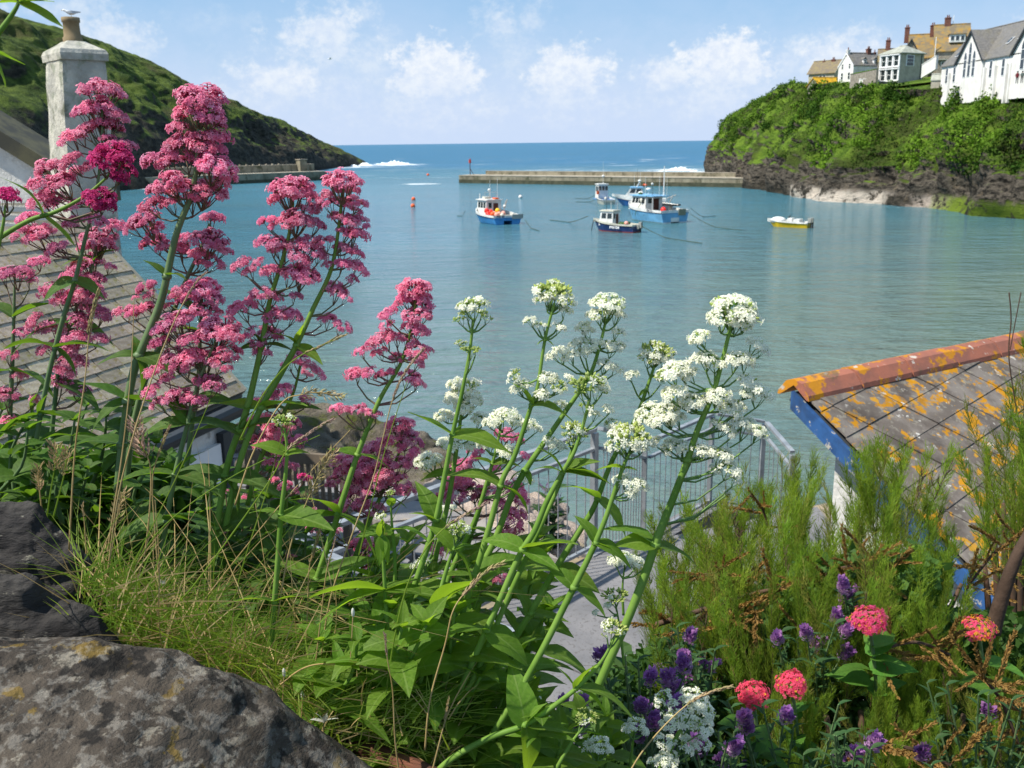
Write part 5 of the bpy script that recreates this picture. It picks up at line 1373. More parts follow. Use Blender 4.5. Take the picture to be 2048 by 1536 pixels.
wall_stone([(-500, 1090), (-150, 1110), (0, 1130), (50, 1137), (75, 1150), (100, 1180), (125, 1192), (165, 1200), (195, 1222), (225, 1262), (250, 1300), (290, 1350), (330, 1420)], .93, .055, .05, .16, stone_d, 'dark rounded wall stone in the middle of the three at the left', 4.0, .1)
wall_stone([(-500, 960), (-150, 975), (0, 990), (45, 990), (72, 998), (80, 1020), (105, 1035), (140, 1080), (170, 1130), (192, 1180), (205, 1225), (225, 1270), (245, 1330)], 1.02, .06, .08, .30, stone_d, 'tall dark layered wall stone, topmost of the three at the left edge', 8.0, .1)
mb = MB(); mb.tube([at(600, 1430, 1.0), at(690, 1478, .97), at(780, 1515, .93), at(900, 1570, .88)], .011, 8)
o = mb.build('rusty_bar', rust); tag(o, 'dark rusty iron bar lying beside the grey wall stone', 'bar')

# ------------------------------------------------------------------ leaf and flower building blocks
def leafmat(name, c, c2, tc, trans=.38, rnd=.16, rough=.5):
    return mat(name, c, c2, scale=18, rough=.6, trans=trans, tcol=tc, rnd=rnd, spec=.2, hue=.012)
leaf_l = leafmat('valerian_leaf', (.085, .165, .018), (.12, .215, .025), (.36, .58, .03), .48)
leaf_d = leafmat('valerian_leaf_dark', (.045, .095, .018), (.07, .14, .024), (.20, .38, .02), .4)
def veins(m, pale, amt=.55, side=34):
    """pale midrib and fainter side veins, in the leaf's own coordinates (x along it, y across)"""
    t = m.node_tree; b = next(n for n in t.nodes if n.type == 'BSDF_PRINCIPLED'); src = b.inputs['Base Color'].links[0].from_socket
    s_ = N(t, 'ShaderNodeSeparateXYZ'); t.links.new(N(t, 'ShaderNodeTexCoord').outputs['Object'], s_.inputs[0])
    ay = mth(t, 'ABSOLUTE', s_.outputs[1])
    mid = mth(t, 'SUBTRACT', 1.0, sstep(t, ay, .006, .020))
    sv = sstep(t, mth(t, 'SINE', mth(t, 'MULTIPLY', mth(t, 'SUBTRACT', s_.outputs[0], mth(t, 'MULTIPLY', ay, 1.3)), side)), .86, 1.0)
    f_ = mth(t, 'MAXIMUM', mid, mth(t, 'MULTIPLY', sv, .45))
    t.links.new(mixc(t, mth(t, 'MULTIPLY', f_, amt), src, pale), b.inputs['Base Color'])
    # browned spots and nibbled-looking blotches
    src = b.inputs['Base Color'].links[0].from_socket
    g_ = N(t, 'ShaderNodeNewGeometry').outputs['Position']
    t.links.new(mixc(t, mth(t, 'MULTIPLY', sstep(t, noisen(t, g_, 55, 4, .6), .66, .70), .6), src, (.16, .11, .03)), b.inputs['Base Color'])
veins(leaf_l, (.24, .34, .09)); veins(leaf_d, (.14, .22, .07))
stem_l = mat('valerian_stem', (.13, .25, .035), (.19, .32, .06), scale=20, rough=.55, spec=.2, trans=.15, tcol=(.2, .4, .03))
stem_d = mat('valerian_stem_dull', (.085, .15, .055), (.13, .19, .08), scale=20, rough=.5, spec=.3)
stem_p = mat('flower_stalk', (.14, .26, .05), (.10, .17, .05), scale=30, rough=.6)
stem_r = mat('flower_stalk_reddish', (.11, .13, .05), (.18, .08, .07), scale=30, rough=.6)
def petal(name, c, c2, tr, rnd=.13, hue=.012): return mat(name, c, c2, scale=90, rough=.6, trans=.48, tcol=tr, rnd=rnd, spec=.2, hue=hue, detail=2)
pet_pink = petal('pink_petal', (.74, .23, .37), (.64, .16, .29), (.88, .30, .45))
tub_pink = petal('pink_flower_tube', (.58, .09, .24), (.46, .06, .17), (.7, .12, .28))
pet_pink2 = petal('pale_pink_petal', (.86, .46, .58), (.80, .34, .48), (.95, .45, .6)); pet_mag2 = petal('rose_petal', (.72, .10, .30), (.62, .07, .25), (.8, .12, .35))
pet_mag = petal('magenta_petal', (.58, .035, .20), (.42, .02, .13), (.7, .05, .25))
tub_mag = petal('magenta_flower_tube', (.36, .02, .10), (.24, .015, .07), (.45, .03, .12))
pet_white = petal('white_petal', (.90, .90, .80), (.87, .87, .74), (.95, .95, .82), .03, .003)
tub_white = petal('white_flower_tube', (.70, .78, .52), (.50, .64, .30), (.6, .75, .3), .05)
bud_g = petal('green_bud', (.46, .56, .14), (.62, .66, .28), (.5, .62, .1), .08)
cal_g = petal('green_calyx', (.16, .32, .04), (.22, .40, .06), (.25, .5, .04), .1)
cal_r = mat('reddish_calyx', (.16, .10, .06), (.20, .05, .07), scale=60, rough=.6)

def cyme(name, n, kind, seed, squash=.72, petal_len=.17, cone=1.35):
    """flat-topped head of small five-petalled flowers on thin tubes; unit radius, stalk base at (0,0,-.75)"""
    r_ = random.Random(seed); mb = MB()
    base = Vector((0, 0, -.78))
    lumps = [(Vector((r_.uniform(-1, 1), r_.uniform(-1, 1), r_.uniform(.1, 1))).normalized(), r_.uniform(.75, 1.05)) for _ in range(max(4, n//14))]
    k = 0
    # sub-stalks
    subs = []
    for (d, rr) in lumps:
        p = Vector((d.x*.55, d.y*.55, -.05+d.z*.25)); subs.append(p)
        mid = base.lerp(p, .5)+Vector((d.x*.05, d.y*.05, -.04))
        mb.tube([base, mid, p], [.045, .032, .028], 3, m=2, cap=False)
    for i in range(n):
        # direction on the dome, drawn towards a lump
        th = cone*math.sqrt(r_.random()); ph = r_.uniform(0, 2*math.pi)
        d = Vector((math.sin(th)*math.cos(ph), math.sin(th)*math.sin(ph), math.cos(th)))
        j = min(range(len(lumps)), key=lambda q: (lumps[q][0]-d).length)
        d = (d*1.0+lumps[j][0]*.35).normalized(); R = lumps[j][1]*r_.uniform(.78, 1.08)
        tip = Vector((d.x*R, d.y*R, d.z*R*squash)); b0 = tip.lerp(subs[j], r_.uniform(.50, .66))
        ax = (tip-b0).normalized(); u = ax.orthogonal().normalized(); u = Quaternion(ax, r_.uniform(0, 6.28)) @ u; v = ax.cross(u)
        isbud = (kind == 'bud' and r_.random() < .93) or (kind == 'mix' and r_.random() < (.85 if d.z > .5 else .3)) or (kind == 'white' and r_.random() < .22)
        w0 = .045
        if kind in ('bud', 'mix') or kind == 'white':
            # green ovary at the foot of every flower
            c0 = b0.lerp(tip, .55); mb.add([b0-u*w0*1.2, b0+u*w0*1.2, c0.lerp(tip, .2), b0+v*w0*1.6], [(0, 1, 2), (1, 3, 2), (3, 0, 2)], 3)
        else:
            mb.add([b0-u*w0, b0+u*w0, b0.lerp(tip, .35), b0+v*w0*1.4], [(0, 1, 2), (1, 3, 2), (3, 0, 2)], 3)
        mb.add([b0, subs[j], subs[j]+u*.02], [(0, 1, 2)], 2)
        if isbud:
            tip2 = b0.lerp(tip, r_.uniform(.72, .95)); bl_ = ax*.17; w = .078
            mb.add([b0.lerp(tip2, .1), tip2-bl_*.5+u*w*.6, tip2-bl_*.5+v*w*.6, tip2-bl_*.5-u*w*.6, tip2-bl_*.5-v*w*.6, tip2+u*w, tip2+v*w, tip2-u*w, tip2-v*w, tip2+bl_*.8],
                   [(0, 1, 2), (0, 2, 3), (0, 3, 4), (0, 4, 1), (1, 5, 6, 2), (2, 6, 7, 3), (3, 7, 8, 4), (4, 8, 5, 1), (5, 9, 6), (6, 9, 7), (7, 9, 8), (8, 9, 5)], 4)
            continue
        pm = 5 if r_.random() < .42 else 0
        w1 = .017; mb.add([b0+u*w1, b0-u*w1*.5+v*w1, b0-u*w1*.5-v*w1, tip+u*w1*1.3, tip-u*w1*.6+v*w1*1.2, tip-u*w1*.6-v*w1*1.2], [(0, 1, 4, 3), (1, 2, 5, 4), (2, 0, 3, 5)], 1)
        # five petals, uneven
        tl_ = Vector((r_.uniform(-.3, .3), r_.uniform(-.3, .3), r_.uniform(-.3, .3)))
        axp = (ax+tl_).normalized(); u2 = axp.orthogonal().normalized(); v2 = axp.cross(u2); a0 = r_.uniform(0, 6.28)
        for q in range(5):
            a = a0+q*1.2566+r_.uniform(-.12, .12); L = petal_len*(1.12 if kind in ('white', 'mix', 'bud') else 1)*r_.uniform(.8, 1.15)
            e = u2*math.cos(a)+v2*math.sin(a); s_ = u2*-math.sin(a)+v2*math.cos(a)
            mb.add([tip, tip+e*L*.55+s_*L*.27+axp*L*.14, tip+e*L-axp*L*.06, tip+e*L*.55-s_*L*.27+axp*L*.14], [(0, 1, 2, 3)], pm)
    M5 = {'pink': [pet_pink, tub_pink, stem_r, cal_r, bud_g, pet_pink2], 'mag': [pet_mag, tub_mag, stem_r, cal_r, bud_g, pet_mag2], 'white': [pet_white, tub_white, stem_p, cal_g, bud_g, pet_white],
          'mix': [pet_white, tub_white, stem_p, cal_g, bud_g, pet_white], 'bud': [pet_white, tub_white, stem_p, cal_g, bud_g, pet_white]}[kind]
    me = mb.mesh(name, M5, False)
    return me
CY = {}
for kind in ('pink', 'mag', 'white', 'mix', 'bud'):
    CY[kind] = {'s': [cyme('flower_head', 30 if kind in ('pink', 'mag') else (32 if kind == 'white' else 40), kind, 10+i, petal_len=.34, squash=.75) for i in range(4)],
                'm': [cyme('flower_head', 66 if kind in ('pink', 'mag') else (70 if kind == 'white' else 84), kind, 30+i, petal_len=.245) for i in range(4)],
                'l': [cyme('flower_head', 165 if kind in ('pink', 'mag') else (155 if kind == 'white' else 190), kind, 50+i, petal_len=.165, squash=.85) for i in range(3)]}
def leaf_mesh(name, m, L=1.0, W=.36, seed=0, curl=.3, fold=.25, nseg=8, wav=.03, tipk=1.0):
    r_ = random.Random(seed); mb = MB(); rows = []
    tw = r_.uniform(-.35, .35)
    for i in range(nseg+1):
        t_ = i/nseg
        w = W*.5*(math.sin(math.pi*min(1, (t_*.94+.06))**.75))**.9*(1-.25*t_)*1.15 if i < nseg else .002
        x = L*t_; z = -curl*L*t_*t_*.8+.05*L*math.sin(t_*3)
        row = []
        for k in (-1, -.5, 0, .5, 1):
            row.append(Vector((x, k*w*math.cos(tw*t_), z+abs(k)*w*fold*2*.5 + k*w*math.sin(tw*t_)+wav*math.sin(t_*11+k*2+seed)*abs(k)*W)))
        rows.append(row)
    vs = [p for r__ in rows for p in r__]
    mb.add(vs, [(i*5+j, (i+1)*5+j, (i+1)*5+j+1, i*5+j+1) for i in range(nseg) for j in range(4)])
    # midrib, a thin raised ridge
    rib = []
    return mb.mesh(name, m, True)
LV = {'l': [leaf_mesh('leaf', leaf_l, W=w, seed=i, curl=c, fold=f) for i, (w, c, f) in enumerate([(.44, .25, .2), (.50, .45, .25), (.38, .1, .35), (.42, .6, .2), (.54, .3, .15), (.34, -.1, .3)])],
      'd': [leaf_mesh('leaf', leaf_d, W=w, seed=i+9, curl=c, fold=f) for i, (w, c, f) in enumerate([(.38, .3, .3), (.44, .5, .3), (.32, .1, .45), (.36, .65, .2), (.5, .35, .2)])]}
def frame_q(xd, up=Vector((0, 0, 1)), roll=0):
    x = xd.normalized(); y = up.cross(x)
    if y.length < 1e-3: y = Vector((0, 1, 0))
    y.normalize(); z = x.cross(y)
    q = Matrix((x, y, z)).transposed().to_quaternion()
    return q @ Quaternion((1, 0, 0), roll)
def spline(P, n=6):
    out = []
    for i in range(len(P)-1):
        p0 = P[max(i-1, 0)]; p1 = P[i]; p2 = P[i+1]; p3 = P[min(i+2, len(P)-1)]
        for k in range(n):
            t_ = k/n
            out.append(.5*((2*p1)+(p2-p0)*t_+(2*p0-5*p1+4*p2-p3)*t_*t_+(3*p1-p0-3*p2+p3)*t_**3))
    out.append(P[-1]); return out
NODE = []
def valerian(kind, label, Y, stem, clusters, nodes=(), srad=.0042, lk='l', group=None, name=None, cat='flower', dark=False, topk=None):
    """stem: pixel points from top to root with optional depth change; clusters: (px,py,r_px[,kind]); nodes: (px,py,[(angle_deg, len_px), ...])"""
    names = {'pink': 'pink_valerian', 'mag': 'pink_valerian', 'white': 'white_valerian', 'mix': 'white_valerian', 'bud': 'white_valerian'}
    P = []
    for s_ in stem:
        P.append(at(s_[0], s_[1], Y+(s_[2] if len(s_) > 2 else 0)))
    root = P[-1]
    t = thing(name or names[kind], label, cat, root, group)
    sp_ = spline(P, 6); k = len(sp_); srad *= .70
    rads = [srad*(.42+.68*min(1, (i/(k-1))*1.6)) for i in range(k)]
    mb = MB(); mb.tube([sp_[0]+(sp_[0]-sp_[1])*.5]+sp_, [rads[0]]+rads, 7)
    for nd in nodes:      # swollen joints where the leaf pairs sit
        b_ = at(nd[0], nd[1], Y); i_ = min(range(k), key=lambda q: (Vector((0, 0, H))+(sp_[q]-Vector((0, 0, H)))*(Y/sp_[q].y)-b_).length)
        mb.sphere(sp_[i_], rads[i_]*1.45, 8, 6, sc=(1, 1, .8))
    mb.build('stem', stem_d if dark else stem_l, t, smooth=True)
    # tiers: side branches leave the stem in pairs at a few nodes only
    dist = [0.0]
    for a_, b_ in zip(sp_, sp_[1:]): dist.append(dist[-1]+(b_-a_).length)
    step = (46 if len(clusters) < 25 else 54)*Y/FPX; tiers = []; nxt = step*.35
    for i in range(k):
        if dist[i] >= nxt: tiers.append(sp_[i]); nxt += step
    if not tiers: tiers = [sp_[-1]]
    def nearest_below(c, r):
        best = None
        for p in tiers:
            down_ = c.z-p.z; hz = Vector((p.x-c.x, p.y-c.y, 0)).length
            if down_ < r*.35: continue
            sc1 = abs(down_-max(r*.9, hz*.6))+hz*.5
            if best is None or sc1 < best[0]: best = (sc1, p)
        return best[1] if best else sp_[-1]
    rr_ = random.Random(hash(label) % 1000 if False else len(label)*7+int(stem[0][0]))
    for ci, c in enumerate(clusters):
        px, py, r = c[0], c[1], c[2]; kd = c[3] if len(c) > 3 else (topk if (topk and ci == 0) else kind)
        dy = rr_.uniform(-1, 1)*r*Y/FPX*.8
        ctr = at(px, py, Y+dy); R = r*Y/FPX*(1.2 if kd in ('pink', 'mag') else (1.26 if kd == 'white' else (1.42 if kd == 'bud' else 1.30)))
        top = ci == 0
        sz = 'l' if r >= 30 else ('m' if r >= 17 else 's')
        me = rr_.choice(CY[kd][sz])
        if top: src = sp_[min(2, k-1)]; axis = (sp_[0]-sp_[3]).normalized()*.6+Vector((0, 0, 1))
        else:
            src = nearest_below(ctr, R); axis = (ctr-src).normalized()*.55+Vector((0, 0, .8))
        axis = (axis+Vector((rr_.uniform(-.15, .15), rr_.uniform(-.3, .05), 0))).normalized()
        q = Vector((0, 0, 1)).rotation_difference(axis) @ Quaternion((0, 0, 1), rr_.uniform(0, 6.28))
        up_ = .12
        put('flower_head', me, t, ctr-axis*R*up_-root, q, (R*1.04, R*1.04, R*1.0))
        if True:
            bpt = ctr-axis*R*(up_+.74)
            mid = src.lerp(bpt, .5)+Vector((0, 0, -abs((bpt-src).length)*.13))
            mb = MB(); mb.tube([src, src.lerp(mid, .5)+(mid-src)*.02, mid, mid.lerp(bpt, .6), bpt], [.0014, .0012, .0010, .0009, .0008], 5, cap=False); mb.build('branch', stem_p if kd in ('white', 'bud', 'mix') else stem_r, t, smooth=True)
    for nd in nodes:
        px, py = nd[0], nd[1]; base = at(px, py, Y) ;
        base = min(sp_, key=lambda p: (Vector((0, 0, H))+(p-Vector((0, 0, H)))*(Y/p.y)-base).length)
        for lf in nd[2]:
            ang_, ln = lf[0], lf[1]; a = R_(ang_)
            dep = lf[2] if len(lf) > 2 else rr_.uniform(-.55, .35)
            d = Vector((math.cos(a), dep, math.sin(a))).normalized(); L = ln*(1.5 if lk == 'l' else 1.2)*base.y/FPX/math.sqrt(max(.3, 1-d.y*d.y))
            q = frame_q(d, roll=rr_.uniform(-.5, .5))
            put('leaf', rr_.choice(LV[lk]), t, base-root, q, (L, L*rr_.uniform(.85, 1.15), L))
    return t
# ---------------------------------------------------------------- pink plants
valerian('pink', 'tall pink valerian in front of the white chimney, leftmost of the tall ones', 1.22,
  [(204, 215), (203, 300), (190, 400), (172, 470), (150, 560), (125, 640), (95, 760), (70, 900), (60, 1050)],
  [(205, 192, 38), (196, 222, 34), (170, 230, 20), (237, 237, 22), (217, 256, 30), (190, 258, 24), (176, 264, 20), (142, 281, 25), (160, 272, 22), (250, 296, 22), (218, 287, 18), (186, 338, 22), (100, 342, 30), (146, 328, 27), (80, 372, 24), (125, 372, 30), (150, 352, 22), (88, 403, 28), (118, 408, 25), (149, 416, 20), (190, 443, 20), (57, 443, 25), (74, 474, 28), (44, 470, 20), (98, 470, 18), (145, 450, 22), (118, 500, 24)],
  [(150, 560, [(200, 60), (-30, 55)]), (112, 690, [(170, 95), (10, 90), (-60, 60)]), (80, 820, [(190, 100), (-5, 110), (60, 50)])], dark=True, lk='d')
valerian('mag', 'deep magenta valerian on an arching green stem coming in from the left edge', 1.05,
  [(222, 342), (208, 360), (165, 395), (110, 424), (60, 440), (0, 475), (-60, 520), (-120, 640)],
  [(226, 318, 37), (206, 318, 24), (244, 345, 24), (236, 362, 20), (212, 330, 26), (200, 398, 30, 'mag'), (188, 405, 22, 'mag'), (212, 416, 20, 'mag')],
  [(85, 430, [(105, 62, -.1), (-55, 58, .1)])], srad=.0036)
valerian('pink', 'pink valerian with many loose heads low in front of the old slate roof', 1.28,
  [(192, 490), (178, 560), (150, 620), (125, 700), (110, 800), (100, 920), (95, 1050)],
  [(196, 484, 33), (210, 497, 22), (180, 500, 22), (233, 453, 18), (175, 532, 30), (150, 545, 22), (190, 560, 22), (146, 564, 28), (175, 588, 32), (106, 586, 28), (157, 600, 30), (128, 605, 26), (204, 633, 24), (178, 622, 26), (197, 679, 20), (160, 645, 26), (73, 644, 22), (109, 662, 28), (139, 695, 28), (102, 699, 22), (153, 677, 24), (131, 742, 24), (124, 768, 24), (157, 783, 20), (150, 725, 24), (175, 782, 12), (219, 535, 14)],
  [(190, 520, [(35, 45), (170, 55)]), (140, 650, [(180, 90), (-10, 70)]), (118, 760, [(200, 110), (-15, 90), (70, 50)]), (104, 880, [(175, 110), (10, 90)])], dark=True, lk='d')
valerian('pink', 'pink valerian at the far left edge below the roof', 1.30,
  [(30, 545), (28, 620), (25, 720), (20, 860), (30, 1000)],
  [(33, 553, 28), (12, 556, 20), (62, 562, 16), (80, 527, 18), (47, 666, 18), (18, 713, 20), (36, 753, 20), (11, 794, 24), (20, 845, 20), (70, 800, 14)],
  [(28, 640, [(150, 80), (20, 80)]), (24, 740, [(190, 90), (-10, 95)]), (20, 860, [(30, 100), (160, 60)])], dark=True, lk='d')
valerian('mag', 'single dark red flower head at the left edge beside the white gable', 1.0,
  [(10, 412), (6, 450), (-10, 520), (-40, 640)], [(13, 395, 27), (30, 402, 14), (-4, 402, 16)], [], srad=.003)
valerian('pink', 'tall pink valerian against the dark headland, tallest of all', 1.12,
  [(398, 225), (396, 290), (385, 380), (352, 470), (325, 590), (300, 660), (268, 740), (250, 840), (235, 980)],
  [(397, 208, 46), (380, 232, 30), (420, 232, 30), (428, 252, 24), (355, 262, 24), (437, 281, 28), (372, 288, 30), (400, 290, 28), (430, 300, 22), (345, 290, 18), (315, 322, 28), (335, 330, 22), (366, 320, 28), (427, 338, 36), (400, 330, 22), (450, 355, 22), (440, 368, 20), (338, 369, 30), (318, 384, 22), (369, 385, 32), (413, 388, 34), (395, 405, 26), (308, 413, 25), (342, 410, 20)],
  [(330, 555, [(140, 46), (20, 40)]), (268, 705, [(165, 60), (-10, 70), (100, 36), (-60, 50)]), (255, 800, [(150, 85), (10, 80), (200, 70)]), (246, 900, [(170, 100), (0, 90)])], srad=.0068, dark=True, lk='d')
valerian('pink', 'pink valerian on the second stem of the tall pair, lower and to the right', 1.16,
  [(418, 450), (400, 500), (372, 560), (340, 640), (320, 690), (290, 760), (265, 860), (250, 990)],
  [(416, 486, 34), (427, 443, 26), (288, 450, 33), (268, 456, 20), (310, 462, 20), (308, 488, 24), (330, 494, 18), (361, 502, 25), (400, 512, 22), (366, 480, 18), (440, 500, 22), (425, 527, 22), (400, 528, 16)],
  [(352, 600, [(130, 42), (-20, 46)])], srad=.0052, dark=True, lk='d')
valerian('pink', 'broad pink valerian with a flat topped head in front of the roof verge', 1.08,
  [(436, 672), (415, 720), (392, 780), (372, 860), (350, 950), (330, 1060), (320, 1150)],
  [(438, 665, 40), (415, 672, 26), (460, 672, 26), (390, 684, 26), (456, 706, 24), (412, 722, 32), (385, 716, 26), (440, 728, 24), (350, 720, 30), (365, 738, 24), (423, 772, 26), (400, 765, 16), (368, 801, 30), (345, 795, 22), (395, 805, 20), (310, 745, 22), (333, 760, 18), (321, 808, 20), (350, 655, 36), (330, 665, 24), (370, 640, 24), (321, 690, 22), (306, 786, 22)],
  [(398, 760, [(20, 40), (160, 40)]), (372, 850, [(175, 85), (5, 95), (120, 60)]), (350, 950, [(170, 100), (-5, 90), (50, 60)]), (332, 1050, [(185, 90), (15, 100)])], dark=True, lk='d')
valerian('pink', 'pink valerian with a rounded head just left of the tall centre pair', 1.14,
  [(405, 600), (400, 650), (398, 740), (385, 840), (370, 960)],
  [(406, 582, 34), (388, 600, 24), (424, 600, 22), (405, 622, 26), (430, 625, 16), (354, 590, 20), (370, 600, 18), (340, 612, 12), (295, 578, 20), (300, 592, 14), (248, 626, 20), (288, 624, 24), (266, 630, 16), (270, 597, 8)],
  [(400, 660, [(30, 36), (160, 36)]), (390, 800, [(170, 70), (10, 70)])], dark=True, lk='d')
valerian('pink', 'pink valerian standing against the water, left of the close pair in the middle', 1.10,
  [(586, 400), (582, 450), (565, 520), (540, 600), (525, 680), (508, 760), (490, 830), (455, 930), (430, 1080), (415, 1200)],
  [(586, 385, 40), (565, 400, 26), (610, 400, 26), (535, 446, 18), (545, 455, 12), (619, 422, 22), (598, 446, 30), (630, 452, 22), (575, 450, 22), (539, 490, 26), (555, 502, 18), (575, 500, 26), (619, 500, 32), (600, 520, 22), (640, 515, 16), (484, 533, 22), (500, 545, 16), (517, 526, 14), (546, 548, 26), (580, 552, 26), (610, 556, 32), (524, 592, 22), (505, 598, 14), (488, 621, 26), (475, 612, 14), (546, 595, 20), (593, 595, 16), (555, 632, 26), (585, 634, 22), (540, 640, 18), (539, 672, 25), (515, 690, 18), (502, 668, 16), (524, 708, 20)],
  [(514, 690, [(170, 42), (15, 55), (110, 50)]), (475, 860, [(180, 90), (10, 100), (60, 50)]), (448, 960, [(170, 105), (0, 110), (-50, 70)]), (430, 1060, [(150, 90), (20, 100)])], srad=.0052, lk='d')
valerian('pink', 'slender pink valerian with feathery side clusters, right one of the close pair in the middle', 1.10,
  [(684, 385), (678, 450), (662, 540), (625, 620), (593, 690), (560, 750), (515, 830), (478, 930), (450, 1060)],
  [(684, 370, 36), (668, 388, 22), (702, 386, 22), (655, 409, 20), (714, 408, 20), (690, 410, 20), (710, 424, 16), (677, 437, 20), (700, 445, 18), (717, 447, 20), (710, 475, 28), (690, 470, 18), (648, 486, 20), (692, 504, 26), (715, 510, 14), (684, 533, 20), (714, 540, 25), (705, 560, 14), (655, 530, 12), (670, 584, 27), (690, 598, 14), (663, 644, 20), (684, 656, 18), (645, 640, 12)],
  [(593, 690, [(130, 40), (-30, 44), (60, 34)]), (520, 820, [(180, 60), (10, 70)])], srad=.0050)
valerian('pink', 'pink valerian low between the stems of the middle pair', 1.16,
  [(600, 735), (585, 790), (555, 850), (520, 920), (495, 1010)],
  [(597, 719, 24), (580, 728, 16), (619, 741, 18), (637, 748, 15), (612, 803, 16), (565, 785, 24), (545, 800, 20), (528, 802, 22), (520, 847, 28), (500, 850, 18), (557, 860, 32), (580, 850, 20), (540, 885, 28), (517, 885, 24), (580, 890, 26), (560, 905, 24), (529, 926, 14), (558, 929, 20), (586, 935, 14), (600, 880, 16)],
  [(570, 820, [(160, 50), (10, 60)]), (540, 880, [(180, 70), (0, 70)])], lk='d')
valerian('pink', 'pink valerian whose rounded tip stands alone against the water in the middle', 1.06,
  [(832, 600), (822, 660), (800, 730), (770, 780), (750, 820), (715, 910), (690, 985), (660, 1080), (620, 1200), (585, 1330), (565, 1440)],
  [(830, 583, 34), (815, 598, 24), (848, 600, 20), (801, 612, 20), (838, 612, 26), (779, 630, 20), (830, 634, 26), (848, 632, 18), (776, 652, 16), (838, 663, 24), (818, 655, 16), (768, 680, 26), (790, 678, 20), (746, 692, 18), (819, 684, 18), (721, 705, 16), (757, 708, 16), (834, 705, 24), (852, 700, 14), (794, 719, 18), (834, 728, 18), (706, 752, 20), (724, 750, 20), (740, 748, 16), (772, 752, 20), (819, 759, 24), (835, 768, 16), (672, 818, 16), (690, 822, 14), (717, 821, 18), (735, 825, 12), (754, 832, 15)],
  [(718, 905, [(170, 42), (-20, 50), (150, 30)]), (672, 1035, [(125, 70), (-30, 85), (180, 60)]), (640, 1150, [(170, 80), (10, 90)]), (605, 1270, [(160, 100), (10, 110)])], srad=.0048)
valerian('pink', 'large pink valerian mass in front of the boulders and the left railing', 1.20,
  [(803, 870), (800, 900), (775, 960), (745, 1030), (715, 1100), (680, 1200), (640, 1320)],
  [(801, 855, 30), (785, 875, 22), (818, 880, 26), (815, 905, 24), (750, 897, 24), (768, 890, 20), (761, 920, 26), (735, 915, 22), (689, 925, 26), (705, 940, 26), (724, 945, 28), (680, 945, 16), (793, 929, 28), (812, 930, 20), (758, 945, 32), (735, 958, 26), (667, 966, 18), (718, 970, 28), (752, 972, 30), (700, 985, 18), (775, 980, 22), (798, 972, 26), (815, 985, 16), (704, 1003, 26), (722, 1010, 20), (738, 1021, 24), (755, 1015, 16), (669, 1012, 14), (687, 1020, 14)],
  [(760, 1000, [(-10, 50), (190, 40)])], lk='d')
valerian('pink', 'pink valerian lower down in front of the railing, below the large pink mass', 1.24,
  [(735, 1080), (722, 1150), (700, 1250), (670, 1360)],
  [(732, 1085, 28), (715, 1095, 20), (750, 1100, 18), (718, 1124, 26), (741, 1138, 20), (700, 1130, 16), (638, 1058, 18), (622, 1052, 12), (626, 1026, 13), (672, 1066, 12)],
  [], lk='d')
valerian('pink', 'small pink heads opening among dark leaves left of the garden bench', 1.22,
  [(470, 1090), (460, 1140), (440, 1230), (430, 1330)], [(466, 1098, 18), (450, 1092, 12), (484, 1106, 12), (495, 995, 12), (509, 1035, 10), (449, 1064, 8), (450, 985, 8)],
  [(452, 1180, [(170, 70), (10, 80)])], lk='d')
valerian('pink', 'small pink heads beside the wooden bench', 1.22,
  [(575, 975), (570, 1040), (560, 1120), (540, 1230)], [(566, 975, 18), (549, 960, 10), (590, 982, 10), (606, 957, 15, 'mag'), (581, 1115, 12), (549, 1118, 10), (616, 1170, 8)], [(565, 1060, [(170, 60), (10, 60)])], lk='d')
valerian('pink', 'pink valerian mingled behind the white heads left of the corner post', 1.24,
  [(1015, 880), (985, 950), (960, 1020), (930, 1110), (890, 1230), (850, 1340)],
  [(1017, 874, 22), (1035, 882, 16), (1000, 868, 14), (952, 905, 18), (926, 937, 26), (945, 925, 20), (917, 961, 28), (941, 961, 25), (900, 980, 20), (882, 996, 18), (911, 993, 25), (946, 984, 25), (976, 984, 18), (960, 1002, 20), (1026, 972, 18), (1011, 984, 18), (1040, 1002, 18), (1020, 1037, 26), (1035, 1030, 18), (1011, 1063, 22), (1037, 1060, 12), (1049, 914, 14), (1040, 985, 16), (1000, 1010, 18), (990, 940, 16)],
  [(975, 980, [(150, 40)]), (945, 1070, [(170, 60), (10, 60)])], lk='d')
valerian('pink', 'faded pink heads just above the broad light green leaves in the centre', 1.16,
  [(880, 1090), (868, 1150), (850, 1250)], [(867, 1098, 16), (885, 1105, 12), (990, 1160, 18), (978, 1140, 16), (1002, 1150, 12), (950, 1245, 10), (740, 1235, 6), (905, 1150, 10)], [], srad=.003)
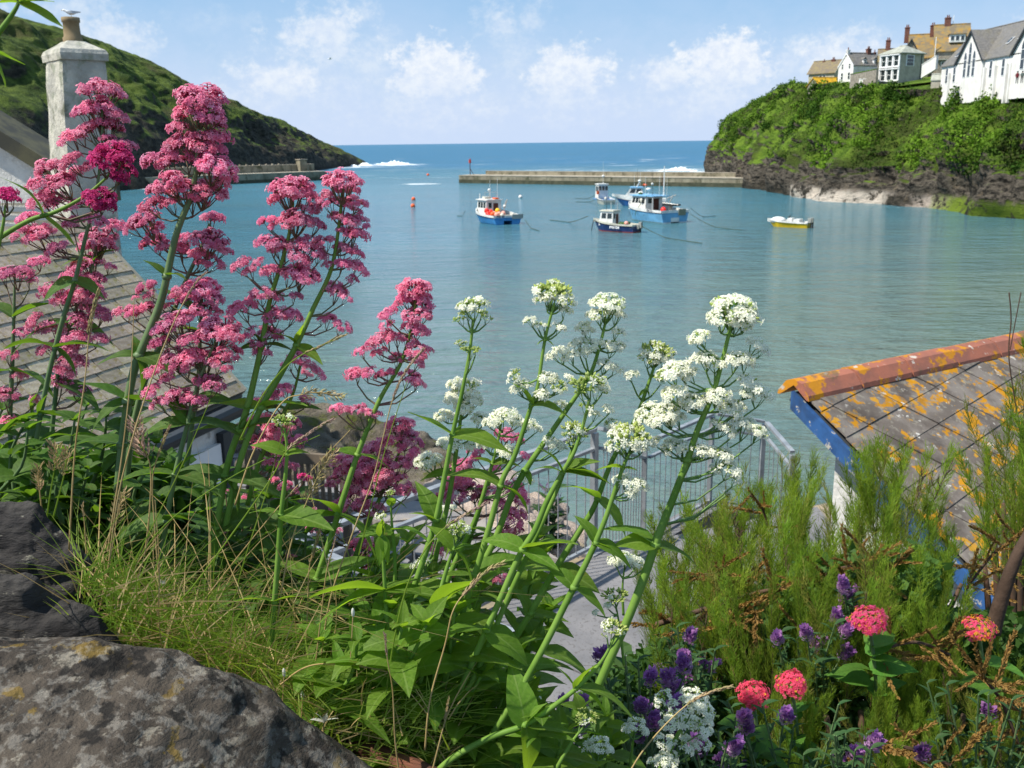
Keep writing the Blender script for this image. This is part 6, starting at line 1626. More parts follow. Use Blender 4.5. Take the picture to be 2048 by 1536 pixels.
# ---------------------------------------------------------------- white plants
valerian('bud', 'white valerian with tight green budded tip on bare stem, leftmost tall white one', .98,
  [(946, 640), (940, 700), (925, 780), (905, 870), (888, 960), (872, 1040), (850, 1110), (820, 1200), (780, 1330), (750, 1440)],
  [(947, 614, 26), (932, 628, 14), (963, 628, 14), (921, 640, 12), (974, 637, 11), (940, 703, 16), (927, 690, 10), (952, 700, 10), (917, 686, 8)],
  [(905, 872, [(155, 70, -.05), (-8, 85, -.1), (60, 20)]), (872, 1040, [(110, 60), (-60, 50), (150, 40)]), (830, 1180, [(165, 60), (10, 70)])], srad=.0046, topk='mix')
valerian('white', 'white valerian head half behind the leftmost budded stem', 1.10,
  [(925, 780), (921, 840), (910, 920), (895, 1010), (870, 1120)],
  [(928, 775, 28), (910, 790, 20), (942, 790, 20), (902, 800, 14), (947, 803, 18), (926, 818, 20), (888, 833, 18), (905, 835, 12), (958, 842, 20), (905, 890, 22), (885, 885, 14), (940, 895, 18), (856, 927, 24), (875, 925, 14), (840, 925, 14)],
  [(905, 955, [(160, 40), (0, 40)])])
valerian('white', 'white valerian leaning right, its dense head over pink blooms', 1.04,
  [(1002, 850), (992, 900), (975, 960), (950, 1040), (900, 1150), (860, 1280), (830, 1400)],
  [(1005, 838, 28), (985, 845, 18), (1028, 845, 20), (1060, 852, 16), (1074, 858, 12), (976, 890, 20), (960, 880, 12), (1011, 905, 20), (995, 900, 14), (1028, 905, 14), (1052, 958, 14), (1040, 950, 9)],
  [(985, 930, [(150, 30), (20, 36)]), (940, 1060, [(200, 50), (-10, 60)])])
valerian('mix', 'white valerian with greenish tip on a straight stem in the centre', .97,
  [(1108, 610), (1090, 680), (1076, 770), (1063, 810), (1030, 910), (1005, 960), (980, 1050), (950, 1150), (905, 1290), (880, 1400), (860, 1500)],
  [(1108, 590, 34), (1090, 603, 20, 'white'), (1128, 603, 20, 'white'), (1132, 624, 15, 'white'), (1061, 643, 13, 'white'), (1076, 650, 9, 'mix'), (1090, 652, 11, 'mix'), (1120, 657, 14, 'white'), (1031, 753, 16, 'mix'), (1038, 777, 20, 'white'), (1053, 770, 14, 'white'), (1094, 758, 20, 'white'), (1113, 774, 18, 'mix'), (1083, 790, 16, 'white'), (1137, 758, 13, 'white')],
  [(1090, 680, [(200, 14), (-20, 14)]), (1063, 806, [(120, 50, -.2), (-5, 62, -.1), (30, 30)]), (1000, 975, [(150, 80), (-30, 55)]), (950, 1150, [(180, 60), (20, 80)])], srad=.0046)
valerian('white', 'white valerian with a domed tip and layered white tiers, right of the centre stem', .99,
  [(1212, 640), (1200, 690), (1180, 750), (1140, 810), (1085, 890), (1045, 950), (1020, 1000), (990, 1080), (940, 1180), (900, 1290)],
  [(1214, 614, 33), (1196, 632, 20), (1233, 632, 20), (1167, 657, 18), (1178, 665, 12), (1235, 667, 15), (1155, 690, 20), (1118, 709, 22), (1140, 715, 18), (1186, 692, 18), (1170, 705, 14), (1223, 697, 20), (1239, 690, 14), (1211, 732, 20), (1231, 738, 14), (1118, 809, 13), (1130, 815, 10), (1105, 890, 20), (1122, 893, 14)],
  [(1045, 935, [(190, 30), (-60, 20)])], srad=.0048)
valerian('bud', 'green budded valerian tip with a small second tuft below it', .94,
  [(1178, 800), (1172, 830), (1150, 900), (1125, 945), (1095, 1000), (1070, 1060), (1040, 1110), (1000, 1200), (960, 1290), (920, 1380)],
  [(1180, 770, 28), (1165, 785, 16), (1197, 785, 16), (1207, 778, 12, 'white'), (1172, 815, 14), (1188, 830, 14, 'white'), (1216, 820, 14, 'white')],
  [(1125, 942, [(118, 55), (-10, 62), (160, 40)]), (1045, 1105, [(155, 62), (15, 80, -.2), (-20, 55)]), (975, 1260, [(160, 70), (-30, 80)])], srad=.0046)
valerian('bud', 'small round green bud head directly below the budded tip', .95,
  [(1150, 880), (1130, 940), (1110, 990), (1060, 1100), (1010, 1210), (960, 1330), (900, 1440)],
  [(1151, 862, 22), (1138, 873, 12), (1164, 873, 12), (1140, 888, 10)], [(1128, 938, [(25, 50), (-5, 75, -.2)])], srad=.0040)
valerian('white', 'biggest white valerian with broad spreading tiers at the right', .93,
  [(1462, 650), (1445, 720), (1425, 790), (1395, 860), (1375, 920), (1345, 1000), (1325, 1050), (1310, 1090), (1290, 1150), (1255, 1240), (1215, 1330), (1185, 1400)],
  [(1468, 622, 42), (1440, 640, 26), (1495, 640, 28), (1475, 648, 26), (1402, 677, 22), (1390, 684, 12), (1512, 692, 22), (1525, 702, 14), (1408, 720, 24), (1430, 728, 20), (1474, 722, 28), (1495, 730, 18), (1340, 748, 28), (1362, 745, 28), (1380, 752, 18), (1500, 775, 28), (1520, 792, 26), (1490, 790, 18), (1351, 790, 24), (1335, 785, 14), (1390, 806, 26), (1372, 800, 16), (1435, 795, 24), (1412, 800, 20), (1450, 822, 28), (1475, 815, 20), (1495, 858, 28), (1518, 868, 22), (1478, 850, 20), (1450, 860, 22), (1435, 850, 16), (1300, 830, 30), (1330, 832, 30), (1352, 842, 20), (1315, 845, 22), (1354, 900, 26), (1340, 890, 16), (1402, 906, 20), (1385, 915, 14), (1444, 912, 24), (1425, 905, 16), (1459, 940, 24), (1429, 940, 14), (1470, 962, 14), (1454, 985, 7), (1312, 884, 13)],
  [(1372, 925, [(150, 15), (10, 15)]), (1310, 1090, [(165, 60, -.2), (-15, 70, -.1), (150, 75)])], srad=.0062)
valerian('mix', 'white and green valerian head on a slanting stem, left of the biggest white one', .99,
  [(1308, 735), (1296, 770), (1270, 840), (1225, 920), (1190, 1010), (1160, 1060), (1110, 1140), (1070, 1210), (1010, 1310), (950, 1400)],
  [(1312, 706, 30), (1296, 720, 18, 'mix'), (1330, 720, 18, 'white'), (1264, 752, 15, 'white'), (1321, 764, 8, 'bud'), (1222, 848, 15, 'mix')],
  [(1295, 778, [(200, 14), (-60, 16)]), (1188, 1000, [(140, 60, -.3), (-45, 70, -.1)]), (1110, 1140, [(170, 60), (-10, 66)]), (1060, 1220, [(120, 50), (-20, 60)])], srad=.0050)
valerian('mix', 'wide green centred white head on a dark stalk between the slanting and the biggest stems', .92,
  [(1262, 900), (1248, 930), (1232, 975), (1210, 1040), (1180, 1110), (1140, 1190), (1090, 1290), (1040, 1380), (985, 1470)],
  [(1261, 876, 36), (1238, 890, 22, 'mix'), (1285, 892, 22, 'white'), (1245, 865, 20, 'white'), (1261, 968, 22, 'white'), (1240, 962, 16, 'white'), (1282, 972, 18, 'white'), (1262, 990, 14, 'white')],
  [(1245, 935, [(170, 40), (0, 20)]), (1193, 1080, [(115, 46), (-15, 60, -.2), (-30, 40)]), (1145, 1180, [(130, 50), (-40, 64)])], srad=.0048)
valerian('white', 'small white head above the grey paving, right of centre', 1.05,
  [(1248, 1140), (1245, 1180), (1247, 1230)], [(1251, 1120, 24), (1232, 1122, 16), (1272, 1126, 18), (1290, 1132, 9)], [], srad=.0022)
valerian('bud', 'round green bud head with a white fringe over the paving', 1.02,
  [(1232, 1210), (1240, 1260), (1248, 1330)], [(1231, 1196, 22), (1216, 1212, 10, 'white'), (1190, 1226, 8, 'white')], [], srad=.0022)
valerian('bud', 'yellow-green bud head on a thin stem under the biggest white plant', .90,
  [(1226, 1280), (1205, 1320), (1160, 1370), (1110, 1410), (1050, 1450), (980, 1475), (900, 1520), (840, 1580)],
  [(1227, 1260, 22), (1214, 1268, 10), (1240, 1268, 10)], [(1150, 1380, [(60, 60, -.2), (5, 85, -.3), (140, 46), (-40, 70)]), (1048, 1450, [(100, 90), (-80, 90, -.3), (-20, 80), (60, 50)])], srad=.0046)
valerian('bud', 'yellow-green bud head at the lower right of the leafy stems', .90,
  [(1170, 1450), (1140, 1490), (1100, 1560)], [(1172, 1434, 20), (1160, 1444, 9), (1184, 1442, 9)], [], srad=.0028)
valerian('bud', 'tiny green bud head low down near the purple blooms', 1.0,
  [(1075, 1405), (1080, 1450), (1085, 1500)], [(1074, 1393, 12)], [], srad=.002)
valerian('bud', 'green bud head in the middle of the picture framed by a pointed leaf', .95,
  [(918, 1075), (905, 1105), (890, 1150), (865, 1250), (840, 1370)],
  [(920, 1058, 20), (908, 1066, 10), (932, 1066, 10)], [(905, 1100, [(-50, 66, -.2), (130, 50), (20, 30)]), (873, 1215, [(130, 60), (50, 90, -.2), (200, 50)])], srad=.0036)
valerian('bud', 'bright green bud head with a round cupped leaf, standing left of centre', .96,
  [(763, 1052), (765, 1090), (770, 1180), (775, 1280), (770, 1400)],
  [(763, 1036, 13)], [(764, 1075, [(-95, 40, -.4), (85, 36, -.5), (-70, 36, -.5)]), (768, 1180, [(175, 105, -.2), (-8, 90, -.2), (190, 100), (5, 60)])], srad=.0034, group=None)
valerian('bud', 'small leafy bud with narrow leaves beside the round cupped one', 1.0,
  [(781, 1000), (784, 1050), (790, 1120), (788, 1220)], [(781, 988, 9)], [(781, 1015, [(80, 22), (110, 20)]), (784, 1056, [(175, 50), (15, 60)])], srad=.0028)
valerian('bud', 'green bud head on a bright straight stem left of the bench', .98,
  [(569, 858), (574, 900), (570, 960), (562, 1030), (556, 1120), (545, 1250), (535, 1400)],
  [(569, 842, 18), (560, 850, 9), (578, 850, 9)], [(573, 905, [(150, 50, -.1), (15, 30)]), (562, 1035, [(165, 45), (-5, 80)]), (548, 1200, [(160, 70), (10, 80)])], srad=.0042)
valerian('white', 'dense white valerian mass at the bottom right of the leafy stems', 1.02,
  [(1370, 1440), (1340, 1500), (1300, 1580)],
  [(1390, 1400, 28), (1362, 1415, 24), (1412, 1425, 24), (1338, 1445, 22), (1375, 1448, 28), (1408, 1455, 22), (1330, 1485, 20), (1368, 1490, 24), (1402, 1488, 18), (1345, 1515, 18), (1326, 1395, 16, 'mix'), (1320, 1410, 10, 'mix')],
  [], srad=.005)
valerian('white', 'small white tuft left of the dense white mass', 1.04, [(1268, 1465), (1262, 1520), (1255, 1580)], [(1271, 1450, 18), (1255, 1458, 12), (1288, 1462, 12)], [], srad=.003)
valerian('white', 'white tuft at the bottom edge below the leafy stems', 1.0, [(1195, 1510), (1190, 1560)], [(1197, 1492, 22), (1178, 1495, 14), (1216, 1500, 14)], [], srad=.003)
valerian('white', 'white tuft at the very bottom right of the leafy stems', 1.0, [(1322, 1535), (1318, 1580)], [(1326, 1522, 20), (1306, 1525, 12), (1345, 1530, 12)], [], srad=.003)
valerian('white', 'small white tuft in front of the left railing', 1.12, [(842, 1135), (835, 1200)], [(846, 1125, 14), (830, 1132, 9), (888, 1018, 10), (905, 1015, 8)], [], srad=.002)
# out-of-focus stem at the top left corner
valerian('bud', 'green stem with a drooping leaf cut off by the top left corner', .70,
  [(42, -6), (30, 20), (0, 62), (-40, 110), (-90, 190)], [(40, -24, 22)], [(40, 6, [(-35, 62, 0), (-5, 44, 0), (185, 30, 0)]), (-30, 95, [(-25, 52, 0), (-60, 50, 0)])], srad=.0030)
# ---------------------------------------------------------------- leafy shoots filling the bank
def shoot(px, py, Y, h_px, lean, lk, label, group, nn=5, lsz=(55, 95), srad=.0032):
    rr2 = random.Random(int(px*13+py*7))
    top = at(px, py, Y); root = at(px-lean*h_px, py+h_px, Y+.03)
    P = [top, top.lerp(root, .33)+Vector((rr2.uniform(-.01, .01), 0, 0)), top.lerp(root, .66)+Vector((rr2.uniform(-.015, .015), 0, 0)), root]
    t = thing('leafy_shoot', label, 'plant', root, group)
    sp_ = spline(P, 4); mb = MB(); mb.tube(sp_, [srad*(.5+.6*i/(len(sp_)-1)) for i in range(len(sp_))], 5); mb.build('stem', stem_l if lk == 'l' else stem_d, t, smooth=True)
    for i in range(nn):
        f_ = (i+.15)/nn; b = sp_[min(len(sp_)-1, int(f_*(len(sp_)-1)))]
        a0 = rr2.uniform(0, 6.28) if i else rr2.uniform(0, 6)
        for s_ in range(2 if i else 4):
            a = a0+s_*(math.pi if i else math.pi/2)+rr2.uniform(-.3, .3)
            el_ = rr2.uniform(-.1, .5) if i else rr2.uniform(.4, 1.0)
            d = Vector((math.cos(a), math.sin(a)*.8, el_)).normalized()
            L = rr2.uniform(*lsz)*(.5 if i == 0 else (.75 if i == 1 else 1))*Y/FPX*1.15
            put('leaf', rr2.choice(LV[lk]), t, b-root, frame_q(d, roll=rr2.uniform(-.4, .4)), (L, L*rr2.uniform(.9, 1.25), L))
zone = random.Random(21)
def zone_fill(n, x0, x1, yf, Y0, Y1, lk, label, group, hp=(120, 220), lean=(.0, .5), nn=5, lsz=(55, 95)):
    for k in range(n):
        px = zone.uniform(x0, x1); lo_, hi_ = yf(px); py = zone.uniform(lo_, hi_)
        shoot(px, py, zone.uniform(Y0, Y1), zone.uniform(*hp), zone.uniform(*lean), lk, label, group, nn, lsz)
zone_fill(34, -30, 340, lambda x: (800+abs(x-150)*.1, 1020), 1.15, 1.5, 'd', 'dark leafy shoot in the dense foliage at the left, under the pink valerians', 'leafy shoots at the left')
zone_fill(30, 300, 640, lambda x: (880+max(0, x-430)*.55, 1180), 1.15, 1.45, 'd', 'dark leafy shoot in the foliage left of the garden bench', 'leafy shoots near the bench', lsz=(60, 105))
zone_fill(24, 560, 900, lambda x: (1190, 1420), 1.0, 1.3, 'd', 'leafy shoot low in front of the nearer railing', 'leafy shoots before the railing', lsz=(60, 105))
zone_fill(40, 640, 1140, lambda x: (1190+max(0, x-900)*.8, 1490), .90, 1.10, 'l', 'bright green leafy shoot at the foot of the white valerians', 'bright leafy shoots in the centre', hp=(140, 240), lean=(.2, .7), lsz=(85, 150))
zone_fill(14, 1000, 1260, lambda x: (1400, 1520), .95, 1.15, 'l', 'bright green leafy shoot at the bottom centre', 'bright leafy shoots at the bottom', hp=(120, 200), lean=(.2, .6), lsz=(75, 120))

zone_fill(18, 680, 1120, lambda x: (1060, 1230), 1.08, 1.28, 'l', 'leafy green shoot rising between the white valerian stems and the railing', 'leafy shoots between the stems', hp=(130, 220), lean=(.2, .6), lsz=(60, 110))
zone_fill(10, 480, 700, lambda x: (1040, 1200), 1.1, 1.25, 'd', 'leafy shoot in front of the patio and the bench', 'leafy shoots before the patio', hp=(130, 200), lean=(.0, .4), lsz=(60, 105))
# ---------------------------------------------------------------- grass
blade_g = mat('grass_blade', (.13, .23, .025), (.26, .33, .06), scale=3, rough=.6, trans=.42, tcol=(.42, .56, .05), spec=.2)
blade_y = mat('dry_grass', (.42, .30, .12), (.55, .42, .20), scale=12, rough=.7, trans=.25, tcol=(.5, .35, .12), spec=.2)
seed_m = mat('grass_seed_head', (.42, .30, .17), (.32, .30, .12), scale=40, rough=.8, trans=.2, tcol=(.45, .3, .14))
seed_p = mat('purplish_seed_head', (.34, .22, .19), (.45, .34, .22), scale=40, rough=.8, trans=.2, tcol=(.45, .3, .2))
def grass_mass(name, n, region, Y, hpx, mats, label, seed, wid=.00075, mix=.27):
    r_ = random.Random(seed); mb = MB()
    for k in range(n):
        px, py = region(r_); y = r_.uniform(*Y); b = at(px, py, y); L = r_.uniform(*hpx)*y/FPX
        a = r_.gauss(.45, .95); az_ = r_.uniform(0, 6.28)
        d = Vector((math.sin(a)*1.0, math.sin(az_)*.5, max(.15, math.cos(a)))).normalized(); side = d.cross(Vector((0, 1, 0))).normalized()*wid*r_.uniform(.6, 1.3)
        bend = Vector((d.x*.5+r_.uniform(-.4, .4), d.y*.5, -.35))*L*r_.uniform(.0, .9)
        pts = [b+d*L*f_+bend*f_*f_ for f_ in (0, .35, .7, 1)]
        vs = []
        for i, p in enumerate(pts): w_ = side*(1, .85, .6, .06)[i]; vs += [p-w_, p+w_]
        mb.add(vs, [(0, 1, 3, 2), (2, 3, 5, 4), (4, 5, 7, 6)], 1 if r_.random() < mix else 0)
    o = mb.build(name, mats); tag(o, label, 'grass', kind='stuff')
def reg1(r_):
    px = r_.uniform(150, 700); base = 1190+max(0, px-150)*.47 if px < 700 else 1450
    return px, base+r_.uniform(-60, 110)
grass_mass('grass', 3000, reg1, (.93, 1.12), (40, 250), [blade_g, blade_y], 'tangle of fine green grass growing beside the wall stones', 5)
grass_mass('grass', 900, lambda r_: (r_.uniform(560, 900), r_.uniform(1400, 1560)), (.9, 1.05), (70, 200), [blade_g, blade_y], 'thin grass at the foot of the leafy stems', 6)
grass_mass('dry_grass', 190, lambda r_: (r_.uniform(180, 760), r_.uniform(1180, 1380)), (.95, 1.1), (180, 420), [blade_y, blade_g], 'thin tall straw stalks standing in the grass on the left bank', 8, wid=.0006, mix=.3)
def grass_stem(pts, Y, kind, label, head=(90, 10), rad=.0009, m=None, ms=None):
    P = spline([at(px, py, Y) for px, py in pts], 6)
    t = thing('wild_rye', label, 'wild plant', P[-1]); mb = MB(); mb.tube(P, [rad*(.5+.7*i/len(P)) for i in range(len(P))], 5); mb.build('stalk', m or blade_y, t, smooth=True)
    r_ = random.Random(int(pts[0][0])); mb = MB(); L = head[0]*Y/FPX; W = head[1]*Y/FPX; acc = 0; i = 0
    d = [0]
    for a, b in zip(P, P[1:]): d.append(d[-1]+(b-a).length)
    n = int(head[0]/3.2)
    for k in range(n):
        s_ = L*k/n; j = max(q for q in range(len(d)) if d[q] <= s_+1e-9); j = min(j, len(P)-2)
        f_ = (s_-d[j])/max(1e-6, d[j+1]-d[j]); p = P[j].lerp(P[j+1], f_); up = (P[j]-P[j+1]).normalized()
        for q in range(3):
            a = r_.uniform(0, 6.28); o_ = up.orthogonal().normalized(); o_ = Quaternion(up, a) @ o_
            spread = (.35 if kind == 'spike' else 1.1)
            dd = (up+o_*spread*r_.uniform(.5, 1)).normalized(); ln = W*r_.uniform(.8, 1.5)*(1 if kind == 'spike' else 1.2)
            s0 = p+o_*W*(.1 if kind == 'spike' else r_.uniform(.1, .9)); sd_ = dd.cross(up).normalized()*ln*.16; nn_ = dd.cross(sd_).normalized()*ln*.12
            mb.add([s0, s0+dd*ln*.45+sd_, s0+dd*ln, s0+dd*ln*.45-sd_, s0+dd*ln*.45+nn_], [(0, 1, 4), (1, 2, 4), (2, 3, 4), (3, 0, 4)])
            if kind != 'spike': mb.add([p, s0, s0+sd_*.5], [(0, 1, 2)])
    mb.build('seed_head', ms or seed_m, t)
GS = [
 ([(196, 585), (180, 650), (170, 760), (150, 900), (138, 1100)], 1.0, 'spike', 'yellowish grass spike in front of the slate roof at the left', (95, 11)),
 ([(408, 548), (385, 575), (350, 640), (310, 740), (270, 860), (235, 1000), (215, 1150)], .98, 'spike', 'grass spike leaning right across the tall pink stems', (70, 7)),
 ([(270, 845), (278, 880), (300, 930), (300, 1010), (290, 1110)], 1.0, 'open', 'open pale pink grass head below the broad pink valerian', (80, 15)),
 ([(338, 855), (320, 900), (305, 960), (310, 1060), (320, 1180)], 1.0, 'spike', 'golden grass spike beside the open pale one', (75, 8)),
 ([(663, 840), (620, 865), (575, 900), (540, 960), (470, 1060), (380, 1180), (300, 1260)], .96, 'spike', 'brown grass spike pointing right across the low pink valerian', (120, 9)),
 ([(668, 905), (640, 945), (615, 1000), (590, 1060), (570, 1140), (555, 1240)], .98, 'open', 'green-brown grass head right of the bench slats', (130, 11)),
 ([(845, 700), (810, 745), (785, 800), (765, 880), (745, 960), (700, 1080), (660, 1200), (640, 1330)], .97, 'spike', 'slim grass spike leaning over the lone pink tip in the middle', (130, 8)),
 ([(690, 670), (650, 688), (600, 712), (560, 745), (520, 800), (480, 880)], 1.0, 'spike', 'drooping dry grass spike behind the middle pair', (95, 7)),
 ([(685, 795), (640, 785), (600, 790), (570, 800), (540, 840), (500, 920), (470, 1010)], 1.0, 'open', 'thin nodding oat-like grass head above the water edge', (90, 9)),
 ([(968, 1008), (930, 1030), (890, 1055), (850, 1100), (815, 1170), (790, 1270), (770, 1400)], .90, 'spike', 'purplish grass spike arching before the white stems', (105, 10)),
 ([(1002, 1128), (970, 1145), (930, 1185), (905, 1225), (890, 1290), (860, 1400), (850, 1500)], .88, 'spike', 'thick straw coloured grass spike in the centre of the leaves', (120, 13)),
 ([(1460, 1374), (1420, 1385), (1380, 1405), (1330, 1450), (1280, 1510), (1240, 1580)], .90, 'spike', 'straw coloured grass spike crossing the dense white mass', (110, 10)),
 ([(640, 1060), (628, 1100), (618, 1140), (615, 1220), (610, 1330)], .98, 'spike', 'brown grass head in front of the bench foot', (85, 10)),
 ([(672, 1075), (662, 1110), (652, 1150), (640, 1250), (625, 1380)], .96, 'spike', 'pale pink grass spike beside the nearer railing', (75, 6)),
 ([(780, 1345), (740, 1335), (700, 1330), (640, 1328), (600, 1340), (560, 1370)], .92, 'spike', 'reddish grass spike lying sideways over the low leaves', (130, 8)),
 ([(770, 1270), (775, 1320), (785, 1380), (790, 1480), (800, 1560)], .88, 'spike', 'short pinkish grass spike standing in the bright leaves', (55, 8)),
 ([(897, 1400), (890, 1440), (880, 1480), (860, 1560)], .88, 'spike', 'grey-brown grass spike at the bottom of the big green leaf', (80, 8)),
 ([(112, 890), (110, 930), (100, 990), (90, 1060)], 1.05, 'open', 'bleached dry grass tuft above the tallest wall stone', (60, 12)),
 ([(75, 930), (78, 970), (85, 1030)], 1.06, 'open', 'bleached dry grass head left of the other above the wall stone', (60, 10)),
 ([(135, 900), (128, 950), (105, 1040)], 1.04, 'open', 'bleached dry grass head right of the others above the wall stone', (60, 10)),
 ([(165, 1010), (170, 1060), (172, 1120), (165, 1180)], 1.02, 'spike', 'short tan seed head beside the dark wall stones', (30, 7)),
 ([(245, 985), (232, 1040), (205, 1100), (180, 1180), (170, 1250)], 1.0, 'open', 'dry branching grass head right of the wall stones', (80, 11)),
]
for g_ in GS:
    pts, Y, kind, label, head = g_
    grass_stem(pts, Y, kind, label, head, m=blade_y if zone.random() < .6 else blade_g, ms=seed_p if ('pink' in label or 'purpl' in label) else seed_m)
# bare long stalks
ST = [([(310, 1000), (318, 1120), (322, 1300)], 'upright tan grass stalk by the low grass'), ([(240, 990), (225, 1090), (190, 1260)], 'leaning tan grass stalk beside the stones'), ([(555, 1135), (520, 1200), (490, 1330)], 'tan grass stalk leaning left over the white step'),
      ([(575, 820), (540, 960), (480, 1150), (440, 1330)], 'long green grass blade crossing left of the bench'), ([(700, 860), (560, 1010), (400, 1210), (300, 1350)], 'very long tan grass stalk slanting across the left foliage'),
      ([(420, 800), (350, 960), (240, 1180), (180, 1300)], 'long light grass blade slanting through the left leaves'), ([(665, 1130), (672, 1250), (640, 1400)], 'rusty grass stalk before the nearer railing'), ([(640, 870), (470, 950), (330, 1050), (250, 1160)], 'long yellow blade leaning right over dark leaves'),
      ([(268, 600), (262, 740), (245, 900), (215, 1100)], 'thin pale stalk rising beside the tall dark stem'), ([(815, 760), (770, 900), (735, 1040), (700, 1180)], 'thin green stalk through the pink mass')]
for pts, label in ST:
    t = thing('bent_stalk', label, 'wild plant', at(*pts[-1], .98)); P = spline([at(a, b, .98) for a, b in pts], 6); mb = MB(); mb.tube(P, [.0004+.0006*i/len(P) for i in range(len(P))], 5); mb.build('stalk', blade_g if 'green' in label or 'yellow' in label or 'light' in label else blade_y, t)
# silvery dry seed husks
silver = mat('silvery_husk', (.70, .70, .64), (.55, .54, .46), scale=30, rough=.6, trans=.3, tcol=(.6, .6, .5))
def husk(px, py, Y, s_px, label, n=6, g=None):
    c = at(px, py, Y); t = thing('silver_husk', label, 'flower', at(px-8, py+s_px*2.2, Y), g); r_ = random.Random(int(px+py))
    mb = MB(); mb.tube([c, at(px-3, py+s_px, Y), at(px-8, py+s_px*2.2, Y)], .0007, 5); mb.build('stalk', blade_y, t)
    for k in range(n):
        a = r_.uniform(-.2, 3.3); d = Vector((math.cos(a), r_.uniform(-.6, .3), abs(math.sin(a))+.1)).normalized(); L = s_px*Y/FPX*r_.uniform(.7, 1.1)
        put('petal', HUSK, t, c-Vector(t.location), frame_q(d, roll=r_.uniform(-.6, .6)), L)
HUSK = leaf_mesh('husk_petal', silver, W=.34, seed=3, curl=.1, fold=.3, nseg=4)
husk(648, 1445, .90, 34, 'silvery star shaped dry flower beside the grey wall stone', 6)
husk(330, 1170, 1.0, 24, 'silvery dry flower up among the grass stalks', 7)
for k, (px, py) in enumerate([(235, 1225), (262, 1240), (285, 1232), (300, 1250), (325, 1262), (350, 1240), (372, 1265), (395, 1280), (250, 1262), (338, 1285)]):
    husk(px, py, 1.0, 17, 'small silvery dry flower in the patch of grass beside the dark stones', 6, 'silvery dry flowers in the grass')
for (px, py, lb) in [(568, 1345, 'white bud on a short stalk over the stone edge'), (706, 1225, 'pale seed pod with two curled threads'), (605, 1390, 'small papery pod near the stone edge'), (742, 1391, 'small papery pod among bright leaves')]:
    t = thing('seed_pod', lb, 'seed pod', at(px-5, py+90, .92)); c = at(px, py, .92)
    mb = MB(); mb.sphere(c, .0028, 8, 7, sc=(.7, .7, 1.9)); mb.build('pod', silver, t, smooth=True)
    mb = MB(); mb.tube([c, at(px-2, py+40, .92), at(px-5, py+90, .92)], .0007, 5); mb.build('stalk', blade_y, t)

# ---------------------------------------------------------------- right-hand side: feathery tamarisk, hebe, hydrangea
tam_m = mat('tamarisk_green', (.12, .20, .02), (.19, .27, .035), scale=3, rough=.7, trans=.42, tcol=(.40, .52, .04), rnd=.3, hue=.015, spec=.15)
tam_b = mat('tamarisk_faded', (.30, .17, .045), (.22, .14, .04), scale=14, rough=.8, trans=.2, tcol=(.4, .22, .04), rnd=.15)
bark = mat('brown_twig', (.10, .055, .035), (.07, .045, .03), scale=12, rough=.8)
def frond_mesh(seed, n=190, m=None, tw=.0026, L=1.0, spread=.21):
    r_ = random.Random(seed); mb = MB(); P = [Vector((0, 0, 0))]; d = Vector((r_.uniform(-.1, .1), r_.uniform(-.1, .1), 1)).normalized()
    for i in range(9):
        P.append(P[-1]+d*L/9); d = (d+Vector((r_.uniform(-.08, .08), r_.uniform(-.08, .08), 0))).normalized()
    mb.tube(P, [min(tw, .004)*1.4*(1-.8*i/9) for i in range(10)], 3, m=1, cap=False)
    for k in range(n):
        f_ = r_.random()**.8; s_ = f_*8.99; j = int(s_); p = P[j].lerp(P[j+1], s_-j)
        a = r_.uniform(0, 6.28); o_ = Vector((math.cos(a), math.sin(a), 0)); ln = spread*r_.uniform(.5, 1.2)*(1-.5*f_)
        dd = (o_*r_.uniform(.2, .6)+Vector((0, 0, 1))).normalized(); q = p+dd*ln; sd_ = dd.orthogonal().normalized(); sd_ = Quaternion(dd, r_.uniform(0, 6.28)) @ sd_
        w_ = tw*r_.uniform(.7, 1.2); mid = p.lerp(q, .5)+o_*ln*.1
        mb.add([p-sd_*w_*.5, p+sd_*w_*.5, mid+sd_*w_, mid-sd_*w_, q], [(0, 1, 2, 3), (3, 2, 4)])
        for z_ in range(3):
            f2 = r_.uniform(.25, .95); p2 = p.lerp(q, f2); a2 = r_.uniform(0, 6.28); d2 = (dd+Vector((math.cos(a2), math.sin(a2), .2))*.7).normalized(); l2 = ln*.38; s2 = d2.orthogonal().normalized()*w_*.7
            mb.add([p2-s2, p2+s2, p2+d2*l2], [(0, 1, 2)])
    return mb.mesh('frond', [m or tam_m, bark])
FR = [frond_mesh(k) for k in range(5)]
tam_o = mat('tamarisk_olive', (.15, .17, .03), (.22, .20, .05), scale=3, rough=.7, trans=.35, tcol=(.36, .40, .05), rnd=.25, spec=.15)
FR2 = [frond_mesh(k+60, 75, tam_o, .0030, spread=.26) for k in range(3)]+[frond_mesh(70, 26, bark, .003, spread=.2)]
FRB = [frond_mesh(k+20, 90, tam_b, .018, spread=.16) for k in range(3)]
def ipx(px, pts): return float(np.interp(px, [p[0] for p in pts], [p[1] for p in pts]))
TOP = [(1290, 1120), (1330, 1050), (1380, 985), (1440, 935), (1500, 905), (1560, 895), (1600, 900), (1640, 1000), (1670, 960), (1700, 860), (1740, 870), (1800, 870), (1860, 890), (1910, 940), (1960, 930), (2000, 790), (2048, 700), (2120, 650)]
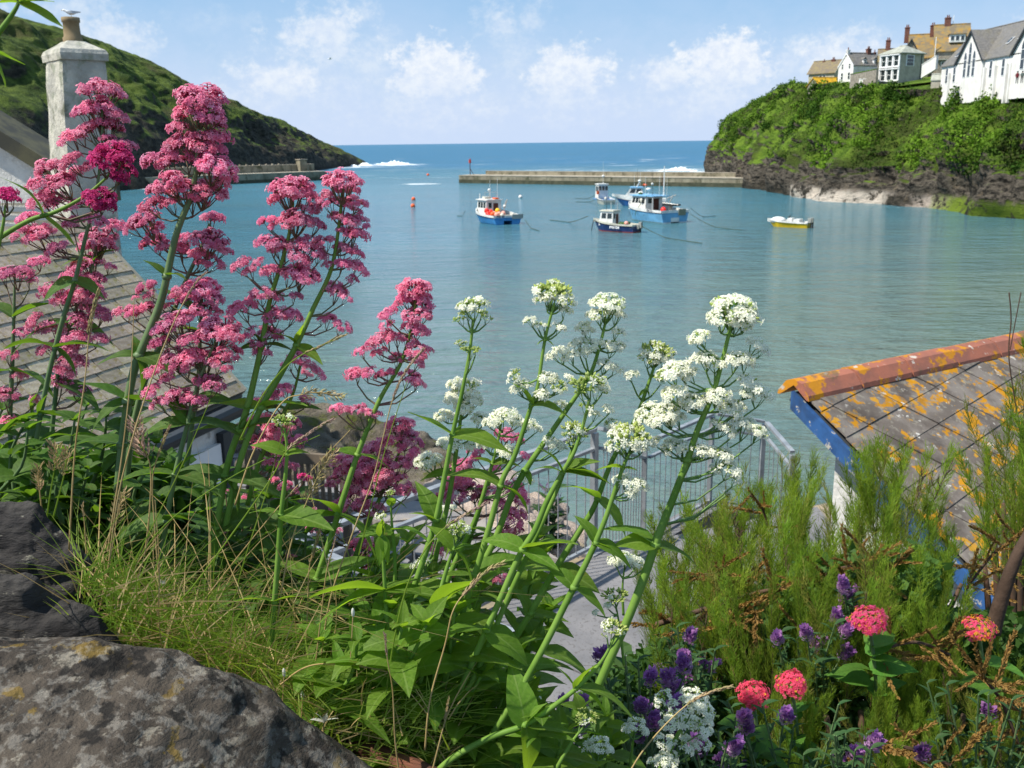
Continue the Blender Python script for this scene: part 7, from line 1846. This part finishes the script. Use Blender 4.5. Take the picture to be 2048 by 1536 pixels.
def shrub(name, label, n, x0, x1, y0f, y1, Yr, Lpx, meshes, seed, lean=.12, cat='shrub', trunkpx=None):
    r_ = random.Random(seed); root = at(trunkpx[0], trunkpx[1], (Yr[0]+Yr[1])/2); t = thing(name, label, cat, root)
    for k in range(n):
        px = r_.uniform(x0, x1); top = y0f(px); u_ = r_.random()
        Lp = r_.uniform(*Lpx); py = top+Lp*.9+u_**1.1*(y1-top-Lp*.6)
        Y = Yr[1]-(Yr[1]-Yr[0])*min(1, u_*1.0+r_.uniform(-.1, .15)); b = at(px, py, Y); L = Lp*Y/FPX
        if 1890 < px < 2000 and 1130 < py < 1420: continue
        ax_ = Vector((r_.gauss(-.05, lean*1.6), r_.gauss(-.05, lean), 1)).normalized()
        q = Vector((0, 0, 1)).rotation_difference(ax_) @ Quaternion((0, 0, 1), r_.uniform(0, 6.28))
        put('frond', r_.choice(FR2 if r_.random() < .24 else meshes), t, b-root, q, (L*r_.uniform(.8, 1.3), L*r_.uniform(.8, 1.3), L))
    # woody limbs from the root up into the crown
    for k in range(9):
        px = x0+(x1-x0)*(k+.5)/9; py = y0f(px)+230; tip = at(px, py, Yr[1]-.2); mid = root.lerp(tip, .5)+Vector((0, 0, -.15))
        mb = MB(); mb.tube(spline([root, mid, tip], 5), [.02*(1-.075*i) for i in range(11)], 6); mb.build('limb', bark, t, smooth=True)
    return t
shrub('tamarisk_shrub', 'feathery green tamarisk filling the space below the slate roof', 250, 1300, 1960, lambda x: ipx(x, TOP), 1330, (1.55, 2.5), (190, 330), FR, 4, trunkpx=(1640, 1560))
shrub('tamarisk_shrub', 'feathery green tamarisk hanging in front of the slate roof at the right edge', 60, 1960, 2130, lambda x: ipx(x, TOP), 1150, (1.8, 2.3), (200, 330), FR, 9, trunkpx=(2060, 1500))
shrub('tamarisk_shrub', 'lower feathery green sprays in the bottom right corner', 150, 1480, 2100, lambda x: 1180+abs(x-1800)*.15, 1600, (1.3, 1.7), (150, 260), FR, 12, trunkpx=(1800, 1640))
# faded brown sprays
t = thing('withered_spray', 'long bent twig with faded orange-brown blossom lying across the green shrub', 'branch', at(1310, 1250, 1.75))
tw_ = spline([at(1310, 1250, 1.75), at(1420, 1215, 1.75), at(1540, 1180, 1.75), at(1680, 1165, 1.78), at(1800, 1172, 1.8)], 8)
mb = MB(); mb.tube(tw_, [.006*(1-.02*i) for i in range(len(tw_))], 6); mb.build('twig', bark, t, smooth=True)
r_ = random.Random(3)
for k in range(46):
    p = r_.choice(tw_[:30])+Vector((r_.uniform(-.03, .03), r_.uniform(-.06, .02), 0)); ax_ = Vector((r_.uniform(-.8, .8), r_.uniform(-.6, .1), r_.uniform(-1, .9))).normalized(); L = r_.uniform(.06, .13)
    put('blossom_spray', r_.choice(FRB), t, p-t.location, Vector((0, 0, 1)).rotation_difference(ax_), L)
def brown(px0, py0, px1, py1, Y, label, n=16):
    a, b = at(px0, py0, Y), at(px1, py1, Y); t = thing('withered_spray', label, 'branch', a); P = spline([a, a.lerp(b, .5)+Vector((0, 0, .02)), b], 6)
    mb = MB(); mb.tube(P, .003, 5); mb.build('twig', bark, t)
    for k in range(n):
        p = r_.choice(P); ax_ = Vector((r_.uniform(-.8, .8), r_.uniform(-.6, .1), r_.uniform(-.5, 1))).normalized(); put('blossom_spray', r_.choice(FRB), t, p-t.location, Vector((0, 0, 1)).rotation_difference(ax_), r_.uniform(.05, .11))
brown(1760, 1300, 1900, 1310, 1.5, 'faded brown spray right of the pink hydrangea head'); brown(1930, 1180, 2040, 1070, 1.8, 'faded brown spray above the leaning trunk at the right edge')
brown(1960, 1350, 2040, 1500, 1.35, 'faded brown spray in the bottom right corner', 22); brown(1400, 1150, 1480, 1190, 1.8, 'faded brown spray at the left side of the green shrub'); brown(1600, 1180, 1760, 1130, 1.75, 'faded brown spray above the bent twig')
brown(1700, 1500, 1900, 1530, 1.3, 'faded brown spray at the bottom of the right-hand shrub', 18); brown(1500, 990, 1540, 1060, 2.2, 'thin brownish twig high on the left of the shrub', 6)
t = thing('leaning_trunk', 'dark bare trunk leaning up at the right edge in front of the white wall', 'trunk', at(1985, 1265, 1.7))
mb = MB(); mb.tube(spline([at(1985, 1265, 1.7), at(2005, 1190, 1.7), at(2035, 1110, 1.7), at(2080, 1030, 1.7)], 6), [.016-.0004*i for i in range(19)], 8); mb.build('bark', mat('dark_trunk_bark', (.05, .03, .02), (.08, .05, .035), scale=14, rough=.9, bump=.003, bscale=60), t, smooth=True)
mb = MB(); mb.tube(spline([at(2040, 860, 2.2), at(2018, 720, 2.2), at(2022, 640, 2.2), at(2018, 585, 2.2)], 5), .0016, 5); mb.tube(spline([at(2020, 700, 2.2), at(2035, 620, 2.2), at(2042, 585, 2.2)], 5), .0013, 5)
o = mb.build('bare_twig', bark); tag(o, 'thin bare twigs rising above the red ridge tiles at the right', 'twig')
# undergrowth: broad hydrangea and hebe leaves
hy_leaf = leafmat('hydrangea_leaf', (.06, .15, .02), (.09, .20, .03), (.18, .38, .02), .35)
he_leaf = leafmat('hebe_leaf', (.025, .065, .02), (.04, .09, .025), (.06, .16, .02), .2)
HL = [leaf_mesh('leaf', hy_leaf, W=.62, seed=40+i, curl=c, fold=.2) for i, c in enumerate((.3, .1, .5))]
EL = [leaf_mesh('leaf', he_leaf, W=.34, seed=50+i, curl=.3, fold=.3, nseg=4) for i in range(3)]
sep_p = petal('hydrangea_pink', (.70, .03, .15), (.86, .18, .30), (.9, .1, .25)); sep_y = petal('hydrangea_yellow', (.80, .55, .05), (.75, .30, .06), (.8, .5, .05)); heb = petal('hebe_purple', (.27, .10, .34), (.44, .22, .46), (.38, .15, .45)); heb2 = petal('hebe_pale', (.50, .25, .52), (.62, .42, .6), (.5, .3, .5))
def mop_mesh(seed, yel, n=330, flat=.55):
    r_ = random.Random(seed); mb = MB()
    for i in range(n):
        th = 1.5*math.sqrt(r_.random()); ph = r_.uniform(0, 6.28); d = Vector((math.sin(th)*math.cos(ph), math.sin(th)*math.sin(ph), math.cos(th)))
        c = Vector((d.x, d.y, d.z*flat))*r_.uniform(.80, 1.10)*(1+.32*noise.noise(d*1.9+Vector((seed, 0, 0)))); ax = (d+Vector((r_.uniform(-.5, .5), r_.uniform(-.5, .5), r_.uniform(-.3, .5)))).normalized(); u = ax.orthogonal().normalized(); v = ax.cross(u); mi = 1 if r_.random() < yel else 0
        L = .10 if mi else .135; a0 = r_.uniform(0, 6)
        for q in range(4):
            a = a0+q*1.571; e = u*math.cos(a)+v*math.sin(a); s_ = u*-math.sin(a)+v*math.cos(a)
            mb.add([c, c+e*L*.6+s_*L*.42+ax*.03, c+e*L+ax*.0, c+e*L*.6-s_*L*.42+ax*.03], [(0, 1, 2, 3)], mi)
    mb.sphere((0, 0, -.05), .72, 10, 7, m=2, sc=(1, 1, flat))
    return mb.mesh('flower_head', [sep_p, sep_y, cal_g])
def hydrangea(px, py, Y, r, yel, label, flat=.6):
    root = at(px+5, py+260, Y+.05); t = thing('hydrangea', label, 'flower', root); c = at(px, py, Y)
    put('flower_head', mop_mesh(int(px), yel, flat=flat), t, c-root, Vector((0, 0, 1)).rotation_difference(Vector((-.1, -.45, 1)).normalized()), r*Y/FPX)
    mb = MB(); mb.tube(spline([c, c.lerp(root, .5)+Vector((.01, 0, 0)), root], 5), .003, 6); mb.build('stem', stem_d, t)
    for k in range(9):
        a = r_.uniform(0, 6.28); f_ = r_.uniform(.15, .9); b = c.lerp(root, f_); L = r_.uniform(60, 105)*Y/FPX
        put('leaf', r_.choice(HL), t, b-root, frame_q(Vector((math.cos(a), math.sin(a)*.8-.2, r_.uniform(0, .5))).normalized(), roll=r_.uniform(-.3, .3)), L)
hydrangea(1738, 1240, 1.45, 38, .22, 'pink and yellow hydrangea head in the middle of the right-hand shrub', .45)
hydrangea(1957, 1258, 1.5, 33, .5, 'yellow and pink hydrangea head by the foot of the leaning trunk', .5)
hydrangea(1505, 1392, 1.30, 33, .02, 'deep pink hydrangea head right of the dense white mass', .85)
hydrangea(1583, 1370, 1.38, 33, .06, 'paler pink hydrangea head behind green sprays, right of the deep pink one', .8)
def hebe(px, py, Y, n, spread, label, seed, flowers=7):
    r_ = random.Random(seed); root = at(px, py+spread[1]+120, Y+.05); t = thing('hebe', label, 'shrub', root)
    for k in range(n):
        tip = at(px+r_.uniform(-1, 1)*spread[0], py+r_.uniform(-1, 1)*spread[1], Y+r_.uniform(-.08, .1)); base_ = tip.lerp(root, .5)+Vector((r_.uniform(-.02, .02), 0, -.03))
        mb = MB(); mb.tube([tip, base_, root], [.0014, .002, .003], 5); mb.build('twig', stem_d, t)
        for q in range(9):
            a = q*2.4; b = tip.lerp(base_, q/10); L = r_.uniform(24, 38)*Y/FPX
            put('leaf', r_.choice(EL), t, b-root, frame_q(Vector((math.cos(a), math.sin(a), .6)).normalized()), L)
        if k < flowers*.7:
            for w_ in range(2):
                mb = MB(); ax = Vector((r_.uniform(-.7, .7), r_.uniform(-.7, 0), 1)).normalized(); Ls = r_.uniform(26, 44)*Y/FPX
                for q in range(80):
                    f_ = r_.random(); c = tip+ax*Ls*f_; a = r_.uniform(0, 6.28); o_ = ax.orthogonal().normalized(); o_ = Quaternion(ax, a) @ o_
                    R = .0085*(1.1-f_*.6)*r_.uniform(.5, 1.4); c2 = c+o_*R; sd_ = ax.cross(o_)*.0034
                    mb.add([c2-sd_, c2+o_*.003+ax*.004, c2+sd_, c2-ax*.003], [(0, 1, 2, 3)], 0 if f_ > .45 else 1)
                mb.build('flower_spike', [heb, heb2], t)
hebe(1290, 1390, 1.25, 22, (90, 90), 'purple flowered hebe bush behind the bright leaves at the bottom centre', 31, 15)
hebe(1430, 1470, 1.22, 20, (90, 70), 'purple flowered hebe around the dense white valerian mass', 32, 12)
hebe(1400, 1310, 1.5, 16, (90, 60), 'purple flowered hebe below the withered twig', 36, 7)
hebe(1620, 1285, 1.55, 14, (70, 50), 'purple flowered hebe under the bent withered twig', 33, 8)
hebe(1690, 1195, 1.62, 6, (30, 18), 'deep purple spikes just above the pink and yellow hydrangea', 34, 5)
hebe(1700, 1490, 1.22, 14, (60, 40), 'purple flowered hebe at the bottom edge of the right-hand shrub', 35, 4)
hebe(1100, 1460, 1.25, 12, (70, 50), 'purple flowered hebe peeping out at the bottom centre', 37, 6)
hebe(1950, 1450, 1.3, 22, (120, 120), 'dark leafed hebe in the bottom right corner', 38, 3)
hebe(1560, 1480, 1.3, 26, (120, 80), 'dark leafed hebe under the deep pink hydrangea', 39, 3)
# leaf mass that closes the dark depth of the right-hand border
def leaf_mass(name, n, f, Y, sz, m, label, seed):
    rs = np.random.default_rng(seed); pts = []
    for k in range(n):
        px, py = f(rs)
        if px > 1880 and py < 1235: continue
        pts.append(at(px, py, rs.uniform(*Y)))
    Q = leaf_scatter(np.array(pts), np.tile(np.array([[-.1, -.5, .8]]), (len(pts), 1)), sz, 2, rs)
    quads_obj(name, Q, m, label=label, cat='undergrowth', kind='stuff')
und = mat('border_leaves', (.03, .075, .012), (.06, .13, .02), scale=5, rough=.7, trans=.25, tcol=(.10, .22, .02))
leaf_mass('border_undergrowth', 26000, lambda rs: (lambda x: (x, rs.uniform(max(1330-(x-1250)*.5, 1120), 1660)))(rs.uniform(1180, 2150)), (1.75, 2.5), .020, und, 'dark green undergrowth behind the flowers at the lower right', 5)
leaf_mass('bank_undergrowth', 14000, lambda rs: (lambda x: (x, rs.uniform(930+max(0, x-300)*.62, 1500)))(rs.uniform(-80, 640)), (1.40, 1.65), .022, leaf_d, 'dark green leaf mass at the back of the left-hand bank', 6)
# scrubby plants growing by the railing
hebe(1095, 1010, 7.6, 12, (22, 45), 'small shrub with reddish tips growing outside the railing below the corner post', 41, 2)
